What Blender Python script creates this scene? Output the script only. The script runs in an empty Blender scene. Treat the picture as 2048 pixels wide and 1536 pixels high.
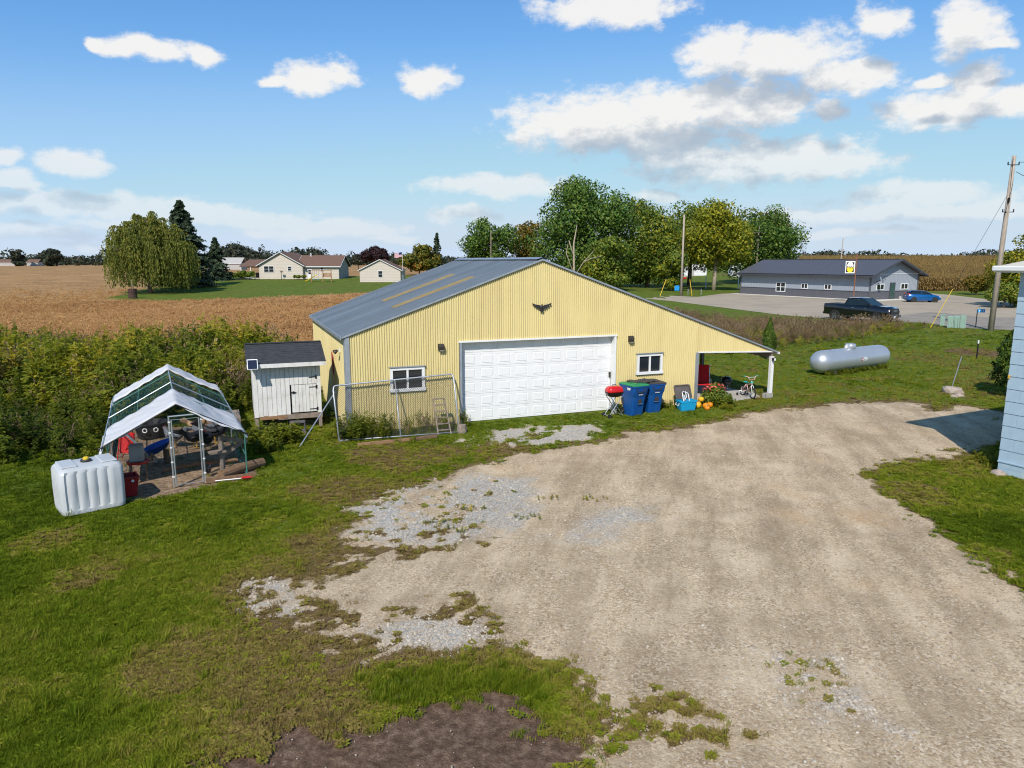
import bpy, math, random
import numpy as np
from mathutils import Vector, Matrix

S = bpy.context.scene
COL = S.collection
R = math.radians
PI = math.pi

# ------------------------------------------------------------------ camera
CAM_H, PITCH, FPX = 5.2, R(9.83), 1420.0
cam = bpy.data.cameras.new('camera'); camo = bpy.data.objects.new('camera', cam); COL.objects.link(camo)
camo.location = (0, 0, CAM_H); camo.rotation_euler = (PI / 2 - PITCH, 0, 0)
cam.sensor_width = 36; cam.lens = FPX / 2048 * 36; cam.clip_start = 0.1; cam.clip_end = 6000
S.camera = camo
CP, SP = math.cos(PITCH), math.sin(PITCH)

# ------------------------------------------------------------------ exposure
S.view_settings.view_transform = 'Standard'; S.view_settings.look = 'None'
S.view_settings.exposure = 0.0; S.view_settings.gamma = 1.0
S.view_settings.use_curve_mapping = False
S.cycles.max_bounces = 6; S.cycles.diffuse_bounces = 2; S.cycles.glossy_bounces = 3; S.cycles.transmission_bounces = 4; S.cycles.transparent_max_bounces = 24
S.cycles.filter_width = 1.1; S.cycles.caustics_reflective = False; S.cycles.caustics_refractive = False
try:
    S.cycles.use_denoising = True; S.cycles.use_adaptive_sampling = True; S.cycles.adaptive_threshold = .02
except Exception:
    pass

# ------------------------------------------------------------------ sun and sky
SUN_AZ, SUN_EL = R(14), R(42)                       # shadows run away from the camera, 14 degrees to the right
sl = bpy.data.lights.new('sun', 'SUN'); so = bpy.data.objects.new('sun', sl); COL.objects.link(so)
sl.energy = 4.6; sl.angle = R(0.53); sl.color = (1.0, 0.94, 0.85)
ray_dir = Vector((math.sin(SUN_AZ) * math.cos(SUN_EL), math.cos(SUN_AZ) * math.cos(SUN_EL), -math.sin(SUN_EL)))
so.rotation_euler = ray_dir.to_track_quat('-Z', 'Y').to_euler(); so.location = (-8, -30, 40)

W = bpy.data.worlds.new('World'); S.world = W; W.use_nodes = True
wt = W.node_tree; wt.nodes.clear()

def build_world():
    n, l = wt.nodes, wt.links
    out = n.new('ShaderNodeOutputWorld')
    sky = n.new('ShaderNodeTexSky'); sky.sky_type = 'NISHITA'; sky.sun_disc = False
    sky.sun_elevation = SUN_EL; sky.sun_rotation = PI + SUN_AZ
    sky.altitude = 200; sky.air_density = 1.0; sky.dust_density = 0.1; sky.ozone_density = 3.0
    bg = n.new('ShaderNodeBackground'); bg.inputs[1].default_value = 0.12
    m1 = n.new('ShaderNodeVectorMath'); m1.operation = 'SCALE'; m1.inputs['Scale'].default_value = .13; l.new(sky.outputs[0], m1.inputs[0])
    cu = n.new('ShaderNodeRGBCurve'); mp = cu.mapping       # the photograph's own tone curve for the sky: paler zenith, no blown out horizon
    for k, pts in enumerate((((0, 0), (.22, .15), (.374, .34), (.62, .47), (1, .60)), ((0, 0), (.378, .385), (.61, .60), (1, .73)), ((0, 0), (.45, .52), (.65, .80), (.92, .90), (1, .86)))):
        c = mp.curves[k]
        while len(c.points) < len(pts): c.points.new(.5, .5)
        for p, q in zip(c.points, pts): p.location = q
    mp.extend = 'HORIZONTAL'; mp.update(); l.new(m1.outputs[0], cu.inputs['Color'])
    m2 = n.new('ShaderNodeVectorMath'); m2.operation = 'SCALE'; m2.inputs['Scale'].default_value = 1 / .12; l.new(cu.outputs[0], m2.inputs[0]); l.new(m2.outputs[0], bg.inputs[0])
    l.new(bg.outputs[0], out.inputs[0])
build_world()

# ------------------------------------------------------------------ helpers
rng = np.random.default_rng(7)

def terrain(x, y):
    x = np.asarray(x, float); y = np.asarray(y, float)
    ss = lambda a, b, t: (lambda k: k * k * (3 - 2 * k))(np.clip((t - a) / (b - a), 0, 1))
    left = 2.2 * ss(90, 190, y) * (1 - ss(0, 30, x))
    hill = 4.6 * ss(128, 270, y) * ss(30, 75, x)
    return left + hill

def G(x, y, z=None):
    """point of the ground seen at photograph position x, y"""
    u, v = (x - 1024) / FPX, (768 - y) / FPX
    d = (u, CP + v * SP, -SP + v * CP)
    zz = 0.0 if z is None else z
    for _ in range(1 if z is not None else 12):
        t = (zz - CAM_H) / d[2]
        X, Y = d[0] * t, d[1] * t
        if z is None:
            zz = .5 * zz + .5 * float(terrain(X, Y)) if Y < 400 else zz
    return Vector((X, Y, float(terrain(X, Y)) if z is None else z))

def at(x, y, Y):
    u, v = (x - 1024) / FPX, (768 - y) / FPX
    d = (u, CP + v * SP, -SP + v * CP); t = Y / d[1]
    return Vector((d[0] * t, Y, CAM_H + d[2] * t))

def lerp(a, b, t): return a + (b - a) * t

class MB:
    """collects shapes and builds them as one mesh object"""
    def __init__(s): s.v = []; s.f = []; s.m = []
    def add(s, vs, fs, mi=0):
        o = len(s.v); s.v += [tuple(p) for p in vs]; s.f += [tuple(i + o for i in f) for f in fs]; s.m += [mi] * len(fs); return s
    def box(s, c, d, rz=0, mi=0, rot=None, bev=0):
        x, y, z = d[0] / 2, d[1] / 2, d[2] / 2
        if bev > 0:
            b = min(bev, x * .9, y * .9, z * .9)
            pts = []
            for sx in (-1, 1):
                for sy in (-1, 1):
                    for sz in (-1, 1):
                        pts += [(sx * x, sy * (y - b), sz * (z - b)), (sx * (x - b), sy * y, sz * (z - b)), (sx * (x - b), sy * (y - b), sz * z)]
            import bmesh
            bm = bmesh.new(); [bm.verts.new(p) for p in pts]; bmesh.ops.convex_hull(bm, input=bm.verts[:]); bm.verts.index_update()
            vs = [v.co.copy() for v in bm.verts]; fs = [[v.index for v in f.verts] for f in bm.faces]; bm.free()
        else:
            vs = [Vector((a * x, b_ * y, e * z)) for a in (-1, 1) for b_ in (-1, 1) for e in (-1, 1)]
            fs = [(0, 1, 3, 2), (4, 6, 7, 5), (0, 4, 5, 1), (2, 3, 7, 6), (0, 2, 6, 4), (1, 5, 7, 3)]
        M = rot if rot is not None else Matrix.Rotation(rz, 3, 'Z')
        c = Vector(c)
        return s.add([M @ Vector(p) + c for p in vs], fs, mi)
    def bar(s, a, b, w, h=None, mi=0, up=(0, 0, 1)):
        a, b = Vector(a), Vector(b); h = h or w; d = b - a; L = d.length
        if L < 1e-6: return s
        d.normalize(); u = Vector(up)
        if abs(d.dot(u)) > .98: u = Vector((1, 0, 0))
        x = d.cross(u).normalized(); z = x.cross(d).normalized()
        M = Matrix((x, d, z)).transposed()
        return s.box((a + b) / 2, (w, L, h), rot=M, mi=mi)
    def tube(s, path, r, n=8, mi=0, caps=True, closed=False):
        P = [Vector(p) for p in path]; k = len(P)
        rs = r if isinstance(r, (list, tuple)) else [r] * k
        o = len(s.v); prev = None
        for i, p in enumerate(P):
            if closed: t = P[(i + 1) % k] - P[i - 1]
            else: t = P[min(i + 1, k - 1)] - P[max(i - 1, 0)]
            t.normalize()
            if prev is None:
                u = Vector((0, 0, 1)) if abs(t.z) < .9 else Vector((1, 0, 0)); x = t.cross(u).normalized()
            else:
                x = (prev - t * prev.dot(t)).normalized()
            prev = x; y = t.cross(x)
            for j in range(n):
                a = 2 * PI * j / n; q = p + (x * math.cos(a) + y * math.sin(a)) * rs[i]; s.v.append(tuple(q))
        for i in range(k if closed else k - 1):
            i2 = (i + 1) % k
            for j in range(n):
                j2 = (j + 1) % n; s.f.append((o + i * n + j, o + i * n + j2, o + i2 * n + j2, o + i2 * n + j)); s.m.append(mi)
        if caps and not closed:
            s.f.append(tuple(o + j for j in range(n))[::-1]); s.f.append(tuple(o + (k - 1) * n + j for j in range(n))); s.m += [mi, mi]
        return s
    def lathe(s, prof, n=16, c=(0, 0, 0), mi=0, M=None, caps=True):
        o = len(s.v); c = Vector(c)
        for r, z in prof:
            for j in range(n):
                a = 2 * PI * j / n; p = Vector((r * math.cos(a), r * math.sin(a), z))
                if M is not None: p = M @ p
                s.v.append(tuple(p + c))
        for i in range(len(prof) - 1):
            for j in range(n):
                j2 = (j + 1) % n; s.f.append((o + i * n + j, o + i * n + j2, o + (i + 1) * n + j2, o + (i + 1) * n + j)); s.m.append(mi)
        if caps:
            s.f.append(tuple(o + j for j in range(n))[::-1]); s.f.append(tuple(o + (len(prof) - 1) * n + j for j in range(n))); s.m += [mi, mi]
        return s
    def prism(s, poly, axis_from, axis_to, mi=0):
        """poly: list of 3D offsets, extruded between two points"""
        a, b = Vector(axis_from), Vector(axis_to); n = len(poly)
        vs = [Vector(p) + a for p in poly] + [Vector(p) + b for p in poly]
        fs = [tuple(range(n))[::-1], tuple(range(n, 2 * n))] + [(i, (i + 1) % n, n + (i + 1) % n, n + i) for i in range(n)]
        return s.add(vs, fs, mi)
    def loft(s, rings, mi=0, caps=True, closed=True):
        o = len(s.v); n = len(rings[0])
        for rg in rings: s.v += [tuple(p) for p in rg]
        for i in range(len(rings) - 1):
            for j in range(n if closed else n - 1):
                j2 = (j + 1) % n; s.f.append((o + i * n + j, o + i * n + j2, o + (i + 1) * n + j2, o + (i + 1) * n + j)); s.m.append(mi)
        if caps:
            s.f.append(tuple(o + j for j in range(n))[::-1]); s.f.append(tuple(o + (len(rings) - 1) * n + j for j in range(n))); s.m += [mi, mi]
        return s
    def grid(s, fn, nu, nv, mi=0):
        o = len(s.v)
        for i in range(nu + 1):
            for j in range(nv + 1): s.v.append(tuple(fn(i / nu, j / nv)))
        for i in range(nu):
            for j in range(nv):
                a = o + i * (nv + 1) + j; s.f.append((a, a + nv + 1, a + nv + 2, a + 1)); s.m.append(mi)
        return s
    def build(s, name, mat, parent=None, loc=(0, 0, 0), rz=0, smooth=False, label=None, cat=None, group=None, kind=None, auto=None, fixn=True):
        me = bpy.data.meshes.new(name); me.from_pydata(s.v, [], s.f)
        for m in (mat if isinstance(mat, (list, tuple)) else [mat]): me.materials.append(m)
        if isinstance(mat, (list, tuple)): me.polygons.foreach_set('material_index', s.m)
        if fixn:
            import bmesh
            bm = bmesh.new(); bm.from_mesh(me); bmesh.ops.recalc_face_normals(bm, faces=bm.faces[:]); bm.to_mesh(me); bm.free()
        if smooth: me.polygons.foreach_set('use_smooth', [True] * len(me.polygons))
        if auto is not None:
            me.polygons.foreach_set('use_smooth', [True] * len(me.polygons))
            try: me.set_sharp_from_angle(angle=R(auto))
            except Exception: pass
        me.update()
        ob = bpy.data.objects.new(name, me); COL.objects.link(ob)
        ob.location = loc; ob.rotation_euler = (0, 0, rz)
        if parent is not None: ob.parent = parent
        return tag(ob, label, cat, group, kind)

def tag(o, label=None, cat=None, group=None, kind=None):
    if label: o['label'] = label
    if cat: o['category'] = cat
    if group: o['group'] = group
    if kind: o['kind'] = kind
    return o

def thing(name, loc, rz, label, cat, group=None):
    o = bpy.data.objects.new(name, None); COL.objects.link(o); o.empty_display_size = .2
    o.location = loc; o.rotation_euler = (0, 0, rz)
    return tag(o, label, cat, group)

def inst(name, mesh_owner, parent, loc, rz=0, scale=None, label=None, mat=None):
    o = bpy.data.objects.new(name, mesh_owner.data); COL.objects.link(o)
    o.location = loc; o.rotation_euler = (0, 0, rz)
    if scale: o.scale = scale
    if parent is not None: o.parent = parent
    if label: o['label'] = label
    return o

def kids(o): return [c for c in bpy.data.objects if c.parent == o]

def copy_tree(o, parent=None, label=None):
    c = o.copy(); COL.objects.link(c); c.parent = parent
    if label: c['label'] = label
    for ch in kids(o): copy_tree(ch, c)
    return c

# ------------------------------------------------------------------ materials
def nd(t, typ, **kw):
    n = t.nodes.new(typ)
    for k, v in kw.items(): setattr(n, k, v)
    return n

MATS = {}
def mat(name, col, rough=.6, metal=0, var=.12, vscale=3.0, bump=0, bscale=40, dirt=None, dscale=1.2, dmin=.5, dmax=.7, spec=.4, coat=0, emit=None, streak=None, splash=None):
    """principled surface with grain; dirt = colour of stains of their own shape; streak = run marks down the z axis"""
    m = bpy.data.materials.new(name); m.use_nodes = True; t = m.node_tree; b = t.nodes['Principled BSDF']
    b.inputs['Roughness'].default_value = rough; b.inputs['Metallic'].default_value = metal
    b.inputs['Specular IOR Level'].default_value = spec
    if coat: b.inputs['Coat Weight'].default_value = coat; b.inputs['Coat Roughness'].default_value = .05
    tc = nd(t, 'ShaderNodeTexCoord')
    nz = nd(t, 'ShaderNodeTexNoise'); nz.inputs['Scale'].default_value = vscale; nz.inputs['Detail'].default_value = 6; nz.inputs['Roughness'].default_value = .65
    t.links.new(tc.outputs['Object'], nz.inputs['Vector'])
    mr = nd(t, 'ShaderNodeMapRange'); mr.inputs['From Min'].default_value = .3; mr.inputs['From Max'].default_value = .7
    mr.inputs['To Min'].default_value = 1 - var; mr.inputs['To Max'].default_value = 1 + var; t.links.new(nz.outputs[0], mr.inputs['Value'])
    mul = nd(t, 'ShaderNodeVectorMath', operation='MULTIPLY'); mul.inputs[0].default_value = col[:3]; t.links.new(mr.outputs[0], mul.inputs[1])
    cur = mul.outputs[0]
    def blend(fac, colour, src):
        mx = nd(t, 'ShaderNodeMix', data_type='RGBA'); t.links.new(fac, mx.inputs[0]); t.links.new(src, mx.inputs[6]); mx.inputs[7].default_value = (*colour[:3], 1); return mx.outputs[2]
    if dirt is not None:
        n2 = nd(t, 'ShaderNodeTexNoise'); n2.inputs['Scale'].default_value = dscale; n2.inputs['Detail'].default_value = 8; n2.inputs['Roughness'].default_value = .7
        t.links.new(tc.outputs['Object'], n2.inputs['Vector'])
        m2 = nd(t, 'ShaderNodeMapRange'); m2.inputs['From Min'].default_value = dmin; m2.inputs['From Max'].default_value = dmax; m2.inputs['To Max'].default_value = .8; t.links.new(n2.outputs[0], m2.inputs['Value'])
        cur = blend(m2.outputs[0], dirt, cur)
    if streak is not None:
        mp = nd(t, 'ShaderNodeMapping'); mp.inputs['Scale'].default_value = streak[1]; t.links.new(tc.outputs['Object'], mp.inputs[0])
        n3 = nd(t, 'ShaderNodeTexNoise'); n3.inputs['Scale'].default_value = 1; n3.inputs['Detail'].default_value = 5; t.links.new(mp.outputs[0], n3.inputs['Vector'])
        m3 = nd(t, 'ShaderNodeMapRange'); m3.inputs['From Min'].default_value = .45; m3.inputs['From Max'].default_value = .8; m3.inputs['To Max'].default_value = streak[2]; t.links.new(n3.outputs[0], m3.inputs['Value'])
        cur = blend(m3.outputs[0], streak[0], cur)
    if splash is not None:                                  # mud thrown up on the foot of a wall: colour, height
        sz = nd(t, 'ShaderNodeSeparateXYZ'); t.links.new(tc.outputs['Object'], sz.inputs[0])
        n5 = nd(t, 'ShaderNodeTexNoise'); n5.inputs['Scale'].default_value = 4; n5.inputs['Detail'].default_value = 6; t.links.new(tc.outputs['Object'], n5.inputs['Vector'])
        ma = nd(t, 'ShaderNodeMath', operation='MULTIPLY_ADD'); ma.inputs[1].default_value = -splash[1] * 1.6; t.links.new(n5.outputs[0], ma.inputs[0]); t.links.new(sz.outputs[2], ma.inputs[2])
        m5 = nd(t, 'ShaderNodeMapRange'); m5.inputs['From Min'].default_value = -splash[1]; m5.inputs['From Max'].default_value = splash[1] * .25; m5.inputs['To Min'].default_value = .75; m5.inputs['To Max'].default_value = 0; t.links.new(ma.outputs[0], m5.inputs['Value'])
        cur = blend(m5.outputs[0], splash[0], cur)
    t.links.new(cur, b.inputs['Base Color'])
    if bump:
        n4 = nd(t, 'ShaderNodeTexNoise'); n4.inputs['Scale'].default_value = bscale; n4.inputs['Detail'].default_value = 4; t.links.new(tc.outputs['Object'], n4.inputs['Vector'])
        bp = nd(t, 'ShaderNodeBump'); bp.inputs['Strength'].default_value = bump; bp.inputs['Distance'].default_value = .02; t.links.new(n4.outputs[0], bp.inputs['Height']); t.links.new(bp.outputs[0], b.inputs['Normal'])
    if emit:
        b.inputs['Emission Color'].default_value = (*emit[0], 1); b.inputs['Emission Strength'].default_value = emit[1]
    MATS[name] = m
    return m

def leafmat(name, cols, trans=.35, attr=None, rough=.6, patch=.35, spec=.25):
    """foliage: a colour ramp driven by leaf (island) or instance randomness plus slow patches in space"""
    m = bpy.data.materials.new(name); m.use_nodes = True; t = m.node_tree; b = t.nodes['Principled BSDF']; out = t.nodes['Material Output']
    geo = nd(t, 'ShaderNodeNewGeometry'); tc = nd(t, 'ShaderNodeTexCoord')
    if attr:
        a = nd(t, 'ShaderNodeAttribute', attribute_type='INSTANCER', attribute_name=attr); src = a.outputs['Fac']
    else:
        src = geo.outputs['Random Per Island']
    nz = nd(t, 'ShaderNodeTexNoise'); nz.inputs['Scale'].default_value = .45; nz.inputs['Detail'].default_value = 3; t.links.new(geo.outputs['Position'], nz.inputs['Vector'])
    mx = nd(t, 'ShaderNodeMath', operation='MULTIPLY_ADD'); mx.inputs[1].default_value = patch * 2.2; mx.inputs[2].default_value = -patch * 1.1; t.links.new(nz.outputs[0], mx.inputs[0])
    ad = nd(t, 'ShaderNodeMath', operation='ADD'); t.links.new(src, ad.inputs[0]); t.links.new(mx.outputs[0], ad.inputs[1])
    cr = nd(t, 'ShaderNodeValToRGB'); e = cr.color_ramp.elements
    while len(e) < len(cols): e.new(.5)
    for i, c in enumerate(cols): e[i].position = i / (len(cols) - 1) if len(cols) > 1 else 0; e[i].color = (*c, 1)
    t.links.new(ad.outputs[0], cr.inputs[0]); t.links.new(cr.outputs[0], b.inputs['Base Color'])
    b.inputs['Roughness'].default_value = rough; b.inputs['Specular IOR Level'].default_value = spec
    tr = nd(t, 'ShaderNodeBsdfTranslucent'); br = nd(t, 'ShaderNodeVectorMath', operation='MULTIPLY'); br.inputs[1].default_value = (1.15, 1.2, .6); t.links.new(cr.outputs[0], br.inputs[0]); t.links.new(br.outputs[0], tr.inputs[0])
    ms = nd(t, 'ShaderNodeMixShader'); ms.inputs[0].default_value = trans; t.links.new(b.outputs[0], ms.inputs[1]); t.links.new(tr.outputs[0], ms.inputs[2]); t.links.new(ms.outputs[0], out.inputs[0])
    MATS[name] = m
    return m

def glassmat(name, col=(.02, .025, .03), rough=.03):
    m = bpy.data.materials.new(name); m.use_nodes = True; b = m.node_tree.nodes['Principled BSDF']
    b.inputs['Base Color'].default_value = (*col, 1); b.inputs['Roughness'].default_value = rough; b.inputs['Specular IOR Level'].default_value = .7
    MATS[name] = m; return m

# ------------------------------------------------------------------ cumulus clouds on a far sky dome (the blue behind them is the world sky)
SKY_R = 3600.0
def cloud_mat(idx, blobs):
    m = bpy.data.materials.new('cloud_layer'); m.use_nodes = True; t = m.node_tree; t.nodes.clear(); n, l = t.nodes, t.links
    out = n.new('ShaderNodeOutputMaterial')
    geo = n.new('ShaderNodeNewGeometry')
    rel = n.new('ShaderNodeVectorMath'); rel.operation = 'SUBTRACT'; rel.inputs[1].default_value = (0, 0, CAM_H); l.new(geo.outputs['Position'], rel.inputs[0])
    nr = n.new('ShaderNodeVectorMath'); nr.operation = 'NORMALIZE'; l.new(rel.outputs[0], nr.inputs[0])
    sx = n.new('ShaderNodeSeparateXYZ'); l.new(nr.outputs[0], sx.inputs[0])
    az = n.new('ShaderNodeMath'); az.operation = 'ARCTAN2'; l.new(sx.outputs[0], az.inputs[0]); l.new(sx.outputs[1], az.inputs[1])
    el = n.new('ShaderNodeMath'); el.operation = 'ARCSINE'; l.new(sx.outputs[2], el.inputs[0])
    cv = n.new('ShaderNodeCombineXYZ'); l.new(az.outputs[0], cv.inputs[0]); l.new(el.outputs[0], cv.inputs[1])
    def density(vec):
        w1 = n.new('ShaderNodeTexNoise'); w1.inputs['Scale'].default_value = 9; w1.inputs['Detail'].default_value = 3; w1.inputs['Roughness'].default_value = .6; l.new(vec, w1.inputs['Vector'])
        ad = n.new('ShaderNodeVectorMath'); ad.operation = 'MULTIPLY_ADD'; ad.inputs[1].default_value = (.11, .05, 0); l.new(w1.outputs['Color'], ad.inputs[0]); l.new(vec, ad.inputs[2])
        last = None
        for a, e, ra, re in blobs:
            m_ = n.new('ShaderNodeVectorMath'); m_.operation = 'MULTIPLY_ADD'; m_.inputs[1].default_value = (1 / ra, 1 / re, 0); m_.inputs[2].default_value = (-(a + .055) / ra, -(e + .025) / re, 0); l.new(ad.outputs[0], m_.inputs[0])
            q_ = n.new('ShaderNodeVectorMath'); q_.operation = 'LENGTH'; l.new(m_.outputs[0], q_.inputs[0])
            if last is None: last = q_.outputs['Value']
            else:
                x_ = n.new('ShaderNodeMath'); x_.operation = 'SMOOTH_MIN'; x_.inputs[2].default_value = .15; l.new(last, x_.inputs[0]); l.new(q_.outputs['Value'], x_.inputs[1]); last = x_.outputs[0]
        n2 = n.new('ShaderNodeTexNoise'); n2.inputs['Scale'].default_value = 30; n2.inputs['Detail'].default_value = 9; n2.inputs['Roughness'].default_value = .66
        st = n.new('ShaderNodeVectorMath'); st.operation = 'MULTIPLY'; st.inputs[1].default_value = (1, 1.6, 1); l.new(vec, st.inputs[0]); l.new(st.outputs[0], n2.inputs['Vector'])
        a2 = n.new('ShaderNodeMath'); a2.operation = 'MULTIPLY_ADD'; a2.inputs[1].default_value = 1.7; a2.inputs[2].default_value = .22; l.new(n2.outputs[0], a2.inputs[0])
        o = n.new('ShaderNodeMath'); o.operation = 'SUBTRACT'; l.new(a2.outputs[0], o.inputs[0]); l.new(last, o.inputs[1])
        return o.outputs[0]
    up = n.new('ShaderNodeVectorMath'); up.operation = 'ADD'; up.inputs[1].default_value = (-.006, .040, 0); l.new(cv.outputs[0], up.inputs[0])
    d1, d2 = density(cv.outputs[0]), density(up.outputs[0])
    al = n.new('ShaderNodeMapRange'); al.interpolation_type = 'SMOOTHSTEP'; al.inputs['From Min'].default_value = -.14; al.inputs['From Max'].default_value = .5; l.new(d1, al.inputs['Value'])
    df = n.new('ShaderNodeMath'); df.operation = 'SUBTRACT'; l.new(d1, df.inputs[0]); l.new(d2, df.inputs[1])
    sh = n.new('ShaderNodeMapRange'); sh.interpolation_type = 'SMOOTHSTEP'; sh.inputs['From Min'].default_value = -.12; sh.inputs['From Max'].default_value = .85; sh.inputs['To Min'].default_value = 1.0; sh.inputs['To Max'].default_value = .18; l.new(d2, sh.inputs['Value'])  # cloud self-shade from above put into the emitted colour: grey undersides, white tops
    lit = n.new('ShaderNodeMath'); lit.operation = 'MULTIPLY_ADD'; lit.use_clamp = True; lit.inputs[1].default_value = .32; l.new(df.outputs[0], lit.inputs[0]); l.new(sh.outputs[0], lit.inputs[2])
    cr = n.new('ShaderNodeValToRGB'); cr.color_ramp.elements[0].color = (.47, .54, .635, 1); cr.color_ramp.elements[1].color = (1.0, .985, .96, 1); l.new(lit.outputs[0], cr.inputs[0])
    fz = n.new('ShaderNodeMapRange'); fz.inputs['From Min'].default_value = .0; fz.inputs['From Max'].default_value = .17; fz.inputs['To Min'].default_value = .2; fz.inputs['To Max'].default_value = .95; l.new(el.outputs[0], fz.inputs['Value'])
    fm = n.new('ShaderNodeMath'); fm.operation = 'MULTIPLY'; l.new(al.outputs[0], fm.inputs[0]); l.new(fz.outputs[0], fm.inputs[1])
    em = n.new('ShaderNodeEmission'); em.inputs[1].default_value = .93; l.new(cr.outputs[0], em.inputs[0])
    tr = n.new('ShaderNodeBsdfTransparent')
    mx = n.new('ShaderNodeMixShader'); l.new(fm.outputs[0], mx.inputs[0]); l.new(tr.outputs[0], mx.inputs[1]); l.new(em.outputs[0], mx.inputs[2]); l.new(mx.outputs[0], out.inputs[0])
    try: m.cycles.emission_sampling = 'NONE'
    except Exception: pass
    return m

def build_clouds():
    def angles(x, y):
        u, v = (x - 1024) / FPX, (768 - y) / FPX
        d = Vector((u, CP + v * SP, -SP + v * CP)).normalized()
        return math.atan2(d.x, d.y), math.asin(d.z)
    # direction (as x, y of the photograph), half width, half height
    B = [(190, 82, 30, 11), (290, 94, 80, 19), (395, 106, 42, 20),
         (630, 150, 64, 32), (848, 158, 52, 30), (560, 158, 44, 13),
         (150, 322, 70, 23), (38, 362, 48, 22), (-20, 310, 40, 18),
         (160, 405, 200, 22), (470, 430, 170, 20), (660, 455, 160, 20), (80, 462, 120, 16), (330, 440, 160, 12), (800, 478, 65, 10), (190, 486, 70, 10),
         (1000, 376, 155, 20), (930, 428, 62, 16), (1310, 392, 55, 15),
         (1230, 8, 150, 34),
         (1200, 245, 190, 60), (1380, 215, 215, 54), (1540, 212, 90, 30), (1320, 285, 160, 36), (1655, 225, 32, 24),
         (1500, 328, 220, 42), (1640, 338, 120, 28), (1350, 315, 100, 20),
         (1430, 105, 70, 42), (1560, 120, 125, 44), (1700, 152, 92, 32), (1735, 38, 46, 24), (1930, 52, 56, 42), (1985, 80, 30, 10),
         (1900, 210, 108, 38), (1955, 160, 48, 36), (2035, 205, 52, 30), (1870, 150, 34, 12),
         (1860, 395, 155, 22), (1640, 425, 130, 12), (1830, 428, 210, 16), (2040, 420, 85, 18), (1600, 468, 220, 9)]
    blobs = [(angles(x, y) + (hw / FPX, hh / FPX)) for x, y, hw, hh in B]
    rnd = random.Random(5)                                # the same kind of cloud over the rest of the sky
    for i in range(46):
        a = rnd.uniform(-PI, PI); e = rnd.uniform(.08, .5)
        if abs(a) < .8: continue
        wdt = rnd.uniform(.04, .15); blobs.append((a, e, wdt, wdt * rnd.uniform(.2, .35)))
    edges = [-.74 + i * .148 for i in range(11)]
    edges = [-2.85, -2.2, -1.6, -1.1] + edges + [1.1, 1.6, 2.2, 2.8]
    for k, (a0, a1) in enumerate(zip(edges[:-1], edges[1:])):
        e1 = .66 if (a0 < -.8 or a1 > .8) else .48
        bl = [q for q in blobs if a0 - 1.7 * q[2] - .06 < q[0] < a1 + 1.7 * q[2] + .06]
        if not bl: continue
        mb = MB()
        def pt(u, v, a0=a0, a1=a1, e1=e1):
            a = lerp(a0, a1, u); e = lerp(-.002, e1, v)
            return (SKY_R * math.sin(a) * math.cos(e), SKY_R * math.cos(a) * math.cos(e), CAM_H + SKY_R * math.sin(e))
        mb.grid(pt, max(4, int((a1 - a0) / .04)), 14)
        o = mb.build('sky', cloud_mat(k, bl), kind='structure', fixn=False)
build_clouds()

# ------------------------------------------------------------------ ground: masks shared by the ground surface and the plants on it
def _h(i, j, s):
    n = (i * 374761393 + j * 668265263 + s * 974711) & 0x7fffffff
    n = ((n ^ (n >> 13)) * 1274126177) & 0x7fffffff
    return ((n ^ (n >> 16)) & 0xffff) / 65535.0
def vnoise(x, y, s=0):
    xi = np.floor(x).astype(np.int64); yi = np.floor(y).astype(np.int64); fx = x - xi; fy = y - yi
    fx = fx * fx * (3 - 2 * fx); fy = fy * fy * (3 - 2 * fy)
    a = _h(xi, yi, s); b = _h(xi + 1, yi, s); c = _h(xi, yi + 1, s); d = _h(xi + 1, yi + 1, s)
    return (a * (1 - fx) + b * fx) * (1 - fy) + (c * (1 - fx) + d * fx) * fy
def fbm(x, y, sc, s=0, o=4):
    t = 0; a = 1; n = 0
    for k in range(o):
        t = t + a * vnoise(x * sc * 2 ** k, y * sc * 2 ** k, s + k * 17); n += a; a *= .55
    return t / n
def sstep(a, b, t):
    k = np.clip((t - a) / (b - a), 0, 1); return k * k * (3 - 2 * k)
def sdf(P, x, y):
    """signed distance to a polygon, positive inside"""
    ins = np.zeros(np.shape(x), bool); dm = np.full(np.shape(x), 1e9)
    n = len(P)
    for i in range(n):
        x1, y1 = P[i]; x2, y2 = P[(i + 1) % n]
        c = ((y1 > y) != (y2 > y)) & (x < (x2 - x1) * (y - y1) / ((y2 - y1) if y2 != y1 else 1e-9) + x1)
        ins ^= c
        dx, dy = x2 - x1, y2 - y1; L = dx * dx + dy * dy + 1e-12
        t = np.clip(((x - x1) * dx + (y - y1) * dy) / L, 0, 1)
        dm = np.minimum(dm, np.hypot(x - x1 - t * dx, y - y1 - t * dy))
    return np.where(ins, dm, -dm)
def gp(*pts): return [tuple(G(a, b)[:2]) for a, b in pts]

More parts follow.
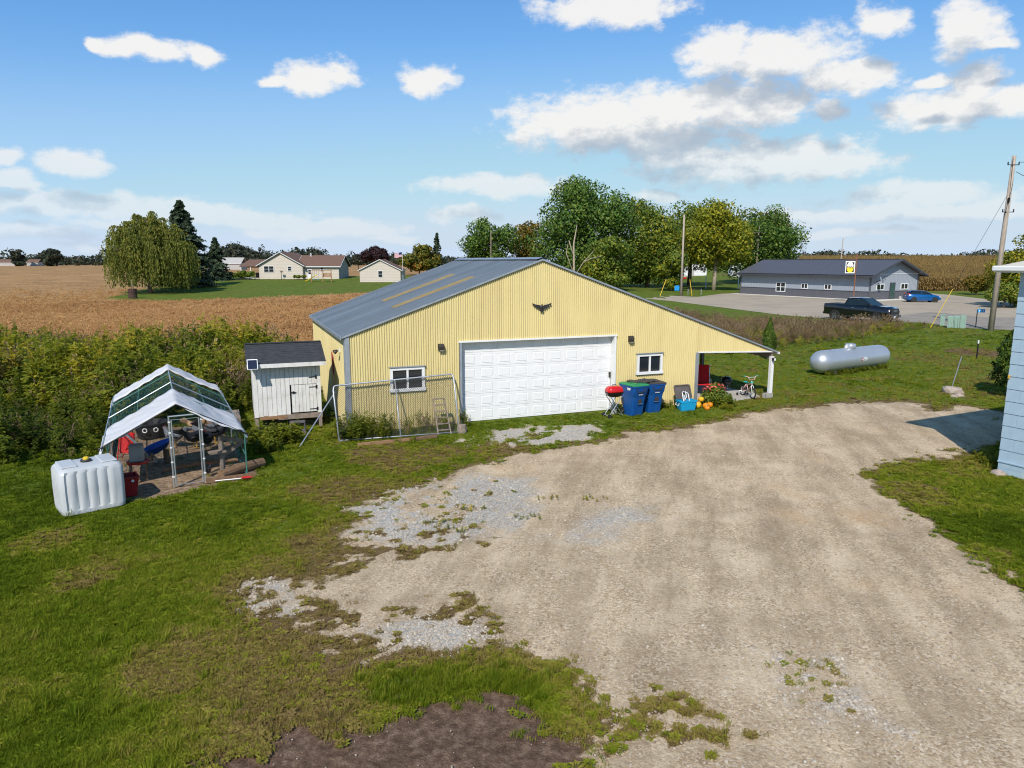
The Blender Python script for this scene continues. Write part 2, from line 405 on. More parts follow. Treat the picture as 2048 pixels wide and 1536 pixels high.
DRIVE = gp((2300, 1290), (2048, 1178), (1950, 1122), (1870, 1080), (1825, 1030), (1760, 985), (1738, 950), (1800, 925), (1890, 905), (1960, 890), (2030, 860), (2010, 822), (1930, 812), (1870, 822), (1840, 806), (1790, 799), (1700, 806), (1560, 820), (1480, 834), (1400, 850), (1320, 862), (1260, 868), (1190, 884), (1080, 896), (1035, 910), (1020, 925),
           (960, 936), (860, 956), (780, 985), (720, 1008), (700, 1050), (690, 1095), (620, 1150), (560, 1160), (495, 1172), (488, 1215), (560, 1262), (640, 1332), (710, 1345), (820, 1315), (940, 1300), (1020, 1312), (1105, 1345), (1140, 1420), (1160, 1500), (1150, 1600), (1150, 1800), (2300, 1800))
LK = (1.0, .85, 1.0, .9, .85, .9, .8)
LIGHTS = [gp((700, 1012), (800, 975), (930, 950), (1060, 960), (1070, 1010), (1040, 1050), (960, 1070), (880, 1090), (760, 1080), (710, 1050)),
          gp((1140, 1025), (1240, 1005), (1320, 1010), (1280, 1060), (1180, 1090), (1080, 1085)),
          gp((1470, 1275), (1600, 1300), (1700, 1360), (1760, 1440), (1650, 1440), (1560, 1370)),
          gp((500, 1168), (565, 1163), (590, 1190), (560, 1222), (495, 1215)),
          gp((720, 1262), (860, 1230), (960, 1240), (1000, 1275), (900, 1305), (780, 1305)),
          gp((955, 866), (1060, 851), (1190, 849), (1220, 868), (1185, 888), (1050, 900), (945, 892)),
          gp((905, 878), (950, 874), (955, 884), (910, 888))]
SOILP = gp((420, 1560), (560, 1492), (700, 1482), (790, 1440), (880, 1410), (990, 1398), (1062, 1430), (1090, 1500), (1060, 1640), (400, 1640))
LUSH = gp((740, 1395), (850, 1338), (1000, 1338), (1110, 1385), (1115, 1425), (1010, 1395), (890, 1405), (780, 1436))
WEEDY = gp((400, 1480), (560, 1330), (480, 1240), (560, 1150), (680, 1090), (760, 1060), (900, 1040), (1010, 1050), (1000, 1090), (820, 1120), (650, 1180), (960, 1180), (1000, 1240), (1040, 1300), (1200, 1340), (1380, 1400), (1560, 1470), (1400, 1536), (1100, 1536), (1060, 1380), (800, 1400), (700, 1480), (520, 1500))
DRYSPOTS = [(360, 1318, .75), (325, 985, 0), (605, 980, .35), (602, 1085, .35), (760, 905, 1.0), (640, 1310, .6), (1975, 1110, .5), (1840, 990, .8), (700, 980, .9), (1960, 705, 1.8), (660, 1330, .5), (180, 1150, .6), (90, 1080, .7), (1000, 905, .9), (880, 908, .9), (800, 930, .7), (560, 1290, 1.0), (640, 1240, .9), (540, 1400, .9), (700, 1430, .7), (480, 1480, .6)]
DRYSPOTS = [(G(a, b)[0], G(a, b)[1], r) for a, b, r in DRYSPOTS if r > 0]
# the chicken run stands on bare earth
RUN_O = Vector((-7.80, 16.02, 0)); RUN_A = R(27); RUN_W = Vector((math.cos(RUN_A), math.sin(RUN_A), 0)); RUN_N = Vector((-RUN_W.y, RUN_W.x, 0)); RUN_L = 6.8
RUNP = [tuple((RUN_O + RUN_W * a + RUN_N * b)[:2]) for a, b in ((-1.75, -.9), (.2, -.45), (1.75, -.1), (1.6, 6.9), (-1.6, 6.9))]
FIELD_EDGE = [(-900, 36), (-30, 37), (-20, 36), (-10, 33.5), (-6, 36), (2, 40), (6, 46), (2, 70), (4, 1600), (-900, 1600)]
FARLAWN = gp((205, 600), (330, 603), (520, 595), (640, 590), (760, 583), (900, 570), (930, 555), (880, 551), (700, 551), (450, 551), (400, 560), (260, 584))
WEEDSTRIP = [(33.5, 56.3), (27, 50.5), (22, 46.5), (17, 42.8), (13.5, 41), (8, 43), (6, 48), (8, 64), (11, 72), (15, 66), (19, 58), (24, 54.5), (29, 56)]

def masks(x, y):
    x = np.asarray(x, float); y = np.asarray(y, float)
    big = fbm(x, y, .5, 3); mid = fbm(x, y, 1.6, 11); fine = fbm(x, y, 4.5, 23)
    rag = (mid - .5) * 1.1 + (fine - .5) * .9 + (big - .5) * .8
    near = y < 60
    d = {}
    dr = np.where(near, sdf(DRIVE, x, y), -9)
    drive = np.clip(.5 + (dr + rag * .9) / 1.5, 0, 1)
    # weeds creep in over the edge at the left
    wd = sdf(WEEDY, x, y)
    creep = sstep(-.3, .7, wd + rag * .8)
    speck = fbm(x, y, 9.0, 67)
    drive = drive * (1 - .9 * creep * sstep(.455, .56, mid * .22 + fine * .38 + big * .08 + speck * .32))
    light = np.zeros(x.shape)
    for P, k in zip(LIGHTS, LK): light = np.maximum(light, k * np.clip(.5 + (sdf(P, x, y) + rag * .9) / 1.1, 0, 1))
    gr_on_light = sstep(.53, .62, fbm(x, y, 1.1, 77) * .55 + fine * .45)      # tufts growing through the loose stone
    light = light * (1 - .9 * gr_on_light)
    drive = np.where(light > .25, np.maximum(drive * (1 - .8 * gr_on_light), light), drive)
    soil = np.clip(.5 + (sdf(SOILP, x, y) + .32 + rag * .8 + (fbm(x, y, 9.0, 67) - .5) * .5) / 1.5, 0, 1)
    pen = np.clip(.5 + (sdf(RUNP, x, y) + rag * .3) / .3, 0, 1); soil = np.maximum(soil, pen * .72)
    lush = np.clip(.5 + (sdf(LUSH, x, y) + rag * .8) / .9, 0, 1)
    dry = sstep(.50, .66, fbm(x, y, .35, 91) * .5 + mid * .5) * .55
    dry = np.maximum(dry, creep * (.45 + .55 * sstep(.4, .6, fbm(x, y, .9, 5))))
    for a, b, r in DRYSPOTS: dry = np.maximum(dry, 1.1 * sstep(1.3, .5, np.hypot(x - a, (y - b) * .8) / r + rag * .5))
    dry = np.maximum(dry, .75 * sstep(-1.2, 0, dr + rag * .9) * near)
    dry = dry * (1 - lush)
    fe = sdf(FIELD_EDGE, x, y)
    field = np.clip(.5 + (fe + (big - .5) * 1.5) / .8, 0, 1)
    fl = sdf(FARLAWN, x, y); field = field * (1 - np.clip(.5 + (fl + (big - .5) * 2) / 1.2, 0, 1))
    corn = sstep(-2, 2, x - .40 * y) * sstep(-2, 2, y - (124 + .12 * (x - 60)))
    d.update(creep=creep, pen=pen, drive=drive, light=light, soil=soil, lush=lush, dry=np.clip(dry, 0, 1), field=field, corn=corn)
    return d

def ground_mat():
    m = bpy.data.materials.new('ground_surface'); m.use_nodes = True; t = m.node_tree; b = t.nodes['Principled BSDF']; L = t.links.new
    b.inputs['Roughness'].default_value = .95; b.inputs['Specular IOR Level'].default_value = .12
    geo = nd(t, 'ShaderNodeNewGeometry'); pos = geo.outputs['Position']
    def noise(sc, det=5, rough=.6, vec=None):
        n = nd(t, 'ShaderNodeTexNoise'); n.inputs['Scale'].default_value = sc; n.inputs['Detail'].default_value = det; n.inputs['Roughness'].default_value = rough; L(vec or pos, n.inputs['Vector']); return n.outputs[0]
    def att(nm):
        a = nd(t, 'ShaderNodeAttribute', attribute_name=nm); return a.outputs['Fac']
    def rng_(v, a, b_, c=0, d=1, smooth=True):
        r = nd(t, 'ShaderNodeMapRange'); r.interpolation_type = 'SMOOTHSTEP' if smooth else 'LINEAR'
        for k, q in zip(('From Min', 'From Max', 'To Min', 'To Max'), (a, b_, c, d)): r.inputs[k].default_value = q
        L(v, r.inputs['Value']); return r.outputs[0]
    def mth(op, a, b_):
        n = nd(t, 'ShaderNodeMath', operation=op)
        for i, q in enumerate((a, b_)):
            if isinstance(q, (int, float)): n.inputs[i].default_value = q
            else: L(q, n.inputs[i])
        return n.outputs[0]
    def ramp(f, *cs):
        r = nd(t, 'ShaderNodeValToRGB'); e = r.color_ramp.elements
        while len(e) < len(cs): e.new(.5)
        for i, c in enumerate(cs): e[i].position = c[0]; e[i].color = (*c[1], 1)
        L(f, r.inputs[0]); return r.outputs[0]
    def mix(f, a, b_):
        n = nd(t, 'ShaderNodeMix', data_type='RGBA'); L(f, n.inputs[0]); L(a, n.inputs[6]); L(b_, n.inputs[7]); return n.outputs[2]
    nf = noise(55, 4, .7); nm = noise(9, 5, .65); nb = noise(.9, 5, .6); nl = noise(.22, 4, .6)
    vor = nd(t, 'ShaderNodeTexVoronoi'); vor.inputs['Scale'].default_value = 32; L(pos, vor.inputs['Vector'])
    vcol = nd(t, 'ShaderNodeSeparateXYZ'); L(vor.outputs['Color'], vcol.inputs[0])
    # grass thatch
    gmix = mth('ADD', mth('MULTIPLY', nf, .5), mth('MULTIPLY', nb, .5))
    grass = ramp(gmix, (.3, (.05, .075, .011)), (.5, (.105, .145, .018)), (.7, (.17, .20, .032)))
    dryc = ramp(mth('ADD', mth('MULTIPLY', nf, .6), mth('MULTIPLY', nm, .4)), (.36, (.06, .04, .018)), (.5, (.14, .092, .042)), (.64, (.25, .175, .09)))
    c = mix(rng_(mth('ADD', att('dry'), mth('MULTIPLY', mth('SUBTRACT', nm, .5), .9)), .3, .75), grass, dryc)
    # stubble field with drill rows
    mp = nd(t, 'ShaderNodeMapping'); mp.inputs['Rotation'].default_value = (0, 0, R(62)); L(pos, mp.inputs[0])
    wv = nd(t, 'ShaderNodeTexWave'); wv.inputs['Scale'].default_value = .40; wv.inputs['Distortion'].default_value = 1.2; wv.inputs['Detail'].default_value = 3; L(mp.outputs[0], wv.inputs['Vector'])
    st = nd(t, 'ShaderNodeMapping'); st.inputs['Scale'].default_value = (.25, 1.6, 1); L(mp.outputs[0], st.inputs[0])
    ns = noise(1.6, 6, .7, st.outputs[0])
    ff = mth('ADD', mth('MULTIPLY', wv.outputs[0], .22), mth('ADD', mth('MULTIPLY', ns, .45), mth('MULTIPLY', nl, .42)))
    fieldc = ramp(ff, (.36, (.17, .093, .042)), (.52, (.33, .19, .082)), (.68, (.46, .285, .13)))
    c = mix(rng_(mth('ADD', att('field'), mth('MULTIPLY', mth('SUBTRACT', nb, .5), .7)), .4, .6), c, fieldc)
    cornc = ramp(ns, (.3, (.16, .10, .04)), (.7, (.34, .22, .085)))
    c = mix(att('corn'), c, cornc)
    # dark earth
    soilc = ramp(mth('ADD', mth('MULTIPLY', nm, .6), mth('MULTIPLY', nf, .4)), (.36, (.055, .034, .023)), (.5, (.125, .078, .053)), (.64, (.24, .165, .115)))
    penc = ramp(nm, (.36, (.15, .10, .065)), (.5, (.27, .19, .125)), (.64, (.38, .28, .19))); soilc = mix(att('pen'), soilc, penc)
    c = mix(rng_(mth('ADD', att('soil'), mth('MULTIPLY', mth('SUBTRACT', nm, .5), .4)), .42, .58), c, soilc)
    # packed limestone drive: fines with stones pressed in, wheel-worn paler bands, damp patches
    mw0 = nd(t, 'ShaderNodeMapping'); mw0.inputs['Rotation'].default_value = (0, 0, R(14)); L(pos, mw0.inputs[0]); mw = nd(t, 'ShaderNodeMapping'); mw.inputs['Scale'].default_value = (1.5, .28, 1); L(mw0.outputs[0], mw.inputs[0])
    band = noise(.9, 5, .65, mw.outputs[0])
    fines = ramp(mth('ADD', mth('MULTIPLY', band, .6), mth('MULTIPLY', nb, .4)), (.34, (.35, .252, .158)), (.47, (.495, .38, .25)), (.60, (.64, .515, .365)))
    stone = ramp(vcol.outputs[0], (0, (.29, .205, .128)), (.35, (.46, .34, .215)), (.7, (.57, .44, .295)), (1, (.72, .60, .45)))
    sf = rng_(mth('ADD', mth('MULTIPLY', noise(1.4, 5, .7), .7), mth('MULTIPLY', nm, .3)), .40, .60, .22, .85)
    drv = mix(sf, fines, stone); orange = ramp(nf, (.3, (.40, .24, .12)), (.7, (.56, .37, .20))); drv = mix(rng_(mth('ADD', mth('MULTIPLY', nl, .6), mth('MULTIPLY', nb, .4)), .54, .68, 0, .55), drv, orange)
    grit = nd(t, 'ShaderNodeVectorMath', operation='SCALE'); L(drv, grit.inputs[0]); L(rng_(nf, .3, .7, .80, 1.17, False), grit.inputs['Scale']); drv = grit.outputs[0]
    worn = nd(t, 'ShaderNodeVectorMath', operation='SCALE'); L(drv, worn.inputs[0]); L(rng_(mth('ADD', mth('MULTIPLY', band, .65), mth('MULTIPLY', nb, .35)), .40, .60, .82, 1.02), worn.inputs['Scale']); drv = worn.outputs[0]
    lst = ramp(vcol.outputs[1], (0, (.28, .265, .24)), (.4, (.37, .345, .31)), (1, (.52, .485, .435)))
    drv = mix(rng_(mth('ADD', att('light'), mth('MULTIPLY', mth('SUBTRACT', nm, .5), .7)), .25, .85), drv, lst)
    c = mix(rng_(mth('ADD', att('drive'), mth('MULTIPLY', mth('SUBTRACT', mth('ADD', mth('MULTIPLY', nm, .6), mth('MULTIPLY', nf, .4)), .5), .9)), .42, .58), c, drv)
    L(c, b.inputs['Base Color'])
    bp = nd(t, 'ShaderNodeBump'); bp.inputs['Strength'].default_value = .6; bp.inputs['Distance'].default_value = .03
    hh = mth('ADD', mth('MULTIPLY', nm, .5), mth('ADD', mth('MULTIPLY', nf, .5), mth('MULTIPLY', vor.outputs['Distance'], -.4))); L(hh, bp.inputs['Height']); L(bp.outputs[0], b.inputs['Normal'])
    return m

def build_ground():
    step = .14
    xs = list(np.arange(-17, 21, step)); s = step
    r = xs[-1]; l = xs[0]; R_, L_ = [], []
    while r < 1200: s = min(s * 1.09, 60); r += s; R_.append(r); l -= s; L_.append(l)
    xs = np.array(L_[::-1] + xs + R_)
    ys = list(np.arange(4.6, 33, step)); s = step; r = ys[-1]; U = []
    while r < 2600: s = min(s * 1.045, 60); r += s; U.append(r)
    ys = np.array([-120, -60, -25, -10, -3, 0, 2, 3.5, 4.2] + ys + U)
    X, Y = np.meshgrid(xs, ys); M = masks(X, Y)
    und = (fbm(X, Y, .35, 41) - .5) * .10 * (Y > 4) * (Y < 60) * sstep(24, 12, np.hypot(X - 1, Y - 27) * .6)
    Z = terrain(X, Y) + (fbm(X, Y, 2.2, 51) - .5) * .05 * (1 - M['drive']) + np.minimum(und * .3, .02) - .035 * M['soil']
    ny, nx = X.shape
    idx = np.arange(ny * nx).reshape(ny, nx)
    quads = np.stack([idx[:-1, :-1], idx[:-1, 1:], idx[1:, 1:], idx[1:, :-1]], -1).reshape(-1, 4)
    V = np.stack([X, Y, Z], -1).reshape(-1, 3)
    fm = {k: v.reshape(-1)[quads].mean(1) for k, v in M.items()}
    cls = np.zeros(len(quads), int)
    cls[fm['field'] > .5] = 3; cls[fm['corn'] > .5] = 4; cls[fm['soil'] > .45] = 2; cls[(fm['drive'] > .5)] = 1
    gm = ground_mat()
    for k, nmx in enumerate(('lawn', 'gravel_driveway', 'bare_earth', 'stubble_field', 'corn_field_ground')):
        q = quads[cls == k]
        if not len(q): continue
        used, inv = np.unique(q.reshape(-1), return_inverse=True)
        me = bpy.data.meshes.new(nmx); me.from_pydata(V[used].tolist(), [], inv.reshape(-1, 4).tolist())
        for key, v in M.items():
            a = me.attributes.new(key, 'FLOAT', 'POINT'); a.data.foreach_set('value', v.reshape(-1)[used].astype(np.float32))
        me.polygons.foreach_set('use_smooth', [True] * len(me.polygons)); me.materials.append(gm); me.update()
        o = bpy.data.objects.new(nmx, me); COL.objects.link(o); o['kind'] = 'structure'
build_ground()

def sheet(name, poly, z, m, thick=None, kind='structure'):
    b = MB(); n = len(poly)
    if thick:
        b.prism([(p[0], p[1], 0) for p in poly], (0, 0, z - thick), (0, 0, z))
    else:
        b.add([(p[0], p[1], z) for p in poly], [tuple(range(n))])
    return b.build(name, m, kind=kind)

mat('asphalt', (.41, .345, .265), .95, var=.12, vscale=.5, bump=.4, bscale=30, dirt=(.28, .24, .195), dscale=.25, dmin=.48, dmax=.66, spec=.1)
mat('road_asphalt', (.29, .255, .215), .95, var=.10, vscale=.6, bump=.3, bscale=30, dirt=(.15, .14, .13), dscale=.4, dmin=.52, dmax=.62, spec=.1, streak=((.36, .33, .29), (.05, 1.2, 1), .5))
mat('concrete', (.46, .43, .38), .9, var=.10, vscale=1.2, bump=.2, bscale=50, dirt=(.28, .25, .21), dscale=.9, dmin=.52, dmax=.7, spec=.15)
mat('pale_concrete', (.68, .645, .58), .9, var=.06, vscale=.6, spec=.15)
LOT = gp((1236, 587), (1300, 589), (1395, 594), (1440, 588), (1482, 585.5), (1600, 592), (1740, 600), (1840, 585), (1900, 590), (1985, 600), (2060, 611), (2150, 620), (2200, 646), (2060, 640), (1960, 637), (1862, 626), (1800, 633), (1730, 640), (1650, 637), (1560, 630), (1450, 616), (1340, 602), (1280, 596))
sheet('parking_lot', LOT, .02, MATS['asphalt'])
ROAD = gp((1862, 624), (1960, 634), (2060, 637), (2200, 648), (2400, 690), (2048, 662), (1960, 658), (1900, 655), (1862, 648), (1800, 643), (1730, 640), (1800, 631))
sheet('road', ROAD, .024, MATS['road_asphalt'])

# ------------------------------------------------------------------ the yellow barn
mat('yellow_siding', (.67, .565, .275), .5, var=.04, vscale=.8, dirt=(.64, .51, .25), dscale=.5, dmin=.52, dmax=.75, streak=((.50, .38, .18), (2.5, 2.5, .12), .35), splash=((.36, .27, .15), .35))
mat('roof_metal', (.235, .27, .30), .42, metal=.55, var=.10, vscale=.7, streak=((.36, .40, .44), (.5, 3.0, .5), .5), dirt=(.17, .20, .225), dscale=.35, dmin=.5, dmax=.7)
mat('galvanized', (.45, .48, .52), .45, metal=.6, var=.12, vscale=5, dirt=(.34, .36, .40), dscale=2, dmin=.5, dmax=.7)
mat('skylight_sheet', (.25, .195, .095), .6, var=.25, vscale=2.5, dirt=(.26, .18, .07), dscale=2.0, dmin=.46, dmax=.62)
mat('white_paint', (.78, .78, .77), .5, var=.03, dirt=(.62, .61, .58), dscale=1.0, dmin=.58, dmax=.75)
mat('door_white', (.80, .80, .80), .45, var=.02, vscale=1.2, dirt=(.66, .66, .65), dscale=.7, dmin=.58, dmax=.75)
glassmat('dark_glass')
mat('black_plastic', (.03, .03, .032), .5, var=.2)
mat('dark_bronze', (.06, .05, .04), .5, metal=.3, var=.2)
mat('red_paint', (.45, .06, .05), .55, var=.1)
mat('grey_wood', (.26, .21, .17), .85, var=.25, vscale=8, bump=.3, bscale=30, streak=((.12, .09, .07), (14, 14, 1.2), .6))
mat('brown_wood', (.28, .16, .085), .85, var=.25, vscale=6, bump=.3, bscale=30)

BARN_A = R(21.29)
BO = Vector((-1.63, 22.43, 0)); BW = Vector((math.cos(BARN_A), math.sin(BARN_A), 0)); BN = Vector((-BW.y, BW.x, 0))
def bp(u, d, z=0): return BO + BW * u + BN * d + Vector((0, 0, z))
barn = thing('barn', BO, BARN_A, 'yellow corrugated metal barn with grey roof and white overhead door', 'barn')
UL, UR, UC, UE, DEP = -3.60, 9.02, 2.80, 12.55, 9.1
ZR, ZL = 5.24, 2.98
def rooftop(u): return ZR - (ZR - ZL) / (UC - UL) * abs(u - UC)
PITCHC = .0762; AMP = .018
def corr(t): return AMP * math.cos(2 * PI * t / PITCHC)

def siding(u0, u1, top, bot, holes, face, name='siding_sheet', sheet_w=.914, sub=6):
    """corrugated sheets standing side by side; face(u, off, z) gives the point, off outwards"""
    n = int(round((u1 - u0) / (PITCHC / sub))); us = [u0 + (u1 - u0) * i / n for i in range(n + 1)]
    cuts = sorted({c for h in holes for c in h[:2]})
    mb = MB(); k0 = 0
    def flush(mb):
        if mb.f: mb.build(name, MATS['yellow_siding'], barn, smooth=False, fixn=False)
    for i in range(n):
        a, b = us[i], us[i + 1]; mid = (a + b) / 2
        k = int((a - u0) / sheet_w)
        if k != k0: flush(mb); mb = MB(); k0 = k
        iv = [(0, 1)]
        ivs = [(bot(mid), None)]
        hs = sorted([(h[2], h[3]) for h in holes if h[0] <= mid <= h[1]])
        segs = []; lo = None
        cur = 'b'
        for z0, z1 in hs:
            segs.append((cur, z0)); cur = z1
        segs.append((cur, 't'))
        for z0, z1 in segs:
            A0 = bot(a) if z0 == 'b' else z0; B0 = bot(b) if z0 == 'b' else z0
            A1 = top(a) if z1 == 't' else z1; B1 = top(b) if z1 == 't' else z1
            if A1 - A0 < .005 and B1 - B0 < .005: continue
            mb.add([face(a, corr(a), A0), face(b, corr(b), B0), face(b, corr(b), B1), face(a, corr(a), A1)], [(0, 1, 2, 3)])
    flush(mb)

DOOR = (-.05, 5.60, -1, 2.65)
WINS = [(-2.29, -1.20, 1.20, 1.96), (6.46, 7.50, 1.24, 1.97)]
front = lambda u, o, z: (u, -o, z)
holes = [DOOR] + [(a, b, c, d) for a, b, c, d in WINS]
siding(UL, UR, lambda u: rooftop(u) - .03, lambda u: .02, holes, front)
siding(UR + .005, UE - .15, lambda u: rooftop(u) - .03, lambda u: lerp(1.93, 1.80, (u - UR) / (UE - UR)), [], front)
left = lambda d, o, z: (UL - o - .01, d, z)
siding(0.02, DEP, lambda d: ZL - .04, lambda d: .02, [], left)
# back and right walls of the closed part, floor inside
MB().add([(UR, 0, 0), (UR, DEP, 0), (UR, DEP, rooftop(UR) - .05), (UR, 0, rooftop(UR) - .05)], [(0, 1, 2, 3)]).build('side_wall', MATS['yellow_siding'], barn)
MB().add([(UL, DEP, 0), (UR, DEP, 0), (UR, DEP, rooftop(UR) - .05), (UC, DEP, ZR - .06), (UL, DEP, ZL - .05)], [(0, 1, 2, 3, 4)]).build('back_wall', MATS['yellow_siding'], barn)

# roof: sheets laid side by side along the depth, corrugated across
def roof_side(u0, u1, name):
    d0, d1 = -.055, DEP + .12; sw = .92; n = int((d1 - d0) / sw) + 1; sub = 5
    sgn = 1
    for k in range(n):
        a, b = d0 + k * sw, min(d0 + (k + 1) * sw, d1); mb = MB(); m = max(2, int((b - a) / (PITCHC * 1.0) * sub))
        lap = .004 * (k % 2)
        ds = [lerp(a, b, i / m) for i in range(m + 1)]
        for i in range(m):
            p = []
            for dd in (ds[i], ds[i + 1]):
                h = .008 * math.cos(2 * PI * dd / PITCHC) + lap
                p.append(((u0, dd, rooftop(u0) + .04 + h), (u1, dd, rooftop(u1) + .04 + h)))
            mb.add([p[0][0], p[1][0], p[1][1], p[0][1]], [(0, 1, 2, 3)])
        mb.build(name, MATS['roof_metal'], barn, fixn=False)
roof_side(UL - .14, UC, 'roof_sheet'); roof_side(UC, UE + .12, 'roof_sheet')
for (d, ua, ub) in ((1.62, -1.75, 1.05), (4.3, -1.55, 1.15)):        # translucent sheets let into the left slope
    mb = MB(); m = 40; ds = [lerp(d, d + .64, i / m) for i in range(m + 1)]
    for i in range(m):
        p = []
        for dd in (ds[i], ds[i + 1]):
            h = .008 * math.cos(2 * PI * dd / PITCHC) + .052
            p.append(((ua, dd, rooftop(ua) + h), (ub, dd, rooftop(ub) + h)))
        mb.add([p[0][0], p[1][0], p[1][1], p[0][1]], [(0, 1, 2, 3)])
    mb.build('skylight_panel', MATS['skylight_sheet'], barn, fixn=False, label='weathered amber translucent roof sheet')
mb = MB()
for s_ in (-1, 1):
    mb.add([(UC, -.08, ZR + .085), (UC, DEP + .15, ZR + .085), (UC + s_ * .22, DEP + .15, ZR + .015), (UC + s_ * .22, -.08, ZR + .015)], [(0, 1, 2, 3)])
mb.build('ridge_cap', MATS['galvanized'], barn, fixn=False)
# rake trim along both slopes, eave edges
for u0, u1 in ((UL - .15, UC), (UC, UE + .13)):
    mb = MB(); mb.bar((u0, -.062, rooftop(u0) + .005), (u1, -.062, rooftop(u1) + .005), .022, .055); mb.build('rake_trim', MATS['galvanized'], barn)
    mb = MB(); mb.bar((u0, DEP + .125, rooftop(u0) + .0), (u1, DEP + .125, rooftop(u1) + .0), .022, .09); mb.build('rake_trim', MATS['galvanized'], barn)
mb = MB(); mb.box((UL - .145, DEP / 2, ZL - .045), (.03, DEP + .2, .10)); mb.build('eave_trim', MATS['galvanized'], barn)
mb = MB(); mb.bar((UE + .13, -.09, rooftop(UE + .13) - .02), (UE + .13, DEP + .1, rooftop(UE + .13) - .02), .07, .07); mb.build('gutter', MATS['white_paint'], barn)
# soffit side under the lean-to: purlins and the outer beam
for u in (9.8, 10.9, 11.9):
    mb = MB(); mb.bar((u, .05, rooftop(u) - .06), (u, DEP - .05, rooftop(u) - .06), .045, .10); mb.build('purlin', MATS['grey_wood'], barn)
mb = MB(); mb.box((UE - .08, DEP / 2, 1.66), (.09, DEP - .1, .22)); mb.build('beam', MATS['grey_wood'], barn)
mb = MB(); mb.box(((UR + UE) / 2, -.012, 1.855), (UE - UR - .02, .035, .05), rot=Matrix.Rotation(-.037, 3, 'Y').inverted()); mb.build('gable_beam', MATS['white_paint'], barn)
for d in (.06, 4.4, 8.9):
    mb = MB(); mb.box((UE - .08, d, .80), (.13, .13, 1.60)); mb.build('post', MATS['white_paint'] if d < 1 else MATS['grey_wood'], barn, label='white painted lean-to post' if d < 1 else None)
mb = MB(); mb.box((UR + .05, 4.4, 1.2), (.16, .16, 2.4)); mb.build('post', MATS['dark_bronze'], barn)
# corner trims
mb = MB(); mb.box((UL + .045, -.022, 1.49), (.13, .025, 2.92)); mb.box((UL - .034, .06, 1.47), (.025, .14, 2.88)); mb.build('corner_trim', MATS['galvanized'], barn)
mb = MB(); mb.box((UR - .03, -.022, .96), (.14, .03, 1.90)); mb.build('corner_trim', MATS['galvanized'], barn)
# floodlight, lamps
def wallpack(u, z):
    mb = MB(); mb.prism([(-.085, 0, -.10), (-.085, 0, .10), (-.085, -.09, .10), (-.085, -.15, .02), (-.085, -.13, -.10)], (u, -.01, z), (u + .17, -.01, z)); o = mb.build('wall_lamp', MATS['dark_bronze'], barn)
    MB().box((u + 0, -.09, z - .108), (.13, .09, .012)).build('lens', MATS['white_paint'], o)
wallpack(-.66, 2.54); wallpack(6.17, 2.53)
mb = MB(); mb.box((UL - .04, 1.05, 2.45), (.04, .12, .12)); mb.build('floodlight_base', MATS['white_paint'], barn)
for s_ in (-.09, .09):
    mb = MB(); mb.lathe([(.02, 0), (.035, .04), (.06, .10), (.06, .13)], 12, M=Matrix.Rotation(R(-120), 3, 'Y') @ Matrix.Rotation(s_ * 3, 3, 'X'), c=(UL - .10, 1.05 + s_, 2.45)); mb.build('floodlight', MATS['dark_bronze'], barn, smooth=True)
# windows
for (a, b, c, d) in WINS:
    w = thing('window', (0, 0, 0), 0, None, None); w.parent = barn
    fw = .085
    fr = MB(); fr.box(((a + b) / 2, -.025, d - fw / 2), (b - a, .07, fw)); fr.box(((a + b) / 2, -.03, c + fw * .55), (b - a + .06, .085, fw * 1.1))
    fr.box((a + fw / 2, -.025, (c + d) / 2 + .005), (fw, .066, d - c - 2.1 * fw)); fr.box((b - fw / 2, -.025, (c + d) / 2 + .005), (fw, .066, d - c - 2.1 * fw))
    fr.box(((a + b) / 2, -.022, (c + d) / 2 + .005), (.06, .06, d - c - 2.1 * fw)); fr.build('frame', MATS['white_paint'], w)
    for p0, p1, yy in ((a + fw, (a + b) / 2 - .03, -.005), ((a + b) / 2 + .03, b - fw, .005)):
        MB().box(((p0 + p1) / 2, yy, (c + d) / 2), (p1 - p0, .012, d - c - 2 * fw)).build('pane', MATS['dark_glass'], w)
    MB().box(((a + b) / 2, -.05, d + .018), (b - a + .06, .09, .025)).build('drip_cap', MATS['galvanized'], w)
# overhead door
REC = .19
mb = MB()
mb.box((DOOR[0] + .035, REC / 2 - .03, 1.31), (.07, REC + .06, 2.66)); mb.build('door_jamb', MATS['galvanized'], barn)
mb = MB(); mb.box((DOOR[1] - .035, REC / 2 - .03, 1.31), (.07, REC + .06, 2.66)); mb.build('door_jamb', MATS['white_paint'], barn)
mb = MB(); mb.box(((DOOR[0] + DOOR[1]) / 2, REC / 2 - .032, 2.672), (DOOR[1] - DOOR[0] + .06, REC + .066, .05)); mb.build('door_header', MATS['white_paint'], barn)
door = thing('overhead_door', (0, 0, 0), 0, None, None); door.parent = barn
da, db = DOOR[0] + .07, DOOR[1] - .07; NC, NR, SH = 9, 6, .455
for r in range(NR):
    z0 = .015 + r * SH
    sec = MB().box(((da + db) / 2, REC + .025, z0 + SH / 2), (db - da, .05, SH - .006), bev=.004).build('door_section', MATS['door_white'], door)
def raised(w, h):
    p = MB(); t1, t2, t3 = .0, .018, .05
    rings = []
    for inset, y in ((0, 0.0), (.010, .009), (.022, .009), (.042, -.002)):
        rings.append([(-w / 2 + inset, y, -h / 2 + inset), (w / 2 - inset, y, -h / 2 + inset), (w / 2 - inset, y, h / 2 - inset), (-w / 2 + inset, y, h / 2 - inset)])
    p.loft(rings, caps=False); p.add(rings[-1], [(0, 1, 2, 3)])
    return p
cw = (db - da) / NC; pr = None
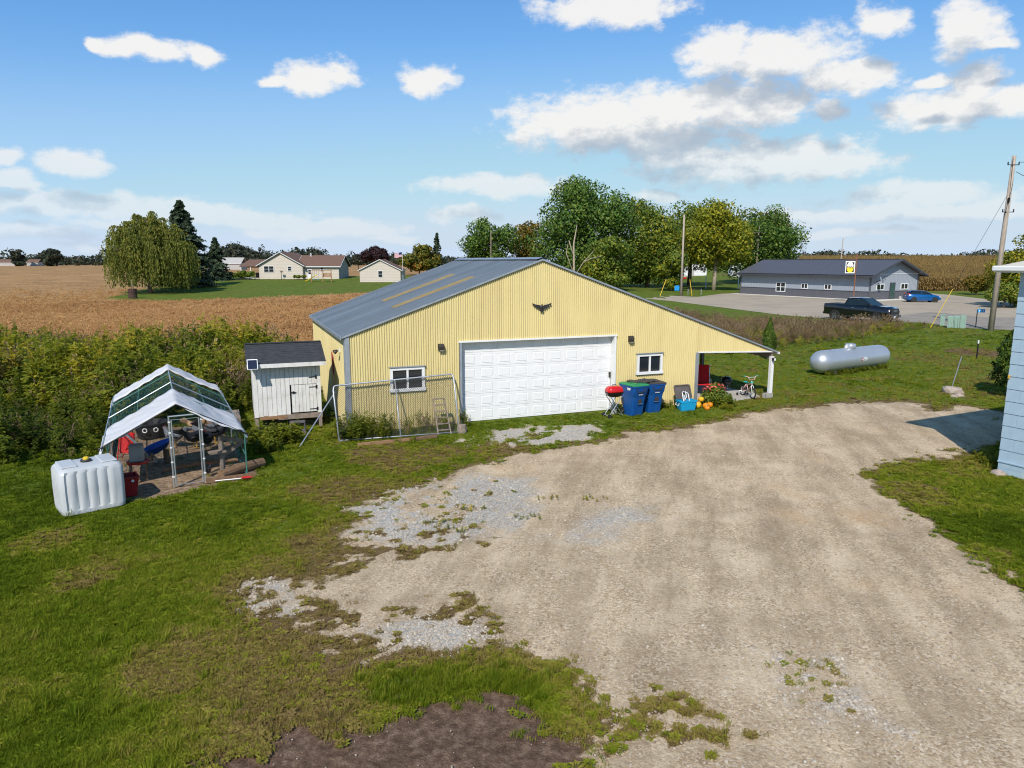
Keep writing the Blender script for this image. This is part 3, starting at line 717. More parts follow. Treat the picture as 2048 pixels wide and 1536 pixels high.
for r in range(NR):
    for c in range(NC):
        loc = (da + (c + .5) * cw, REC - .008, .015 + (r + .5) * SH)
        if pr is None:
            pr = raised(cw * .74, SH * .70).build('door_panel', MATS['door_white'], door); pr.location = loc
        else: inst('door_panel', pr, door, loc)
MB().box((db - .05, REC - .03, 1.28), (.06, .04, .18)).build('lock', MATS['dark_bronze'], door)
mb = MB(); mb.tube([(db - .02, REC - .03, .1), (db - .02, REC - .03, 1.2)], .006, 5); mb.build('pull_cord', MATS['black_plastic'], door)
sheet('barn_floor', [tuple(bp(u, d)[:2]) for u, d in ((UL + .02, .25), (UR - .02, .25), (UR - .02, DEP - .05), (UL + .02, DEP - .05))], .03, MATS['concrete'])
sheet('concrete_slab', [tuple(bp(u, d)[:2]) for u, d in ((UR + .02, .25), (10.0, .0), (10.6, -.12), (11.3, -.02), (12.15, .2), (12.4, .8), (12.36, 1.45), (12.1, 2.4), (11.8, 3.8), (UR + .02, 4.2))], .035, MATS['concrete'], thick=.12)
# red board and hose hook on the left wall
mb = MB(); mb.prism([(0, -.2, -.35), (0, .17, -.2), (0, .17, .42), (0, -.2, .27)], (UL - .05, 2.9, 1.75), (UL - .03, 2.9, 1.75)); mb.build('red_board', MATS['red_paint'], barn, label='faded red board on the left wall')

# eagle ornament
eg = thing('eagle_ornament', bp(2.78, -.03, 3.70), BARN_A, 'dark metal eagle with spread wings hung on the yellow gable', 'ornament')
eg.scale = (.74, 1, .74)
def wing(s):
    top = [(.03, .02), (.10, .10), (.22, .12), (.33, .14), (.45, .19)]
    bot = [(.46, .15), (.40, .09), (.37, .10), (.32, .02), (.28, .03), (.22, -.04), (.18, -.02), (.12, -.07), (.03, -.06)]
    pts = [(s * x, 0, z) for x, z in top + bot]
    m = MB(); m.prism(pts, (0, -.02, 0), (0, -.05, 0)); return m
for s in (-1, 1): wing(s).build('wing', MATS['black_plastic'], eg)
mb = MB(); mb.loft([[(math.cos(a) * r, -.04 + math.sin(a) * r * .7, z) for a in np.linspace(0, 2 * PI, 9)[:-1]] for r, z in ((.012, .15), (.03, .13), (.035, .10), (.05, .04), (.055, -.03), (.035, -.08))]); mb.build('body', MATS['black_plastic'], eg, smooth=True)
mb = MB(); mb.prism([(x, 0, z) for x, z in ((-.03, -.07), (.03, -.07), (.09, -.14), (.06, -.19), (0, -.20), (-.06, -.19), (-.09, -.14))], (0, -.02, 0), (0, -.055, 0)); mb.build('tail', MATS['black_plastic'], eg)

# ------------------------------------------------------------------ hen house, chicken run and what stands in the yard at the left
mat('board_white', (.70, .69, .66), .75, var=.06, vscale=4, bump=.15, bscale=40, dirt=(.48, .44, .38), dscale=2.5, dmin=.54, dmax=.68, streak=((.42, .38, .33), (9, 9, .8), .45))
mat('shingle', (.055, .058, .066), .95, var=.22, vscale=6, bump=.6, bscale=120, spec=.15)
mat('solar_cell', (.02, .025, .05), .2, var=.2, vscale=20)
mat('plywood', (.45, .36, .27), .85, var=.18, vscale=3, dirt=(.30, .22, .15), dscale=2, dmin=.45, dmax=.65)
mat('wire_grey', (.075, .078, .08), .5, metal=.3)
mat('iron', (.02, .02, .022), .5, metal=.4, var=.2)
mat('tarp_white', (.56, .56, .585), .6, var=.05, vscale=2, bump=.5, bscale=9, dirt=(.52, .50, .47), dscale=1.5, dmin=.52, dmax=.7)
mat('tube_green', (.05, .16, .13), .5, var=.1)
mat('tube_steel', (.50, .54, .56), .4, metal=.7, var=.1)
mat('ibc_white', (.50, .52, .535), .4, var=.05, vscale=1.5, dirt=(.50, .50, .48), dscale=1.2, dmin=.5, dmax=.7)
mat('yellow_cap', (.75, .5, .03), .5)
mat('red_plastic', (.55, .02, .02), .4, var=.1)
mat('dark_red_plastic', (.30, .012, .015), .45, var=.15)
mat('blue_plastic', (.006, .08, .42), .4, var=.1)
mat('grey_plastic', (.40, .38, .35), .6, var=.15, dirt=(.25, .21, .17), dscale=6, dmin=.5, dmax=.7)
mat('charcoal_plastic', (.07, .065, .075), .55, var=.2, dirt=(.16, .13, .12), dscale=5, dmin=.5, dmax=.65)
mat('bark_wood', (.20, .12, .07), .9, var=.3, vscale=9, bump=.6, bscale=25)

def netmat(name, col, dens):
    m = bpy.data.materials.new(name); m.use_nodes = True; t = m.node_tree; b = t.nodes['Principled BSDF']; out = t.nodes['Material Output']
    b.inputs['Base Color'].default_value = (*col, 1); b.inputs['Roughness'].default_value = .6
    tr = nd(t, 'ShaderNodeBsdfTransparent'); tc = nd(t, 'ShaderNodeTexCoord')
    v = nd(t, 'ShaderNodeTexVoronoi', feature='DISTANCE_TO_EDGE'); v.inputs['Scale'].default_value = 34; v.inputs['Randomness'].default_value = .25; t.links.new(tc.outputs['Object'], v.inputs['Vector'])
    mr = nd(t, 'ShaderNodeMapRange'); mr.inputs['From Min'].default_value = dens; mr.inputs['From Max'].default_value = dens + .03; mr.inputs['To Min'].default_value = 1; mr.inputs['To Max'].default_value = .0; t.links.new(v.outputs[0], mr.inputs['Value'])
    ms = nd(t, 'ShaderNodeMixShader'); t.links.new(mr.outputs[0], ms.inputs[0]); t.links.new(tr.outputs[0], ms.inputs[1]); t.links.new(b.outputs[0], ms.inputs[2]); t.links.new(ms.outputs[0], out.inputs[0])
    MATS[name] = m
netmat('green_net', (.010, .065, .05), .045); netmat('wire_net', (.06, .085, .08), -.012)

# hen house -----------------------------------------------------------------
CU, CD = -6.25, 1.30                      # front left corner in barn coordinates
coop = thing('hen_house', bp(CU, CD), BARN_A, 'white board hen house on legs with black shingle roof beside the barn', 'hen house')
CW, CDp, FZ, EZ, RZ = 2.02, 1.75, .46, 2.22, 2.58
for k in range(15):                        # front boards, joints open
    w = CW / 15; x = (k + .5) * w; tilt = random.Random(k).uniform(-.004, .004)
    if .55 * 15 <= k + .5 and k < 14 : z0 = 1.40
    else: z0 = FZ - .03 + .02 * ((k * 7) % 3)
    MB().box((x, tilt, (z0 + EZ) / 2), (w - .008, .022, EZ - z0)).build('board', MATS['board_white'], coop)
cdoor = thing('door', (0, 0, 0), 0, None, None); cdoor.parent = coop
for k in range(7):
    w = (CW * .93 - 1.12) / 7; x = 1.12 + (k + .5) * w
    MB().box((x, -.004, (FZ + .06 + 1.385) / 2), (w - .007, .024, 1.385 - FZ - .06)).build('board', MATS['board_white'], cdoor)
for z in (1.30, .60): MB().prism([(0, 0, -.05), (0, 0, .05), (.05, 0, .05), (.05, 0, .018), (.05, 0, -.05)], (CW * .93 - .02, -.03, z), (CW * .93 - .02, -.018, z)).bar((CW * .93 - .02, -.024, z), (CW * .93 - .22, -.024, z), .012, .022).build('hinge', MATS['iron'], cdoor)
MB().bar((1.10, -.028, 1.16), (1.26, -.028, 1.15), .02, .03).box((1.18, -.03, 1.16), (.05, .03, .07)).build('latch', MATS['iron'], cdoor)
MB().bar((CW * .93 - .02, -.024, 1.62), (CW * .93 - .22, -.024, 1.61), .012, .022).box((CW * .93, -.024, 1.61), (.05, .014, .10)).build('hinge', MATS['iron'], coop)
for k in range(12):                        # left side boards
    w = CDp / 12; y = (k + .5) * w; top = EZ + (RZ - EZ) * (1 - abs(y - CDp / 2) / (CDp / 2)) - .02
    MB().box((0 + .012, y + .02, (FZ + top) / 2), (.02, w - .006, top - FZ)).build('board', MATS['board_white'], coop)
MB().box((CW - .01, CDp / 2 + .02, (FZ + EZ) / 2), (.02, CDp - .03, EZ - FZ)).build('side_wall', MATS['board_white'], coop)
MB().box((CW / 2, CDp + .02, (FZ + EZ) / 2), (CW, .02, EZ - FZ)).build('back_wall', MATS['board_white'], coop)
MB().box((CW / 2, CDp / 2, FZ - .02), (CW, CDp, .04)).build('floor', MATS['grey_wood'], coop)
MB().box((CW / 2 + .35, -.03, FZ - .06), (CW - .68, .06, .15)).build('sill_beam', MATS['grey_wood'], coop)
MB().box((.55, -.05, FZ - .05), (.8, .04, .10)).build('step_board', MATS['brown_wood'], coop)
MB().box((.62, -.012, EZ - .10), (.98, .03, .13)).build('header_board', MATS['bark_wood'], coop)
for x, y in ((.06, .05), (CW - .06, .0), (.06, CDp - .05), (CW - .06, CDp - .05)): MB().box((x, y, (FZ - .04) / 2 - .02), (.10, .10, FZ - .04 + .0)).build('leg', MATS['grey_wood'], coop)
croof = thing('roof', (0, 0, 0), 0, None, None); croof.parent = coop
OX, OY = .14, .34; SLP = (RZ - EZ) / (CDp / 2)
def croof_pt(x, s): y = lerp(-OY, CDp / 2, s); return Vector((x, y, EZ + .05 + (y) * SLP))
mb = MB()
for y0, y1 in ((-OY, CDp / 2), (CDp + OY, CDp / 2)):
    z0 = EZ + .045 - OY * SLP; z1 = RZ + .045
    mb.add([(-OX, y0, z0), (CW + OX, y0, z0), (CW + OX, y1, z1), (-OX, y1, z1), (-OX, y0, z0 - .02), (CW + OX, y0, z0 - .02), (CW + OX, y1, z1 - .02), (-OX, y1, z1 - .02)], [(0, 1, 2, 3), (4, 7, 6, 5), (0, 4, 5, 1), (0, 3, 7, 4), (1, 5, 6, 2)])
mb.build('deck', MATS['grey_wood'], croof)
rows = 9; L = math.hypot(CDp / 2 + OY, (CDp / 2 + OY) * SLP); ang = math.atan(SLP); proto = {}
rr = random.Random(3)
for r in range(rows):                       # shingle tabs, each course overlapping the one below
    x = -OX - .02 - (.15 if r % 2 else 0); e = r / rows
    while x < CW + OX:
        wd = rr.choice((.14, .18, .22, .26)); x0 = max(x, -OX - .02); x1 = min(x + wd, CW + OX + .02); x += wd
        if x1 - x0 < .03: continue
        s0 = e * L; s1 = min(L, s0 + L / rows * 1.35); lift = .006 + rr.choice((0, .004, .007))
        c0 = Vector((0, -OY + s0 * math.cos(ang), EZ + .05 - OY * SLP + s0 * math.sin(ang))); c1 = Vector((0, -OY + s1 * math.cos(ang), EZ + .05 - OY * SLP + s1 * math.sin(ang)))
        nn = Vector((0, -math.sin(ang), math.cos(ang)))
        p = [c0 + nn * lift + Vector((x0, 0, 0)), c0 + nn * lift + Vector((x1 - .004, 0, 0)), c1 + nn * .002 + Vector((x1 - .004, 0, 0)), c1 + nn * .002 + Vector((x0, 0, 0))]
        q = [c0 + Vector((x0, 0, 0)), c0 + Vector((x1 - .004, 0, 0))]
        MB().add(p + q, [(0, 1, 2, 3), (0, 4, 5, 1)]).build('shingle', MATS['shingle'], croof, fixn=False)
MB().box((CW / 2, CDp / 2, RZ + .062), (CW + 2 * OX, .16, .02)).build('ridge_cap', MATS['shingle'], croof)
z0 = EZ + .045 - OY * SLP
MB().box((CW / 2 + .0, -OY - .015, z0 - .05), (CW + 2 * OX, .025, .12)).build('fascia', MATS['board_white'], croof)
sp = MB().box((0, 0, 0), (.30, .025, .34), rot=Matrix.Rotation(R(-35), 3, 'X')).build('solar_panel', MATS['white_paint'], coop); sp.location = (.02, -OY - .14, EZ - .06)
MB().box((0, -.010, -.003), (.26, .02, .30), rot=Matrix.Rotation(R(-35), 3, 'X')).build('cell', MATS['solar_cell'], sp)
MB().lathe([(.0, -.07), (.05, -.06), (.06, 0), (.04, .04), (.015, .06)], 10, c=(CW * .74, -.08, EZ - .08)).build('lamp', MATS['white_paint'], coop, smooth=True)
MB().add([(.1, .02, 0), (CW - .1, .02, 0), (CW - .1, .02, FZ - .1), (.1, .02, FZ - .1)], [(0, 1, 2, 3)]).build('wire_skirt', MATS['wire_net'], coop)
# plywood deck at its left
dk = thing('plywood_ramp', bp(-7.15, 1.9), BARN_A + R(2), 'weathered plywood platform between the hen house and the run', 'platform')
MB().box((0, 0, .47), (.95, 1.35, .03)).build('deck_board', MATS['plywood'], dk)
MB().box((0, -.65, .38), (.95, .05, .14)).build('rim_board', MATS['grey_wood'], dk)
for x, y in ((-.4, -.55), (.4, -.55), (-.4, .55), (.4, .55)): MB().box((x, y, .22), (.08, .08, .46)).build('leg', MATS['grey_wood'], dk)
# step stool
ss = thing('step_stool', bp(-5.05, .55), BARN_A + R(-6), 'dark grey plastic step stool under the hen house door', 'step stool')
mb = MB()
for s in (-1, 1):
    mb.prism([(0, -.20, 0), (0, -.15, .0), (0, -.12, .30), (0, .12, .30), (0, .15, 0), (0, .20, 0), (0, .15, .36), (0, -.15, .36)], (s * .21 - .02, 0, 0), (s * .21 + .02, 0, 0))
mb.build('side_frame', MATS['charcoal_plastic'], ss)
MB().box((0, 0, .37), (.46, .32, .04), bev=.012).build('step', MATS['charcoal_plastic'], ss)
MB().box((0, -.16, .12), (.40, .04, .09), bev=.01).build('lower_step', MATS['charcoal_plastic'], ss)

# chicken run -----------------------------------------------------------------
run = thing('chicken_run', RUN_O, RUN_A, 'green netted chicken run under two white tarps behind the white tank', 'chicken run')
HW, RE, RP = 1.5, 1.1, 1.95
def hoop(y, r=.02):
    m = MB(); m.tube([(-HW, y, 0), (-HW, y, RE), (.05, y, RP - .005), (HW, y, RE), (HW, y, 0)], r, 8); return m
for k, y in enumerate((0, 1.7, 3.4, 5.1, RUN_L)): hoop(y).build('frame_hoop', MATS['tube_steel' if k == 2 else 'tube_green'], run, smooth=False)
for (x, z) in ((-HW, RE), (.05, RP), (HW, RE), (-HW, .55), (HW, .55), (-HW, .04), (HW, .04)):
    MB().tube([(x, 0, z), (x, RUN_L, z)], .016, 6).build('rail', MATS['tube_steel' if z in (RE, RP) else 'tube_green'], run)
mb = MB(); mb.tube([(-HW * .52, 0, 1.48), (-HW * .52, RUN_L, 1.48)], .013, 6); mb.build('rail', MATS['tube_green'], run)
mb = MB(); mb.tube([(HW * .53, 0, 1.47), (HW * .53, RUN_L, 1.47)], .013, 6); mb.build('rail', MATS['tube_green'], run)
for s in (-1, 1):
    MB().add([(s * (HW + .004), .0, 0), (s * (HW + .004), RUN_L, 0), (s * (HW + .004), RUN_L, RE), (s * (HW + .004), 0, RE)], [(0, 1, 2, 3)]).build('side_net', MATS['green_net'], run)
    MB().grid(lambda u, v, s=s: (lerp(.05, s * HW, u), v * RUN_L, lerp(RP, RE, u) + .004 - .05 * math.sin(u * PI) * abs(math.sin(v * PI * 4))), 6, 24).build('roof_net', MATS['green_net'], run)
MB().add([(-HW, RUN_L, 0), (HW, RUN_L, 0), (HW, RUN_L, RE), (.05, RUN_L, RP), (-HW, RUN_L, RE)], [(0, 1, 2, 3, 4)]).build('end_net', MATS['green_net'], run)
for x0, x1, z1 in ((-HW, -.12, 1.62), (.56, HW, 1.40)): MB().add([(x0, .005, 0), (x1, .005, 0), (x1, .005, z1), (x0, .005, RE)], [(0, 1, 2, 3)]).build('front_net', MATS['wire_net'], run)
rw_ = random.Random(9)
def tarp(y0, y1, slump):
    def f(u, v):
        x = lerp(-HW - .07, HW + .07, u); y = lerp(y0, y1, v)
        z = lerp(RP, RE, abs(x - .05) / HW) + .06
        sl = slump * max(0, math.sin((u - .55) * PI / .4)) if .55 < u < .95 else 0
        y += sl * (1 - v) * .9 * 0 + (sl * .8 if v > .5 else 0) - (sl * .35 if v <= .5 else 0)
        z -= .6 * sl * .25
        z += .018 * math.sin(x * 5.5 + y * 3) * math.sin(y * 6 + x) + .012 * math.sin(x * 19 + y * 11) - .03 * math.sin(PI * v) * abs(math.sin(PI * 3 * u))
        if abs(x) > HW: z -= .12
        if v == 0: z -= .05
        return (x, y, z)
    return MB().grid(f, 60, 16)
t1 = tarp(-.04, 1.85, .35).build('tarp', MATS['tarp_white'], run, smooth=True, label='white tarp draped over the front of the run')
t2 = tarp(5.8, 6.85, .12).build('tarp', MATS['tarp_white'], run, smooth=True, label='white tarp over the far end of the run')
for t_ in (t1, t2):
    md = t_.modifiers.new('thickness', 'SOLIDIFY'); md.thickness = .006
mb = MB(); mb.tube([(-HW - .07, -.05, RE - .02), (.05, -.05, RP + .0), (HW + .07, -.05, RE - .02)], .018, 6); mb.build('tarp_hem', MATS['iron'], run)
gt = thing('gate', (0, -.03, 0), R(2), None, None); gt.parent = run
mb = MB()
for x in (-.12, .56): mb.tube([(x, -.02, 0), (x, -.02, 1.70)], .02, 8)
mb.tube([(-.12, -.02, 1.68), (.56, -.02, 1.68)], .02, 8); mb.build('gate_frame', MATS['tube_steel'], gt)
mb = MB(); mb.tube([(-.07, -.03, .05), (-.07, -.03, 1.60), (.51, -.03, 1.60), (.51, -.03, .05)], .018, 8, closed=True); mb.build('gate_leaf', MATS['tube_steel'], gt)
MB().add([(-.07, -.03, .05), (.51, -.03, .05), (.51, -.03, 1.60), (-.07, -.03, 1.60)], [(0, 1, 2, 3)]).build('gate_net', MATS['wire_net'], gt)
for z in (.25, .6, .95, 1.3, 1.55):
    for x in (-.12, .56): MB().box((x, -.025, z), (.05, .05, .03)).build('clip', MATS['white_paint'], gt)
MB().box((1.12, -.06, .05), (1.12, .05, .11)).build('base_board', MATS['bark_wood'], run)
MB().box((-1.55, 3.4, .05), (.05, RUN_L, .11)).build('base_board', MATS['bark_wood'], run)
def rp(a, b, z=0): return RUN_O + RUN_W * a + RUN_N * b + Vector((0, 0, z))

# roost post with cross arms
rs = thing('wooden_roost', rp(1.0, .62), RUN_A + R(12), 'weathered wooden roost post with arms inside the run door', 'roost')
MB().box((0, 0, .48), (.10, .10, .96)).build('post', MATS['grey_wood'], rs)
MB().bar((-.03, -.06, .93), (.62, -.05, .72), .05, .10).build('top_arm', MATS['grey_wood'], rs)
MB().bar((.02, .06, .42), (.55, .10, .70), .05, .10).build('brace', MATS['grey_wood'], rs)
MB().box((-.12, -.06, .58), (.38, .22, .05)).build('perch_board', MATS['grey_wood'], rs)
lg = MB().tube([(-.55, 0, .12), (.1, .05, .13), (.75, -.02, .12)], [.11, .12, .115], 10).build('log', MATS['bark_wood'], loc=rp(1.35, .35), rz=RUN_A + R(35), smooth=False, label='cut log lying inside the right front corner of the run', cat='log')
br = MB().tube([(-.9, 0, .09), (0, .06, .13), (.9, -.02, .08)], [.05, .06, .045], 8).build('branch', MATS['bark_wood'], loc=rp(.55, 1.35), rz=RUN_A + R(8), label='bare branch lying on the earth behind the roost', cat='branch')
# feeder
fd = thing('hanging_feeder', rp(-.86, 1.0), RUN_A, 'dirty white poultry feeder on a red tray inside the run', 'feeder')
MB().box((0, 0, .66), (.32, .26, .42), bev=.03).build('hopper', MATS['grey_plastic'], fd)
MB().lathe([(.20, 0), (.25, .02), (.26, .07), (.24, .07), (.2, .03)], 14, c=(.02, 0, .40)).build('tray', MATS['red_plastic'], fd)
for x, y in ((-.14, -.12), (.18, -.12), (.18, .12), (-.14, .12)): MB().box((x, y, .2), (.04, .04, .40)).build('leg', MATS['bark_wood'], fd)
MB().bar((.12, -.1, .43), (.42, -.08, .42), .05, .03).build('side_board', MATS['grey_wood'], fd)
rt = thing('red_tub', rp(-1.12, -.18), RUN_A + R(10), 'dark red plastic tub between the white tank and the run', 'tub')
MB().loft([[(sx * w, sy * d, z) for sx, sy in ((-1, -1), (1, -1), (1, 1), (-1, 1))] for w, d, z in ((.20, .17, 0), (.27, .22, .42), (.285, .235, .42), (.285, .235, .45), (.25, .20, .45), (.19, .15, .03))]).build('shell', MATS['dark_red_plastic'], rt)
MB().lathe([(.012, 0), (.03, .0), (.03, .012), (.012, .012)], 10, M=Matrix.Rotation(R(90), 3, 'X'), c=(.14, -.215, .36)).build('handle_ring', MATS['white_paint'], rt)
bt = thing('blue_tub', rp(-.40, 2.35), RUN_A + R(20), 'blue plastic tub tipped on a stand inside the run', 'tub')
MB().loft([[(.34 * k * math.cos(a), .22 * k * math.sin(a), z + .10 * math.cos(a)) for a in np.linspace(0, 2 * PI, 17)[:-1]] for k, z in ((.75, .34), (1, .50), (1.06, .50), (.94, .49), (.7, .37))]).build('shell', MATS['blue_plastic'], bt, smooth=True)
for x in (-.2, .2): MB().box((x, 0, .16), (.05, .3, .34)).build('leg', MATS['bark_wood'], bt)
MB().bar((-.25, -.05, .28), (-.6, .9, .9), .04, .04).build('pole', MATS['tube_steel'], bt)
bk = thing('black_bucket', rp(-.55, 5.6), RUN_A, 'black rubber tub with white rings at the back of the run', 'bucket')
MB().lathe([(.36, 0), (.46, .42), (.49, .42), (.49, .46), (.44, .46), (.34, .05)], 18).build('shell', MATS['black_plastic'], bk, smooth=False)
for a in (-1.3, -1.9): MB().tube([(.5 * math.cos(a) + .06 * math.cos(b) * math.sin(-a), .5 * math.sin(a) + .06 * math.cos(b) * math.cos(a) - .01, .3 + .06 * math.sin(b)) for b in np.linspace(0, 2 * PI, 11)[:-1]], .016, 6, closed=True).build('ring', MATS['white_paint'], bk)
rc = thing('red_chair', rp(-1.15, 2.9), RUN_A + R(-30), 'folded red camp chair leaning at the left side of the run', 'chair')
for s in (-.2, .2): MB().tube([(s, -.1, .02), (s * .9, .1, .75)], .012, 6).build('leg', MATS['red_plastic'], rc)
MB().grid(lambda u, v: (lerp(-.2, .2, u), .02 + .12 * v + .05 * math.sin(u * PI), lerp(.2, .74, v)), 6, 6).build('seat_cloth', MATS['red_plastic'], rc)
MB().tube([(-.2, .12, .05), (.2, .0, .7)], .012, 6).build('brace', MATS['red_plastic'], rc)
sc_ = thing('toy_shovel', G(462, 962), R(14), 'red toy shovel with a white handle lying on the lawn by the run', 'shovel')
MB().tube([(-.35, 0, .03), (.25, 0, .05)], .014, 6).build('handle', MATS['white_paint'], sc_)
MB().loft([[(x, y * w, .05 + .02 * abs(y)) for y in (-1, -.4, .4, 1)] for x, w in ((.22, .03), (.28, .09), (.40, .10), (.47, .05))], closed=False, caps=False).build('blade', MATS['red_plastic'], sc_)

# hens -----------------------------------------------------------------
mat('feather_black', (.018, .018, .022), .6, var=.3, vscale=20); mat('feather_brown', (.20, .07, .03), .65, var=.3, vscale=20)
mat('feather_grey', (.16, .17, .19), .65, var=.35, vscale=25); mat('feather_buff', (.42, .27, .15), .65, var=.3, vscale=20); mat('comb_red', (.5, .03, .03), .5); mat('beak_yellow', (.55, .33, .06), .5)
def hen(loc, rz, mt, label, sc=1.0, peck=0.0, rooster=False):
    h = thing('hen', loc, rz, label, 'hen', 'hens in the chicken run'); h.scale = (sc,) * 3
    # spine from tail to beak: (x, z, radius y, radius z)
    hz = .44 - .26 * peck; hx = .22 + .05 * peck
    sp = [(-.27, .40, .012, .02), (-.22, .36, .04, .06), (-.15, .29, .085, .09), (-.05, .25, .115, .115), (.05, .25, .11, .115), (.12, .29, .085, .10), (.165, .34 - .06 * peck, .055, .065), (lerp(.17, hx, .6), lerp(.36, hz, .7), .036, .042), (hx - .02, hz, .034, .036), (hx + .02, hz + .005, .028, .028), (hx + .04, hz - .004, .012, .012)]
    rings = []
    for i, (x, z, ry, rz_) in enumerate(sp):
        x2, z2 = sp[min(i + 1, len(sp) - 1)][:2]; x1, z1 = sp[max(i - 1, 0)][:2]; t = Vector((x2 - x1, 0, z2 - z1)).normalized(); nrm = Vector((-t.z, 0, t.x))
        rings.append([Vector((x, 0, z)) + nrm * (rz_ * math.sin(a)) + Vector((0, ry * math.cos(a), 0)) for a in np.linspace(0, 2 * PI, 13)[:-1]])
    MB().loft(rings).build('body', mt, h, smooth=True)
    m = MB()
    for k in range(7):
        a = (k - 3) * .16; L = (.20 if rooster else .14)
        b0 = Vector((-.22, a * .06, .36)); tip = b0 + Vector((-.10 - .03 * abs(k - 3), a * .22, L - .02 * abs(k - 3)))
        m.add([b0 + Vector((0, .012, -.04)), b0 + Vector((.02, .0, .03)), tip + Vector((.02, .005, .0)), tip + Vector((-.03, 0, -.03))], [(0, 1, 2, 3)])
    m.build('tail', mt, h)
    for s in (-1, 1):
        MB().loft([[(x, s * (.105 + .012 * b), z + .05 * b * k) for b, k in ((0, -1), (1, -.6), (1, .6), (0, 1))] for x, z in ((-.17, .27), (-.08, .27), (.03, .28), (.08, .30))]).build('wing', mt, h, smooth=True)
        g = MB(); g.tube([(-.01, s * .05, .17), (0, s * .05, .09), (-.015, s * .05, .01)], [.018, .010, .008], 6)
        for a in (-.5, 0, .5): g.tube([(-.015, s * .05, .012), (.05 * math.cos(a), s * .05 + .05 * math.sin(a), .006)], .006, 5)
        g.build('leg', MATS['beak_yellow'], h)
    MB().prism([(-.03, 0, 0), (.025, 0, -.005), (.03, 0, .022), (.012, 0, .012), (.0, 0, .03), (-.012, 0, .014), (-.025, 0, .026)], (hx, -.005, hz + .026), (hx, .005, hz + .026)).build('comb', MATS['comb_red'], h)
    MB().lathe([(.010, 0), (.001, .032)], 6, M=Matrix.Rotation(R(95), 3, 'Y'), c=(hx + .035, 0, hz - .002)).build('beak', MATS['beak_yellow'], h)
    return h
hen(rp(.02, 3.95), R(170), MATS['feather_grey'], 'speckled grey hen with raised tail near the blue tub', 1.25)
hen(rp(.55, 3.55), R(60), MATS['feather_black'], 'black hen behind the run door, left of the group', 1.3, .6)
hen(rp(.80, 4.4), R(200), MATS['feather_grey'], 'slate grey hen standing in the middle of the flock', 1.2)
hen(rp(.70, 5.3), R(20), MATS['feather_buff'], 'pale buff hen farthest back in the flock', 1.1)
hen(rp(1.15, 5.0), R(150), MATS['feather_brown'], 'red brown hen at the right back of the run', 1.35)
hen(rp(1.10, 3.9), R(15), MATS['feather_black'], 'black hen at the right side of the flock', 1.35, 0, True)
hen(rp(.85, 3.2), R(100), MATS['feather_black'], 'black hen nearest the roost post, head down', 1.3, .9)
hen(rp(.66, .55), R(80), MATS['feather_black'], 'small black chick just inside the run door', .55)

# white tank -----------------------------------------------------------------
tk = thing('water_tank', Vector((-9.18, 13.84, 0)), R(42), 'white ribbed plastic tote tank with a yellow cap on the lawn', 'tank')
TW, TD, TH = 1.2, .95, 1.0
def tank_ring(z, inset):
    pts = []; w, d = TW / 2 - inset, TD / 2 - inset; rc_ = .13
    nrib = 5
    for side in range(4):
        Ls = (w, d, w, d)[side]; m = 30
        for i in range(m):
            t = i / m; s_ = lerp(-Ls + rc_, Ls - rc_, t)
            groove = 0
            if .12 < (z / TH) < .90:
                ph = (t * nrib) % 1.0; groove = .032 * (1 if ph < .16 or ph > .84 else (0 if .26 < ph < .74 else .5))
            off = (d, w, d, w)[side] - groove
            p = [(s_, -off), (off, s_), (-s_, off), (-off, -s_)][side]
            pts.append((p[0], p[1], z))
        cx, cy = [(w - rc_, -d + rc_), (w - rc_, d - rc_), (-w + rc_, d - rc_), (-w + rc_, -d + rc_)][side]
        for k in range(1, 5):
            a = -PI / 2 + side * PI / 2 + k / 5 * PI / 2; pts.append((cx + rc_ * math.cos(a), cy + rc_ * math.sin(a), z))
    return pts
rings = [tank_ring(z, i) for z, i in ((0, .05), (.03, .01), (.11, 0), (.13, 0), (.5, -.006), (.88, 0), (.89, .004), (.94, .02), (.98, .06), (1.0, .13))]
sh = MB().loft(rings).build('shell', MATS['ibc_white'], tk, auto=40); sh.location = (TW / 2, TD / 2, 0)
for s in (-1, 1): MB().box((TW / 2 + s * .37, TD / 2, 1.012), (.30, .66, .035), bev=.016).build('top_pad', MATS['ibc_white'], tk)
cp = MB().lathe([(.105, 0), (.11, .03), (.095, .05)], 18, c=(TW / 2, TD / 2 + .02, 1.0)).build('fill_collar', MATS['black_plastic'], tk)
MB().lathe([(.06, 0), (.055, .04), (.03, .05)], 14, c=(TW / 2, TD / 2 + .02, 1.05)).build('cap', MATS['yellow_cap'], tk)

# chain link fence panel leaning on the barn -----------------------------------------------------------------
fp = thing('chain_link_panel', bp(0, 0), BARN_A, 'galvanized chain link fence panel leaning on the yellow wall', 'fence panel')
B0, B1, T0, T1 = Vector((-4.02, -.98, .02)), Vector((-.46, -1.24, .02)), Vector((-4.04, -.14, 1.53)), Vector((-.30, -.14, 1.68))
mb = MB()
def fpt(u, v): return B0.lerp(B1, u).lerp(T0.lerp(T1, u), v)
cr_ = .045
mb.tube([fpt(0, 0), fpt(0, 1 - cr_ * 2), fpt(.006, 1 - cr_ * .5), fpt(.02, 1), fpt(.98, 1), fpt(.994, 1 - cr_ * .5), fpt(1, 1 - cr_ * 2), fpt(1, 0)], .024, 8); mb.build('frame', MATS['galvanized'], fp, smooth=True)
MB().tube([fpt(.5, 0), fpt(.5, 1)], .02, 8).build('brace', MATS['galvanized'], fp, smooth=True)
MB().tube([fpt(0, .02), fpt(1, .02)], .018, 8).build('bottom_rail', MATS['galvanized'], fp, smooth=True)
mb = MB(); W_, H_ = 3.6, 1.72; st_ = .068
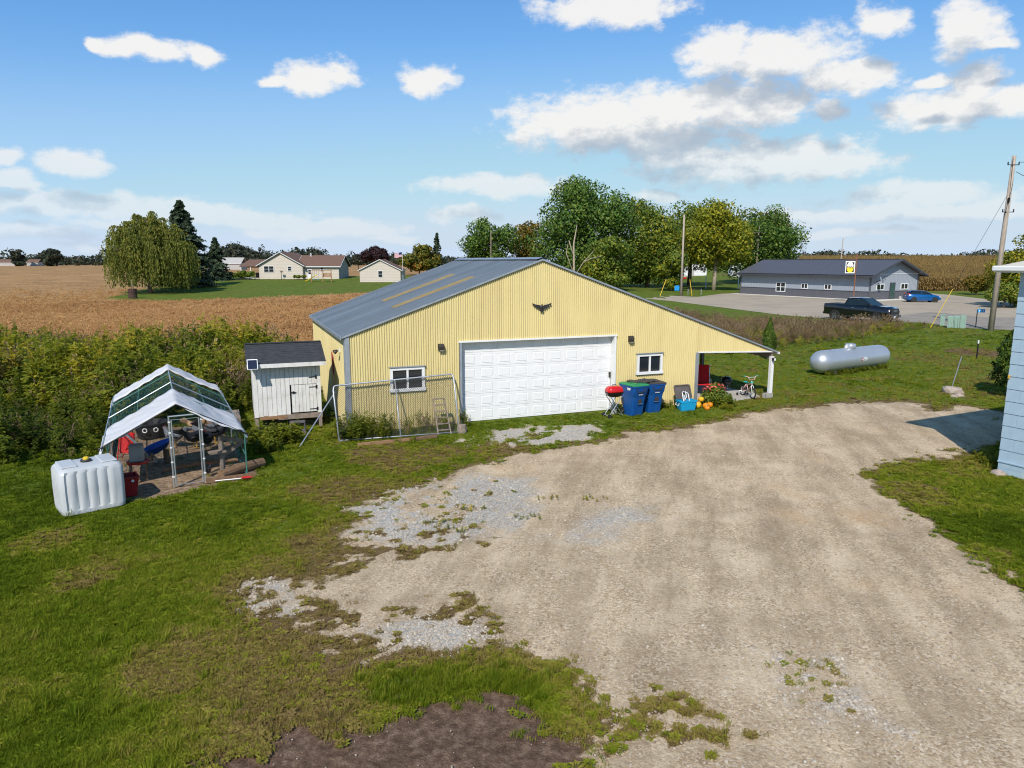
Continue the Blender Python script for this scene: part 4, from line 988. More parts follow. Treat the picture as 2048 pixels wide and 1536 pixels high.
for s in (-1, 1):
    k = -H_
    while k < W_ + H_:
        # diagonal line x = k + s*y clipped to the panel
        ys = [0, H_]; xs = [k, k + s * H_]
        t0, t1 = 0.0, 1.0
        dx = xs[1] - xs[0]
        for lim, sg in ((0, 1), (W_, -1)):
            a = sg * (xs[0] - lim); b = sg * (xs[1] - lim)
            if a < 0 and b < 0: t0 = 2; break
            if a < 0: t0 = max(t0, a / (a - b))
            elif b < 0: t1 = min(t1, a / (a - b))
        if t1 - t0 > .02:
            mb.tube([fpt(lerp(xs[0], xs[1], t) / W_, lerp(0, H_, t) / H_) for t in (t0, t1)], .0036, 3, caps=False)
        k += st_
mb.build('mesh', MATS['wire_grey'], fp)
MB().tube([(-5.15, -1.1, .0), (-3.95, -.05, 1.35)], .018, 6).build('metal_rod', MATS['galvanized'], label='bare metal rod leaning on the corner of the barn', cat='rod', loc=bp(0, 0), rz=BARN_A)
# old wooden rack leaning behind the panel
ld = thing('wooden_rack', bp(-.92, -1.22), BARN_A, 'weathered wooden step rack leaning beside the overhead door', 'rack')
for s in (-1, 1): MB().bar((s * .20, 0, 0), (s * .17, .62, 1.02), .035, .06).build('side_rail', MATS['grey_wood'], ld)
for k in range(6): t = .12 + k * .17; MB().box((0, .62 * t, 1.02 * t + .02), (.36, .09, .025)).build('step', MATS['grey_wood'], ld)
MB().bar((-3.6, -1.62, .04), (-1.95, -1.58, .05), .10, .09).build('landscape_timber', MATS['brown_wood'], loc=bp(0, 0), rz=BARN_A, label='long brown timber edging in front of the fence panel', cat='timber')
MB().bar((-1.9, -1.57, .05), (-1.25, -1.52, .06), .10, .10).build('landscape_timber', MATS['bark_wood'], loc=bp(0, 0), rz=BARN_A, label='short brown timber edging at the foot of the rack', cat='timber')
MB().lathe([(.15, 0), (.16, .08), (.14, .26), (.10, .27)], 9, c=(0, 0, 0)).build('tree_stump', MATS['grey_wood'], loc=bp(-.36, -1.18), label='small cut stump by the left jamb of the overhead door', cat='stump')

# ------------------------------------------------------------------ things along the barn front and under the lean-to
mat('bin_blue', (.004, .075, .30), .45, var=.10, vscale=2, dirt=(.02, .10, .28), dscale=3, dmin=.5, dmax=.7)
mat('bin_green', (.02, .24, .09), .5, var=.12); mat('lid_dark', (.05, .045, .045), .6, var=.2)
mat('sticker', (.72, .74, .80), .5, var=.2, vscale=30); mat('grill_red', (.55, .008, .012), .22, coat=.6); mat('enamel_black', (.012, .012, .014), .25, coat=.4)
mat('chrome', (.6, .62, .64), .25, metal=.9); mat('cooler_blue', (.012, .32, .60), .4, var=.08); mat('cooler_lid', (.10, .085, .08), .55, var=.25)
mat('pumpkin', (.70, .24, .012), .5, var=.15, vscale=8); mat('pumpkin_pale', (.75, .42, .02), .5, var=.12); mat('stem_green', (.10, .13, .04), .8)
mat('rubber', (.02, .02, .02), .8); mat('bike_pink', (.75, .45, .45), .4); mat('bike_teal', (.02, .38, .30), .5); mat('chair_red', (.62, .008, .015), .7, var=.08)
mat('stone', (.38, .31, .26), .9, var=.25, vscale=6, bump=.5, bscale=18); mat('cinder', (.40, .38, .35), .95, var=.15, vscale=20, bump=.4, bscale=60)

def ring_rr(w, d, z, r, n=4, x0=0, y0=0):
    pts = []
    for k, (sx, sy) in enumerate(((1, -1), (1, 1), (-1, 1), (-1, -1))):
        for i in range(n + 1):
            a = -PI / 2 + k * PI / 2 + i / n * PI / 2; pts.append((x0 + sx * (w / 2 - r) + r * math.cos(a), y0 + sy * (d / 2 - r) + r * math.sin(a), z))
    return pts
def wheelie_bin(loc, rz, label, lidm):
    b = thing('wheelie_bin', loc, rz, label, 'trash bin', 'wheelie bins by the overhead door')
    # narrow foot, wide top; the front steps in under a lip
    rings = [ring_rr(.46, .50, .0, .05, y0=.04), ring_rr(.48, .53, .08, .05, y0=.03), ring_rr(.54, .62, .60, .06), ring_rr(.56, .66, .70, .06), ring_rr(.60, .76, .78, .06), ring_rr(.64, .82, 1.00, .06), ring_rr(.68, .86, 1.005, .06), ring_rr(.68, .86, 1.05, .06)]
    MB().loft(rings).build('body', MATS['bin_blue'], b, auto=35)
    lid = MB().loft([ring_rr(.70, .88, 1.052, .06), ring_rr(.70, .88, 1.075, .06), ring_rr(.62, .80, 1.10, .08)]).build('lid', lidm, b, auto=35)
    MB().box((0, -.10, 1.108), (.34, .30, .02), bev=.008).build('lid_panel', lidm, lid)
    MB().box((0, .45, 1.02), (.56, .05, .05), bev=.012).build('handle', MATS['bin_blue'], b)
    for s in (-1, 1):
        wh = MB().lathe([(.02, -.03), (.12, -.03), (.125, -.02), (.125, .02), (.12, .03), (.02, .03)], 16, M=Matrix.Rotation(R(90), 3, 'Y'), c=(s * .27, .28, .125)).build('wheel', MATS['rubber'], b)
        MB().lathe([(.01, -.034), (.07, -.034), (.07, .034), (.01, .034)], 12, M=Matrix.Rotation(R(90), 3, 'Y'), c=(s * .27, .28, .125)).build('hub', MATS['grey_plastic'], wh)
    m = MB(); m.prism([(-.2, 0, 0), (-.12, 0, -.13), (.12, 0, -.13), (.2, 0, 0), (.17, 0, 0), (.10, 0, -.105), (-.10, 0, -.105), (-.17, 0, 0)], (0, -.415, .96), (0, -.385, .96)); m.build('lift_pocket', MATS['lid_dark'], b)
    MB().box((.02, -.318, .52), (.14, .03, .12), rot=Matrix.Rotation(R(6), 3, 'X')).build('bar_recess', MATS['lid_dark'], b)
    MB().tube([(-.09, -.335, .43), (.11, -.335, .43)], .014, 8).build('lift_bar', MATS['chrome'], b)
    MB().box((.02, -.362, .745), (.17, .008, .035), rot=Matrix.Rotation(R(25), 3, 'X')).build('stamp', MATS['sticker'], b)
    return b
b1 = wheelie_bin(bp(5.92, -.76), BARN_A + R(8), 'blue wheelie bin with a green lid beside the red grill', MATS['bin_green'])
st = MB().add([(-.302, -.27, .83), (-.302, -.05, .83), (-.322, -.03, .98), (-.318, -.25, .98)], [(0, 1, 2, 3)]).build('sticker', MATS['sticker'], b1)
b2 = wheelie_bin(bp(6.75, -.58), BARN_A + R(-3), 'blue wheelie bin with a dark lid, right of the green lidded one', MATS['lid_dark'])
mr_ = random.Random(4)
mt_ = MB().grid(lambda u, v: (lerp(-.48, .34, u) + .05 * math.sin(v * 7), lerp(-.30, .30, v) + .05 * math.sin(u * 9), .012 + .02 * math.sin(u * 8 + v * 3) ** 2 - (.05 * max(0, .15 - u) * 6 * 0)), 14, 10).build('rubber_mat', MATS['lid_dark'], loc=bp(6.33, -.62, 1.112), rz=BARN_A + R(6), smooth=True, label='crumpled dark mat lying across both bin lids', cat='mat')
mt_.modifiers.new('thickness', 'SOLIDIFY').thickness = .012

gr = thing('kettle_grill', bp(5.10, -.86), BARN_A, 'red lidded charcoal grill on crossed legs beside the blue bins', 'grill')
lidp = [ring_rr(.58, .40, .86, .12), ring_rr(.60, .42, .90, .12), ring_rr(.56, .38, 1.00, .13), ring_rr(.42, .28, 1.06, .12), ring_rr(.10, .08, 1.075, .03)]
MB().loft(lidp).build('lid', MATS['grill_red'], gr, smooth=True)
MB().loft([ring_rr(.34, .22, .70, .08), ring_rr(.50, .34, .75, .11), ring_rr(.60, .42, .855, .12), ring_rr(.60, .42, .862, .12)]).build('bowl', MATS['enamel_black'], gr, auto=50)
MB().tube([(-.07, 0, 1.07), (-.07, 0, 1.11), (.07, 0, 1.11), (.07, 0, 1.07)], .012, 6).build('handle', MATS['enamel_black'], gr)
for y in (-.16, .16):
    for s in (-1, 1): MB().tube([(s * .22, y, .74), (-s * .26, y, .06)], .013, 6).build('leg', MATS['chrome'], gr)
for x in (-.26, .26): MB().tube([(x, -.2, .08), (x, .2, .08)], .008, 6).build('axle', MATS['chrome'], gr)
for y in (-.2, .2): MB().lathe([(.02, -.02), (.075, -.02), (.075, .02), (.02, .02)], 14, M=Matrix.Rotation(R(90), 3, 'X'), c=(-.26, y, .075)).build('wheel', MATS['rubber'], gr)
MB().loft([ring_rr(.16, .16, 0, .05), ring_rr(.2, .2, .3, .06)]).build('plastic_jug', MATS['grey_plastic'], loc=bp(5.36, -.42), rz=BARN_A, label='grey jug half hidden behind the red grill', cat='jug')

co = thing('cooler', bp(8.05, -.80), BARN_A + R(-4), 'bright blue cooler with its dark lid thrown open', 'cooler')
MB().loft([ring_rr(.54, .34, 0, .04), ring_rr(.62, .40, .30, .05), ring_rr(.66, .43, .31, .05), ring_rr(.66, .43, .37, .05), ring_rr(.56, .34, .37, .04), ring_rr(.50, .30, .06, .04)]).build('body', MATS['cooler_blue'], co, auto=35)
ldm = Matrix.Rotation(R(66), 3, 'X')
lidv = [[tuple(ldm @ Vector((x, y, z)) + Vector((0, .20, .38))) for x, y, z in ring_rr(w, d, z_, .07, y0=.24)] for w, d, z_ in ((.64, .50, 0), (.66, .52, .05), (.58, .44, .05), (.56, .42, .015))]
MB().loft(lidv).build('lid', MATS['cooler_lid'], co, auto=35)
for s in (-1, 1): MB().tube([(s * .34, -.10, .28), (s * .37, -.10, .20), (s * .37, .10, .20), (s * .34, .10, .28)], .012, 6).build('handle', MATS['white_paint'], co)
hs = thing('booster_seat', bp(8.06, -.84, .20), BARN_A + R(20), 'white plastic toddler seat frame dropped into the open cooler', 'seat')
sm = Matrix.Rotation(R(-28), 3, 'X') @ Matrix.Rotation(R(20), 3, 'Y')
MB().tube([tuple(sm @ Vector(p)) for p in ((-.17, 0, .02), (-.17, 0, .42), (-.13, 0, .48), (.10, 0, .48), (.15, 0, .42), (.15, 0, .02))], .018, 8, closed=True).build('frame', MATS['white_paint'], hs, smooth=True)
MB().tube([tuple(sm @ Vector(p)) for p in ((-.17, -.02, .05), (-.2, -.18, .2), (-.19, -.16, .40), (-.17, -.02, .44))], .016, 8).build('arm', MATS['white_paint'], hs, smooth=True)
MB().add([tuple(sm @ Vector(p)) for p in ((-.15, -.02, .02), (.0, -.02, .02), (-.02, -.01, .34), (-.14, -.01, .36))], [(0, 1, 2, 3)]).build('pad', MATS['ibc_white'], hs)

def pumpkin(loc, r, mt, label):
    p = thing('pumpkin', loc, random.Random(r).uniform(0, 6), label, 'pumpkin', 'pumpkins by the cooler')
    rg = []
    for i in range(9):
        t = i / 8; z = r * .8 * (1 - math.cos(t * PI)); rad = r * max(.12, math.sin(t * PI) ** .7)
        rg.append([((rad * (1 - .08 * math.cos(10 * a) ** 2)) * math.cos(a), (rad * (1 - .08 * math.cos(10 * a) ** 2)) * math.sin(a), z) for a in np.linspace(0, 2 * PI, 41)[:-1]])
    MB().loft(rg).build('flesh', mt, p, smooth=True)
    MB().tube([(0, 0, r * 1.5), (.01, 0, r * 1.68), (.03, .01, r * 1.85)], [.02, .014, .017], 6).build('stem', MATS['stem_green'], p)
pumpkin(bp(8.62, -.66, .0), .15, MATS['pumpkin_pale'], 'large yellow orange pumpkin right beside the cooler, at the back')
pumpkin(bp(8.85, -.86, .0), .13, MATS['pumpkin'], 'orange pumpkin in the middle of the pumpkin pile')
pumpkin(bp(9.12, -.72, .0), .12, MATS['pumpkin'], 'orange pumpkin at the right end, half under the flowers')
pumpkin(bp(8.72, -1.10, .0), .105, MATS['pumpkin'], 'deep orange pumpkin lowest and nearest the drive')
pumpkin(bp(8.80, -.62, .22), .11, MATS['pumpkin_pale'], 'yellow orange pumpkin on top of the pile')

# under the lean-to
ch = thing('lawn_chair', bp(10.30, 1.35, .035), BARN_A + R(150), 'red fabric lawn chair under the lean-to behind the flowers', 'chair')
MB().box((0, .02, .42), (.52, .50, .03), bev=.01).build('seat', MATS['chair_red'], ch)
MB().box((0, -.34, .78), (.52, .025, .70), rot=Matrix.Rotation(R(16), 3, 'X'), bev=.01).build('backrest', MATS['chair_red'], ch)
for s in (-1, 1):
    MB().tube([(s * .28, .26, .0), (s * .28, .24, .62), (s * .28, -.28, .64)], .013, 6).build('leg', MATS['chrome'], ch)
    MB().tube([(s * .28, .20, .02), (s * .28, -.22, .45), (s * .28, -.44, 1.13)], .013, 6).build('back_frame', MATS['chrome'], ch)
tb = thing('patio_table', bp(10.15, 2.9, .035), BARN_A, 'dark table under the lean-to with a bottle on it', 'table')
MB().box((0, 0, .72), (1.0, .7, .035), bev=.01).build('table_top', MATS['charcoal_plastic'], tb)
for x, y in ((-.42, -.28), (.42, -.28), (-.42, .28), (.42, .28)): MB().box((x, y, .35), (.05, .05, .70)).build('leg', MATS['charcoal_plastic'], tb)
MB().lathe([(.04, 0), (.045, .02), (.045, .2), (.018, .27), (.018, .33), (.022, .34)], 12).build('bottle', MATS['charcoal_plastic'], loc=bp(10.2, 2.75, .775), smooth=True, label='dark bottle standing on the table under the lean-to', cat='bottle')
cb = thing('red_cabinet', bp(9.55, 2.4, .035), BARN_A, 'dark red cabinet against the barn under the lean-to', 'cabinet')
MB().box((0, 0, .45), (.6, .5, .86), bev=.01).build('case', MATS['dark_red_plastic'], cb)
for z in (.2, .45, .7): MB().box((0, -.256, z), (.52, .012, .20)).build('drawer', MATS['dark_red_plastic'], cb)
kg = thing('round_grill', bp(11.75, 1.75, .035), 0, 'small black round charcoal grill under the lean-to', 'grill')
MB().lathe([(.03, .22), (.15, .26), (.21, .34), (.22, .40)], 20).build('bowl', MATS['enamel_black'], kg, smooth=True)
MB().lathe([(.22, .405), (.225, .42), (.20, .50), (.12, .56), (.02, .575)], 20).build('lid', MATS['enamel_black'], kg, smooth=True)
MB().tube([(-.05, 0, .57), (-.05, 0, .61), (.05, 0, .61), (.05, 0, .57)], .01, 6).build('handle', MATS['bark_wood'], kg)
for a in (.5, 2.6, 4.7): MB().tube([(.10 * math.cos(a), .10 * math.sin(a), .26), (.22 * math.cos(a), .22 * math.sin(a), 0)], .01, 6).build('leg', MATS['chrome'], kg)

# child's bicycle, front towards the yard
bi = thing('kids_bicycle', bp(11.62, .28, .035), R(-78), 'pink and white child bicycle with training wheels on the slab', 'bicycle')
def bwheel(x, r):
    w = thing('wheel', (x, 0, r), 0, None, None); w.parent = bi
    MB().tube([(r * math.cos(a) * .88, 0, r * math.sin(a) * .88) for a in np.linspace(0, 2 * PI, 25)[:-1]], .028, 8, closed=True).build('tyre', MATS['rubber'], w, smooth=True)
    m = MB().tube([(r * math.cos(a) * .76, 0, r * math.sin(a) * .76) for a in np.linspace(0, 2 * PI, 25)[:-1]], .010, 6, closed=True)
    for k in range(12): a = k * PI / 6; m.tube([(0, 0, 0), (r * .76 * math.cos(a), 0, r * .76 * math.sin(a))], .003, 4)
    m.build('rim', MATS['white_paint'], w)
bwheel(.36, .20); bwheel(-.36, .20)
m = MB()
for pth in ([(-.36, .05, .2), (-.12, .02, .48)], [(-.36, -.05, .2), (-.12, -.02, .48)], [(-.12, 0, .52), (0, 0, .24)], [(-.13, 0, .46), (.26, 0, .56)], [(0, 0, .24), (.27, 0, .52)], [(0, .04, .24), (-.36, .05, .2)], [(0, -.04, .24), (-.36, -.05, .2)]): m.tube(pth, .016, 6)
m.build('frame', MATS['bike_pink'], bi, smooth=True)
m = MB()
for s in (-1, 1): m.tube([(.36, s * .05, .2), (.29, s * .04, .46), (.26, 0, .50)], .012, 6)
m.tube([(.26, 0, .48), (.23, 0, .66)], .016, 6); m.build('fork', MATS['white_paint'], bi, smooth=True)
MB().tube([(.16, -.27, .84), (.20, -.17, .83), (.23, -.09, .70), (.23, .09, .70), (.20, .17, .83), (.16, .27, .84)], .011, 6).build('handlebar', MATS['bike_pink'], bi, smooth=True)
MB().tube([(.205, -.15, .80), (.205, .15, .80)], .009, 6).build('crossbar', MATS['white_paint'], bi)
for s in (-1, 1): MB().tube([(.165, s * .20, .836), (.15, s * .30, .842)], .018, 8).build('grip', MATS['bike_teal'], bi)
MB().box((.235, 0, .60), (.06, .13, .05), bev=.012).build('pad', MATS['bike_teal'], bi)
MB().loft([[(x, y * w, .545 + z * (1 - .3 * y * y)) for y, z in ((-1, .0), (-.6, .03), (.6, .03), (1, 0), (0, -.02))] for x, w in ((-.28, .07), (-.2, .085), (-.1, .04), (-.02, .02))]).build('saddle', MATS['bike_teal'], bi)
m = MB(); m.lathe([(.06, -.008), (.06, .008)], 14, M=Matrix.Rotation(R(90), 3, 'X'), c=(0, -.05, .24)); m.tube([(0, -.06, .24), (.08, -.06, .16)], .008, 5); m.tube([(0, .06, .24), (-.08, .06, .32)], .008, 5); m.build('crank', MATS['chrome'], bi)
for s in (-1, 1): MB().box((s * .08, -s * .10, .24 - s * .08), (.07, .07, .02)).build('pedal', MATS['rubber'], bi)
for s in (-1, 1):
    MB().tube([(-.36, s * .05, .2), (-.38, s * .16, .16), (-.40, s * .20, .06)], .009, 6).build('stabilizer_arm', MATS['chrome'], bi)
    MB().lathe([(.01, -.015), (.055, -.015), (.055, .015), (.01, .015)], 12, M=Matrix.Rotation(R(90), 3, 'X'), c=(-.40, s * .22, .055)).build('training_wheel', MATS['rubber'], bi)
cn = thing('cinder_block', bp(12.30, -.02, 0), BARN_A + R(10), 'grey concrete block at the foot of the white post', 'concrete block')
m = MB()
for x in (-.18, 0, .18): m.box((x, 0, .095), (.035, .19, .19))
for y in (-.08, .08): m.box((0, y, .095), (.395, .035, .188))
m.build('shell', MATS['cinder'], cn)
fl_ = MB().box((0, 0, 0), (.09, .12, .11), bev=.01).build('flood_lamp', MATS['dark_bronze'], loc=bp(UE - .10, -.08, 1.50), rz=BARN_A, label='small floodlight on the white lean-to post', cat='lamp')
MB().box((0, -.062, 0), (.07, .006, .09)).build('lens', MATS['white_paint'], fl_)

# propane tank -----------------------------------------------------------------
mat('propane_silver', (.50, .53, .57), .38, metal=.55, var=.05, vscale=1.2, streak=((.42, .45, .50), (3, 1, 1), .4))
mat('decal_red', (.55, .03, .04), .5); mat('decal_white', (.8, .8, .8), .5)
pt_ = thing('propane_tank', Vector((16.25, 33.75, 0)), R(31), 'long silver propane tank lying on the lawn', 'propane tank')
PR, PL = .53, 5.45; prof = [(max(.01, PR * math.sin(a)), -PL / 2 + PR * (1 - math.cos(a)) * 1.0) for a in np.linspace(0, PI / 2, 9)]
prof += [(PR, x) for x in (-1.3, -.35)] + [(PR, x) for x in (.8, 1.5)]
prof += [(max(.01, PR * math.sin(a)), PL / 2 - PR * (1 - math.cos(a))) for a in np.linspace(PI / 2, 0, 9)]
MB().lathe(prof, 36, M=Matrix.Rotation(R(90), 3, 'Y'), c=(0, 0, PR + .06)).build('shell', MATS['propane_silver'], pt_, auto=50)
MB().lathe([(PR + .004, -.33), (PR + .004, -.31)], 36, M=Matrix.Rotation(R(90), 3, 'Y'), c=(0, 0, PR + .06), caps=False).build('weld_band', MATS['galvanized'], pt_)
MB().lathe([(.24, 0), (.25, .04), (.25, .17), (.22, .22), (.10, .24), (.01, .24)], 22, c=(-.12, 0, 2 * PR + .03)).build('dome', MATS['propane_silver'], pt_, auto=50)
MB().box((-.42, .02, 2 * PR + .11), (.14, .12, .14), bev=.03).tube([(-.42, 0, 2 * PR + .15), (-.38, 0, 2 * PR + .24)], .02, 6).build('regulator', MATS['white_paint'], pt_)
for x in (-1.5, 1.55): MB().box((x, 0, .08), (.12, .62, .18)).build('foot', MATS['propane_silver'], pt_)
for x in (-1.6, .95): MB().lathe([(.03, 0), (.03, .07), (.01, .08)], 8, c=(x, 0, 2 * PR + .05)).build('valve', MATS['bark_wood'], pt_)
dc = MB()
def onshell(x, a): return (x, -(PR + .004) * math.cos(a), PR + .06 + (PR + .004) * math.sin(a))
def patch(x0, x1, a0, a1, m_, nm): MB().grid(lambda u, v: onshell(lerp(x0, x1, u), lerp(a0, a1, v)), 3, 6).build(nm, m_, pt_, fixn=False)
patch(.05, .50, .02, .09, MATS['decal_white'], 'decal'); patch(.02, .16, .10, .19, MATS['decal_red'], 'decal'); patch(.18, .46, .14, .20, MATS['decal_white'], 'decal'); patch(.04, .14, -.10, -.01, MATS['decal_red'], 'decal'); patch(.16, .52, -.09, -.03, MATS['decal_white'], 'decal')

# rod by the rocks, marker stakes
def rock(loc, r, label, seed, flat=.6):
    rr_ = random.Random(seed); import bmesh
    bm = bmesh.new(); bmesh.ops.create_icosphere(bm, subdivisions=2, radius=1)
    for v in bm.verts:
        k = 1 + .22 * math.sin(v.co.x * 3 + seed) * math.cos(v.co.y * 4 + seed * 2) + rr_.uniform(-.08, .08); v.co *= k
        v.co.z = max(v.co.z * flat, -.2)
    m = MB(); m.v = [tuple(v.co * r) for v in bm.verts]; bm.verts.index_update(); m.f = [tuple(v.index for v in f.verts) for f in bm.faces]; m.m = [0] * len(m.f); bm.free()
    return m.build('rock', MATS['stone'], loc=loc, label=label, cat='rock', rz=seed)
rock(G(1903, 786) + Vector((0, 0, .06)), .40, 'large tan boulder at the foot of the metal pipe', 2, .55)
rock(G(1918, 793) + Vector((0, 0, .03)), .17, 'small pale stone in front of the boulder, right', 5)
rock(G(1908, 794) + Vector((0, 0, .02)), .14, 'small pale stone in front of the boulder, left', 8)
rock(G(1993, 944) + Vector((-.12, -.25, .03)), .17, 'pale rock at the corner of the blue house', 11)
pb = G(1910, 780)
MB().tube([pb + Vector((0, .25, 0)), pb + Vector((.22, .15, 1.36))], .022, 8).build('metal_pipe', MATS['galvanized'], label='upright metal pipe leaning slightly beside the boulder', cat='pipe')
sk = thing('marker_stake', G(1953, 718), 0, 'dark marker stake with a white top on the lawn', 'stake')
MB().box((0, 0, .42), (.05, .05, .84)).build('stake', MATS['iron'], sk); MB().box((0, 0, .93), (.055, .055, .18)).build('top', MATS['white_paint'], sk)

# ------------------------------------------------------------------ blue house at the right edge
mat('siding_blue', (.36, .48, .58), .65, var=.06, vscale=5, dirt=(.42, .52, .60), dscale=2.0, dmin=.5, dmax=.7, streak=((.29, .41, .51), (8, 8, .5), .35))
mat('foundation_blue', (.34, .47, .56), .85, var=.12, vscale=4, dirt=(.48, .55, .58), dscale=2.5, dmin=.5, dmax=.65)
mat('roof_offwhite', (.58, .54, .47), .8, var=.15, vscale=2, dirt=(.40, .34, .27), dscale=2, dmin=.5, dmax=.65)
mat('trim_white', (.72, .73, .74), .5, var=.04)
HO = Vector((12.11, 17.08, 0)); HA = R(-64)
hs_ = thing('blue_house', HO, HA, 'light blue shingle sided house at the right edge of the yard', 'house')
HLn, HDp, HF, HT = 9.2, 7.0, .30, 4.90
MB().box((HLn / 2, HDp / 2, (HF + HT) / 2), (HLn - .04, HDp - .04, HT - HF)).build('wall_core', MATS['siding_blue'], hs_)
CH = .305; nrow = int((HT - HF) / CH) + 1
def tile(w, h):
    return MB().add([(0, -.016, 0), (w, -.016, 0), (w, -.002, h), (0, -.002, h), (0, .01, 0), (w, .01, 0), (w, .01, h), (0, .01, h)], [(0, 1, 2, 3), (0, 4, 5, 1), (0, 3, 7, 4), (1, 5, 6, 2), (3, 2, 6, 7)])
tl = None
for r in range(nrow):
    z = HF + r * CH
    x = -.008 - (0 if r % 2 == 0 else .30)
    while x < HLn:
        x0 = max(x, -.008); x1 = min(x + .61, HLn)
        if x1 - x0 > .05:
            full = x1 - x0 > .6
            if full and tl is None: tl = tile(.606, CH - .003).build('siding_shingle', MATS['siding_blue'], hs_); tl.location = (x0, 0, z)
            elif full: inst('siding_shingle', tl, hs_, (x0, 0, z))
            else:
                o = tile(x1 - x0 - .004, CH - .003).build('siding_shingle', MATS['siding_blue'], hs_); o.location = (x0, 0, z)
        x += .61
for r in range(nrow):                       # end wall facing the back
    o = tile(HDp, CH - .003).build('siding_course', MATS['siding_blue'], hs_); o.location = (-.002, HDp, HF + r * CH); o.rotation_euler = (0, 0, -PI / 2)
for k in range(2): MB().box((HLn / 2, .02, .075 + k * .15 - .0), (HLn - .02, .10, .146)).build('foundation_course', MATS['foundation_blue'], hs_)
MB().box((HLn / 2, HDp / 2, .15), (HLn - .06, HDp - .06, .29)).build('foundation', MATS['foundation_blue'], hs_)
MB().box((HLn / 2, -.03, HF + .005), (HLn + .02, .04, .03)).build('drip_board', MATS['siding_blue'], hs_)
OV = .38
MB().box((HLn / 2, HDp / 2, HT + .06), (HLn + 2 * OV, HDp + 2 * OV, .06)).build('soffit', MATS['trim_white'], hs_)
MB().box((HLn / 2, -OV - .03, HT + .12), (HLn + 2 * OV + .1, .10, .12), bev=.02).build('gutter', MATS['trim_white'], hs_)
MB().box((-OV - .02, HDp / 2, HT + .12), (.05, HDp + 2 * OV, .14)).build('fascia', MATS['trim_white'], hs_)
rz0, rz1 = HT + .17, HT + 1.5; e = OV
MB().add([(-e, -e, rz0), (HLn + e, -e, rz0), (HLn + e, HDp + e, rz0), (-e, HDp + e, rz0), (HDp / 2, HDp / 2, rz1), (HLn - HDp / 2 + .5, HDp / 2, rz1)], [(0, 1, 5, 4), (1, 2, 5), (2, 3, 4, 5), (3, 0, 4)]).build('roof', MATS['roof_offwhite'], hs_)
MB().tube([(.9 + .32 * math.cos(a), .35, HT + .28 + .32 * math.sin(a)) for a in np.linspace(0, PI, 9)], .025, 6).build('conduit', MATS['iron'], hs_)
MB().box((.02, -.035, 2.42), (.05, .05, .10), bev=.015).build('hose_hook', MATS['beak_yellow'], hs_)

# ------------------------------------------------------------------ poles, boxes and signs along the road
mat('pole_wood', (.40, .33, .27), .85, var=.15, vscale=2, streak=((.22, .18, .15), (12, 12, .4), .6), bump=.3, bscale=14)
mat('pole_wood_dark', (.25, .20, .16), .85, var=.2, vscale=2)
mat('box_green', (.26, .38, .31), .5, var=.06, dirt=(.24, .38, .31), dscale=2, dmin=.5, dmax=.7); mat('guard_yellow', (.80, .52, .05), .5); mat('sign_blue', (.01, .26, .62), .5); mat('wire', (.03, .03, .03), .6)
def pole(loc, h, r0, r1, label, lean=(0, 0), m='pole_wood', arms=()):
    p = thing('utility_pole', loc, 0, label, 'utility pole', 'utility poles')
    MB().tube([(0, 0, -.3), (lean[0] * .5, lean[1] * .5, h * .5), (lean[0], lean[1], h)], [r0, (r0 + r1) / 2, r1], 14).build('shaft', MATS[m], p, smooth=True)
    for z, w, ang in arms:
        c = Vector((lean[0] * z / h, lean[1] * z / h, z)); d = Vector((math.cos(ang), math.sin(ang), 0))
        MB().bar(c - d * w / 2 + Vector((0, -r0, 0)), c + d * w / 2 + Vector((0, -r0, 0)), .09, .11).build('cross_arm', MATS['pole_wood_dark'], p)
        for s in (-.48, 0, .48): MB().lathe([(.03, 0), (.05, .05), (.03, .10), (.045, .14), (.01, .17)], 8, c=c + d * w * s + Vector((0, -r0, .055))).build('insulator', MATS['dark_bronze'], p)
    return p
up = pole(G(1981, 661), 12.75, .21, .135, 'tall grey wooden utility pole beside the blue house', (.27, 0))
for z, s in ((8.75, 1), (12.1, -1)):
    MB().bar((.2 - .42, -.12, z), (.2 + .42, -.12, z), .05, .05).build('bracket', MATS['iron'], up)
    for q in (-.4, .4): MB().lathe([(.03, 0), (.06, .05), (.03, .1), (.05, .16), (.01, .2)], 8, c=(.2 + q, -.12, z + .02)).build('insulator', MATS['iron'], up)
MB().box((.1, -.2, 9.6), (.10, .10, .35)).build('clamp', MATS['iron'], up)
MB().tube([(.12, -.15, 12.6), (.18, -.15, 8), (.05, -.2, .3)], .012, 5).build('ground_wire', MATS['wire'], up)
P0 = Vector(G(1981, 661))
def span(a, b, sag, label, r=.018):
    a, b = Vector(a), Vector(b); pts = [a.lerp(b, t) - Vector((0, 0, sag * 4 * t * (1 - t))) for t in np.linspace(0, 1, 17)]
    MB().tube(pts, r, 4).build('power_line', MATS['wire'], label=label, cat='power line', group='overhead wires')
span(P0 + Vector((.62, -.12, 12.3)), P0 + Vector((40, -4, 12.6)), .8, 'black overhead wire leaving the tall pole to the right')
span(P0 + Vector((.4, -.2, 11.6)), HO + Vector((9, -1.0, 5.6)), .9, 'black service wire dropping from the tall pole to the blue house', .022)
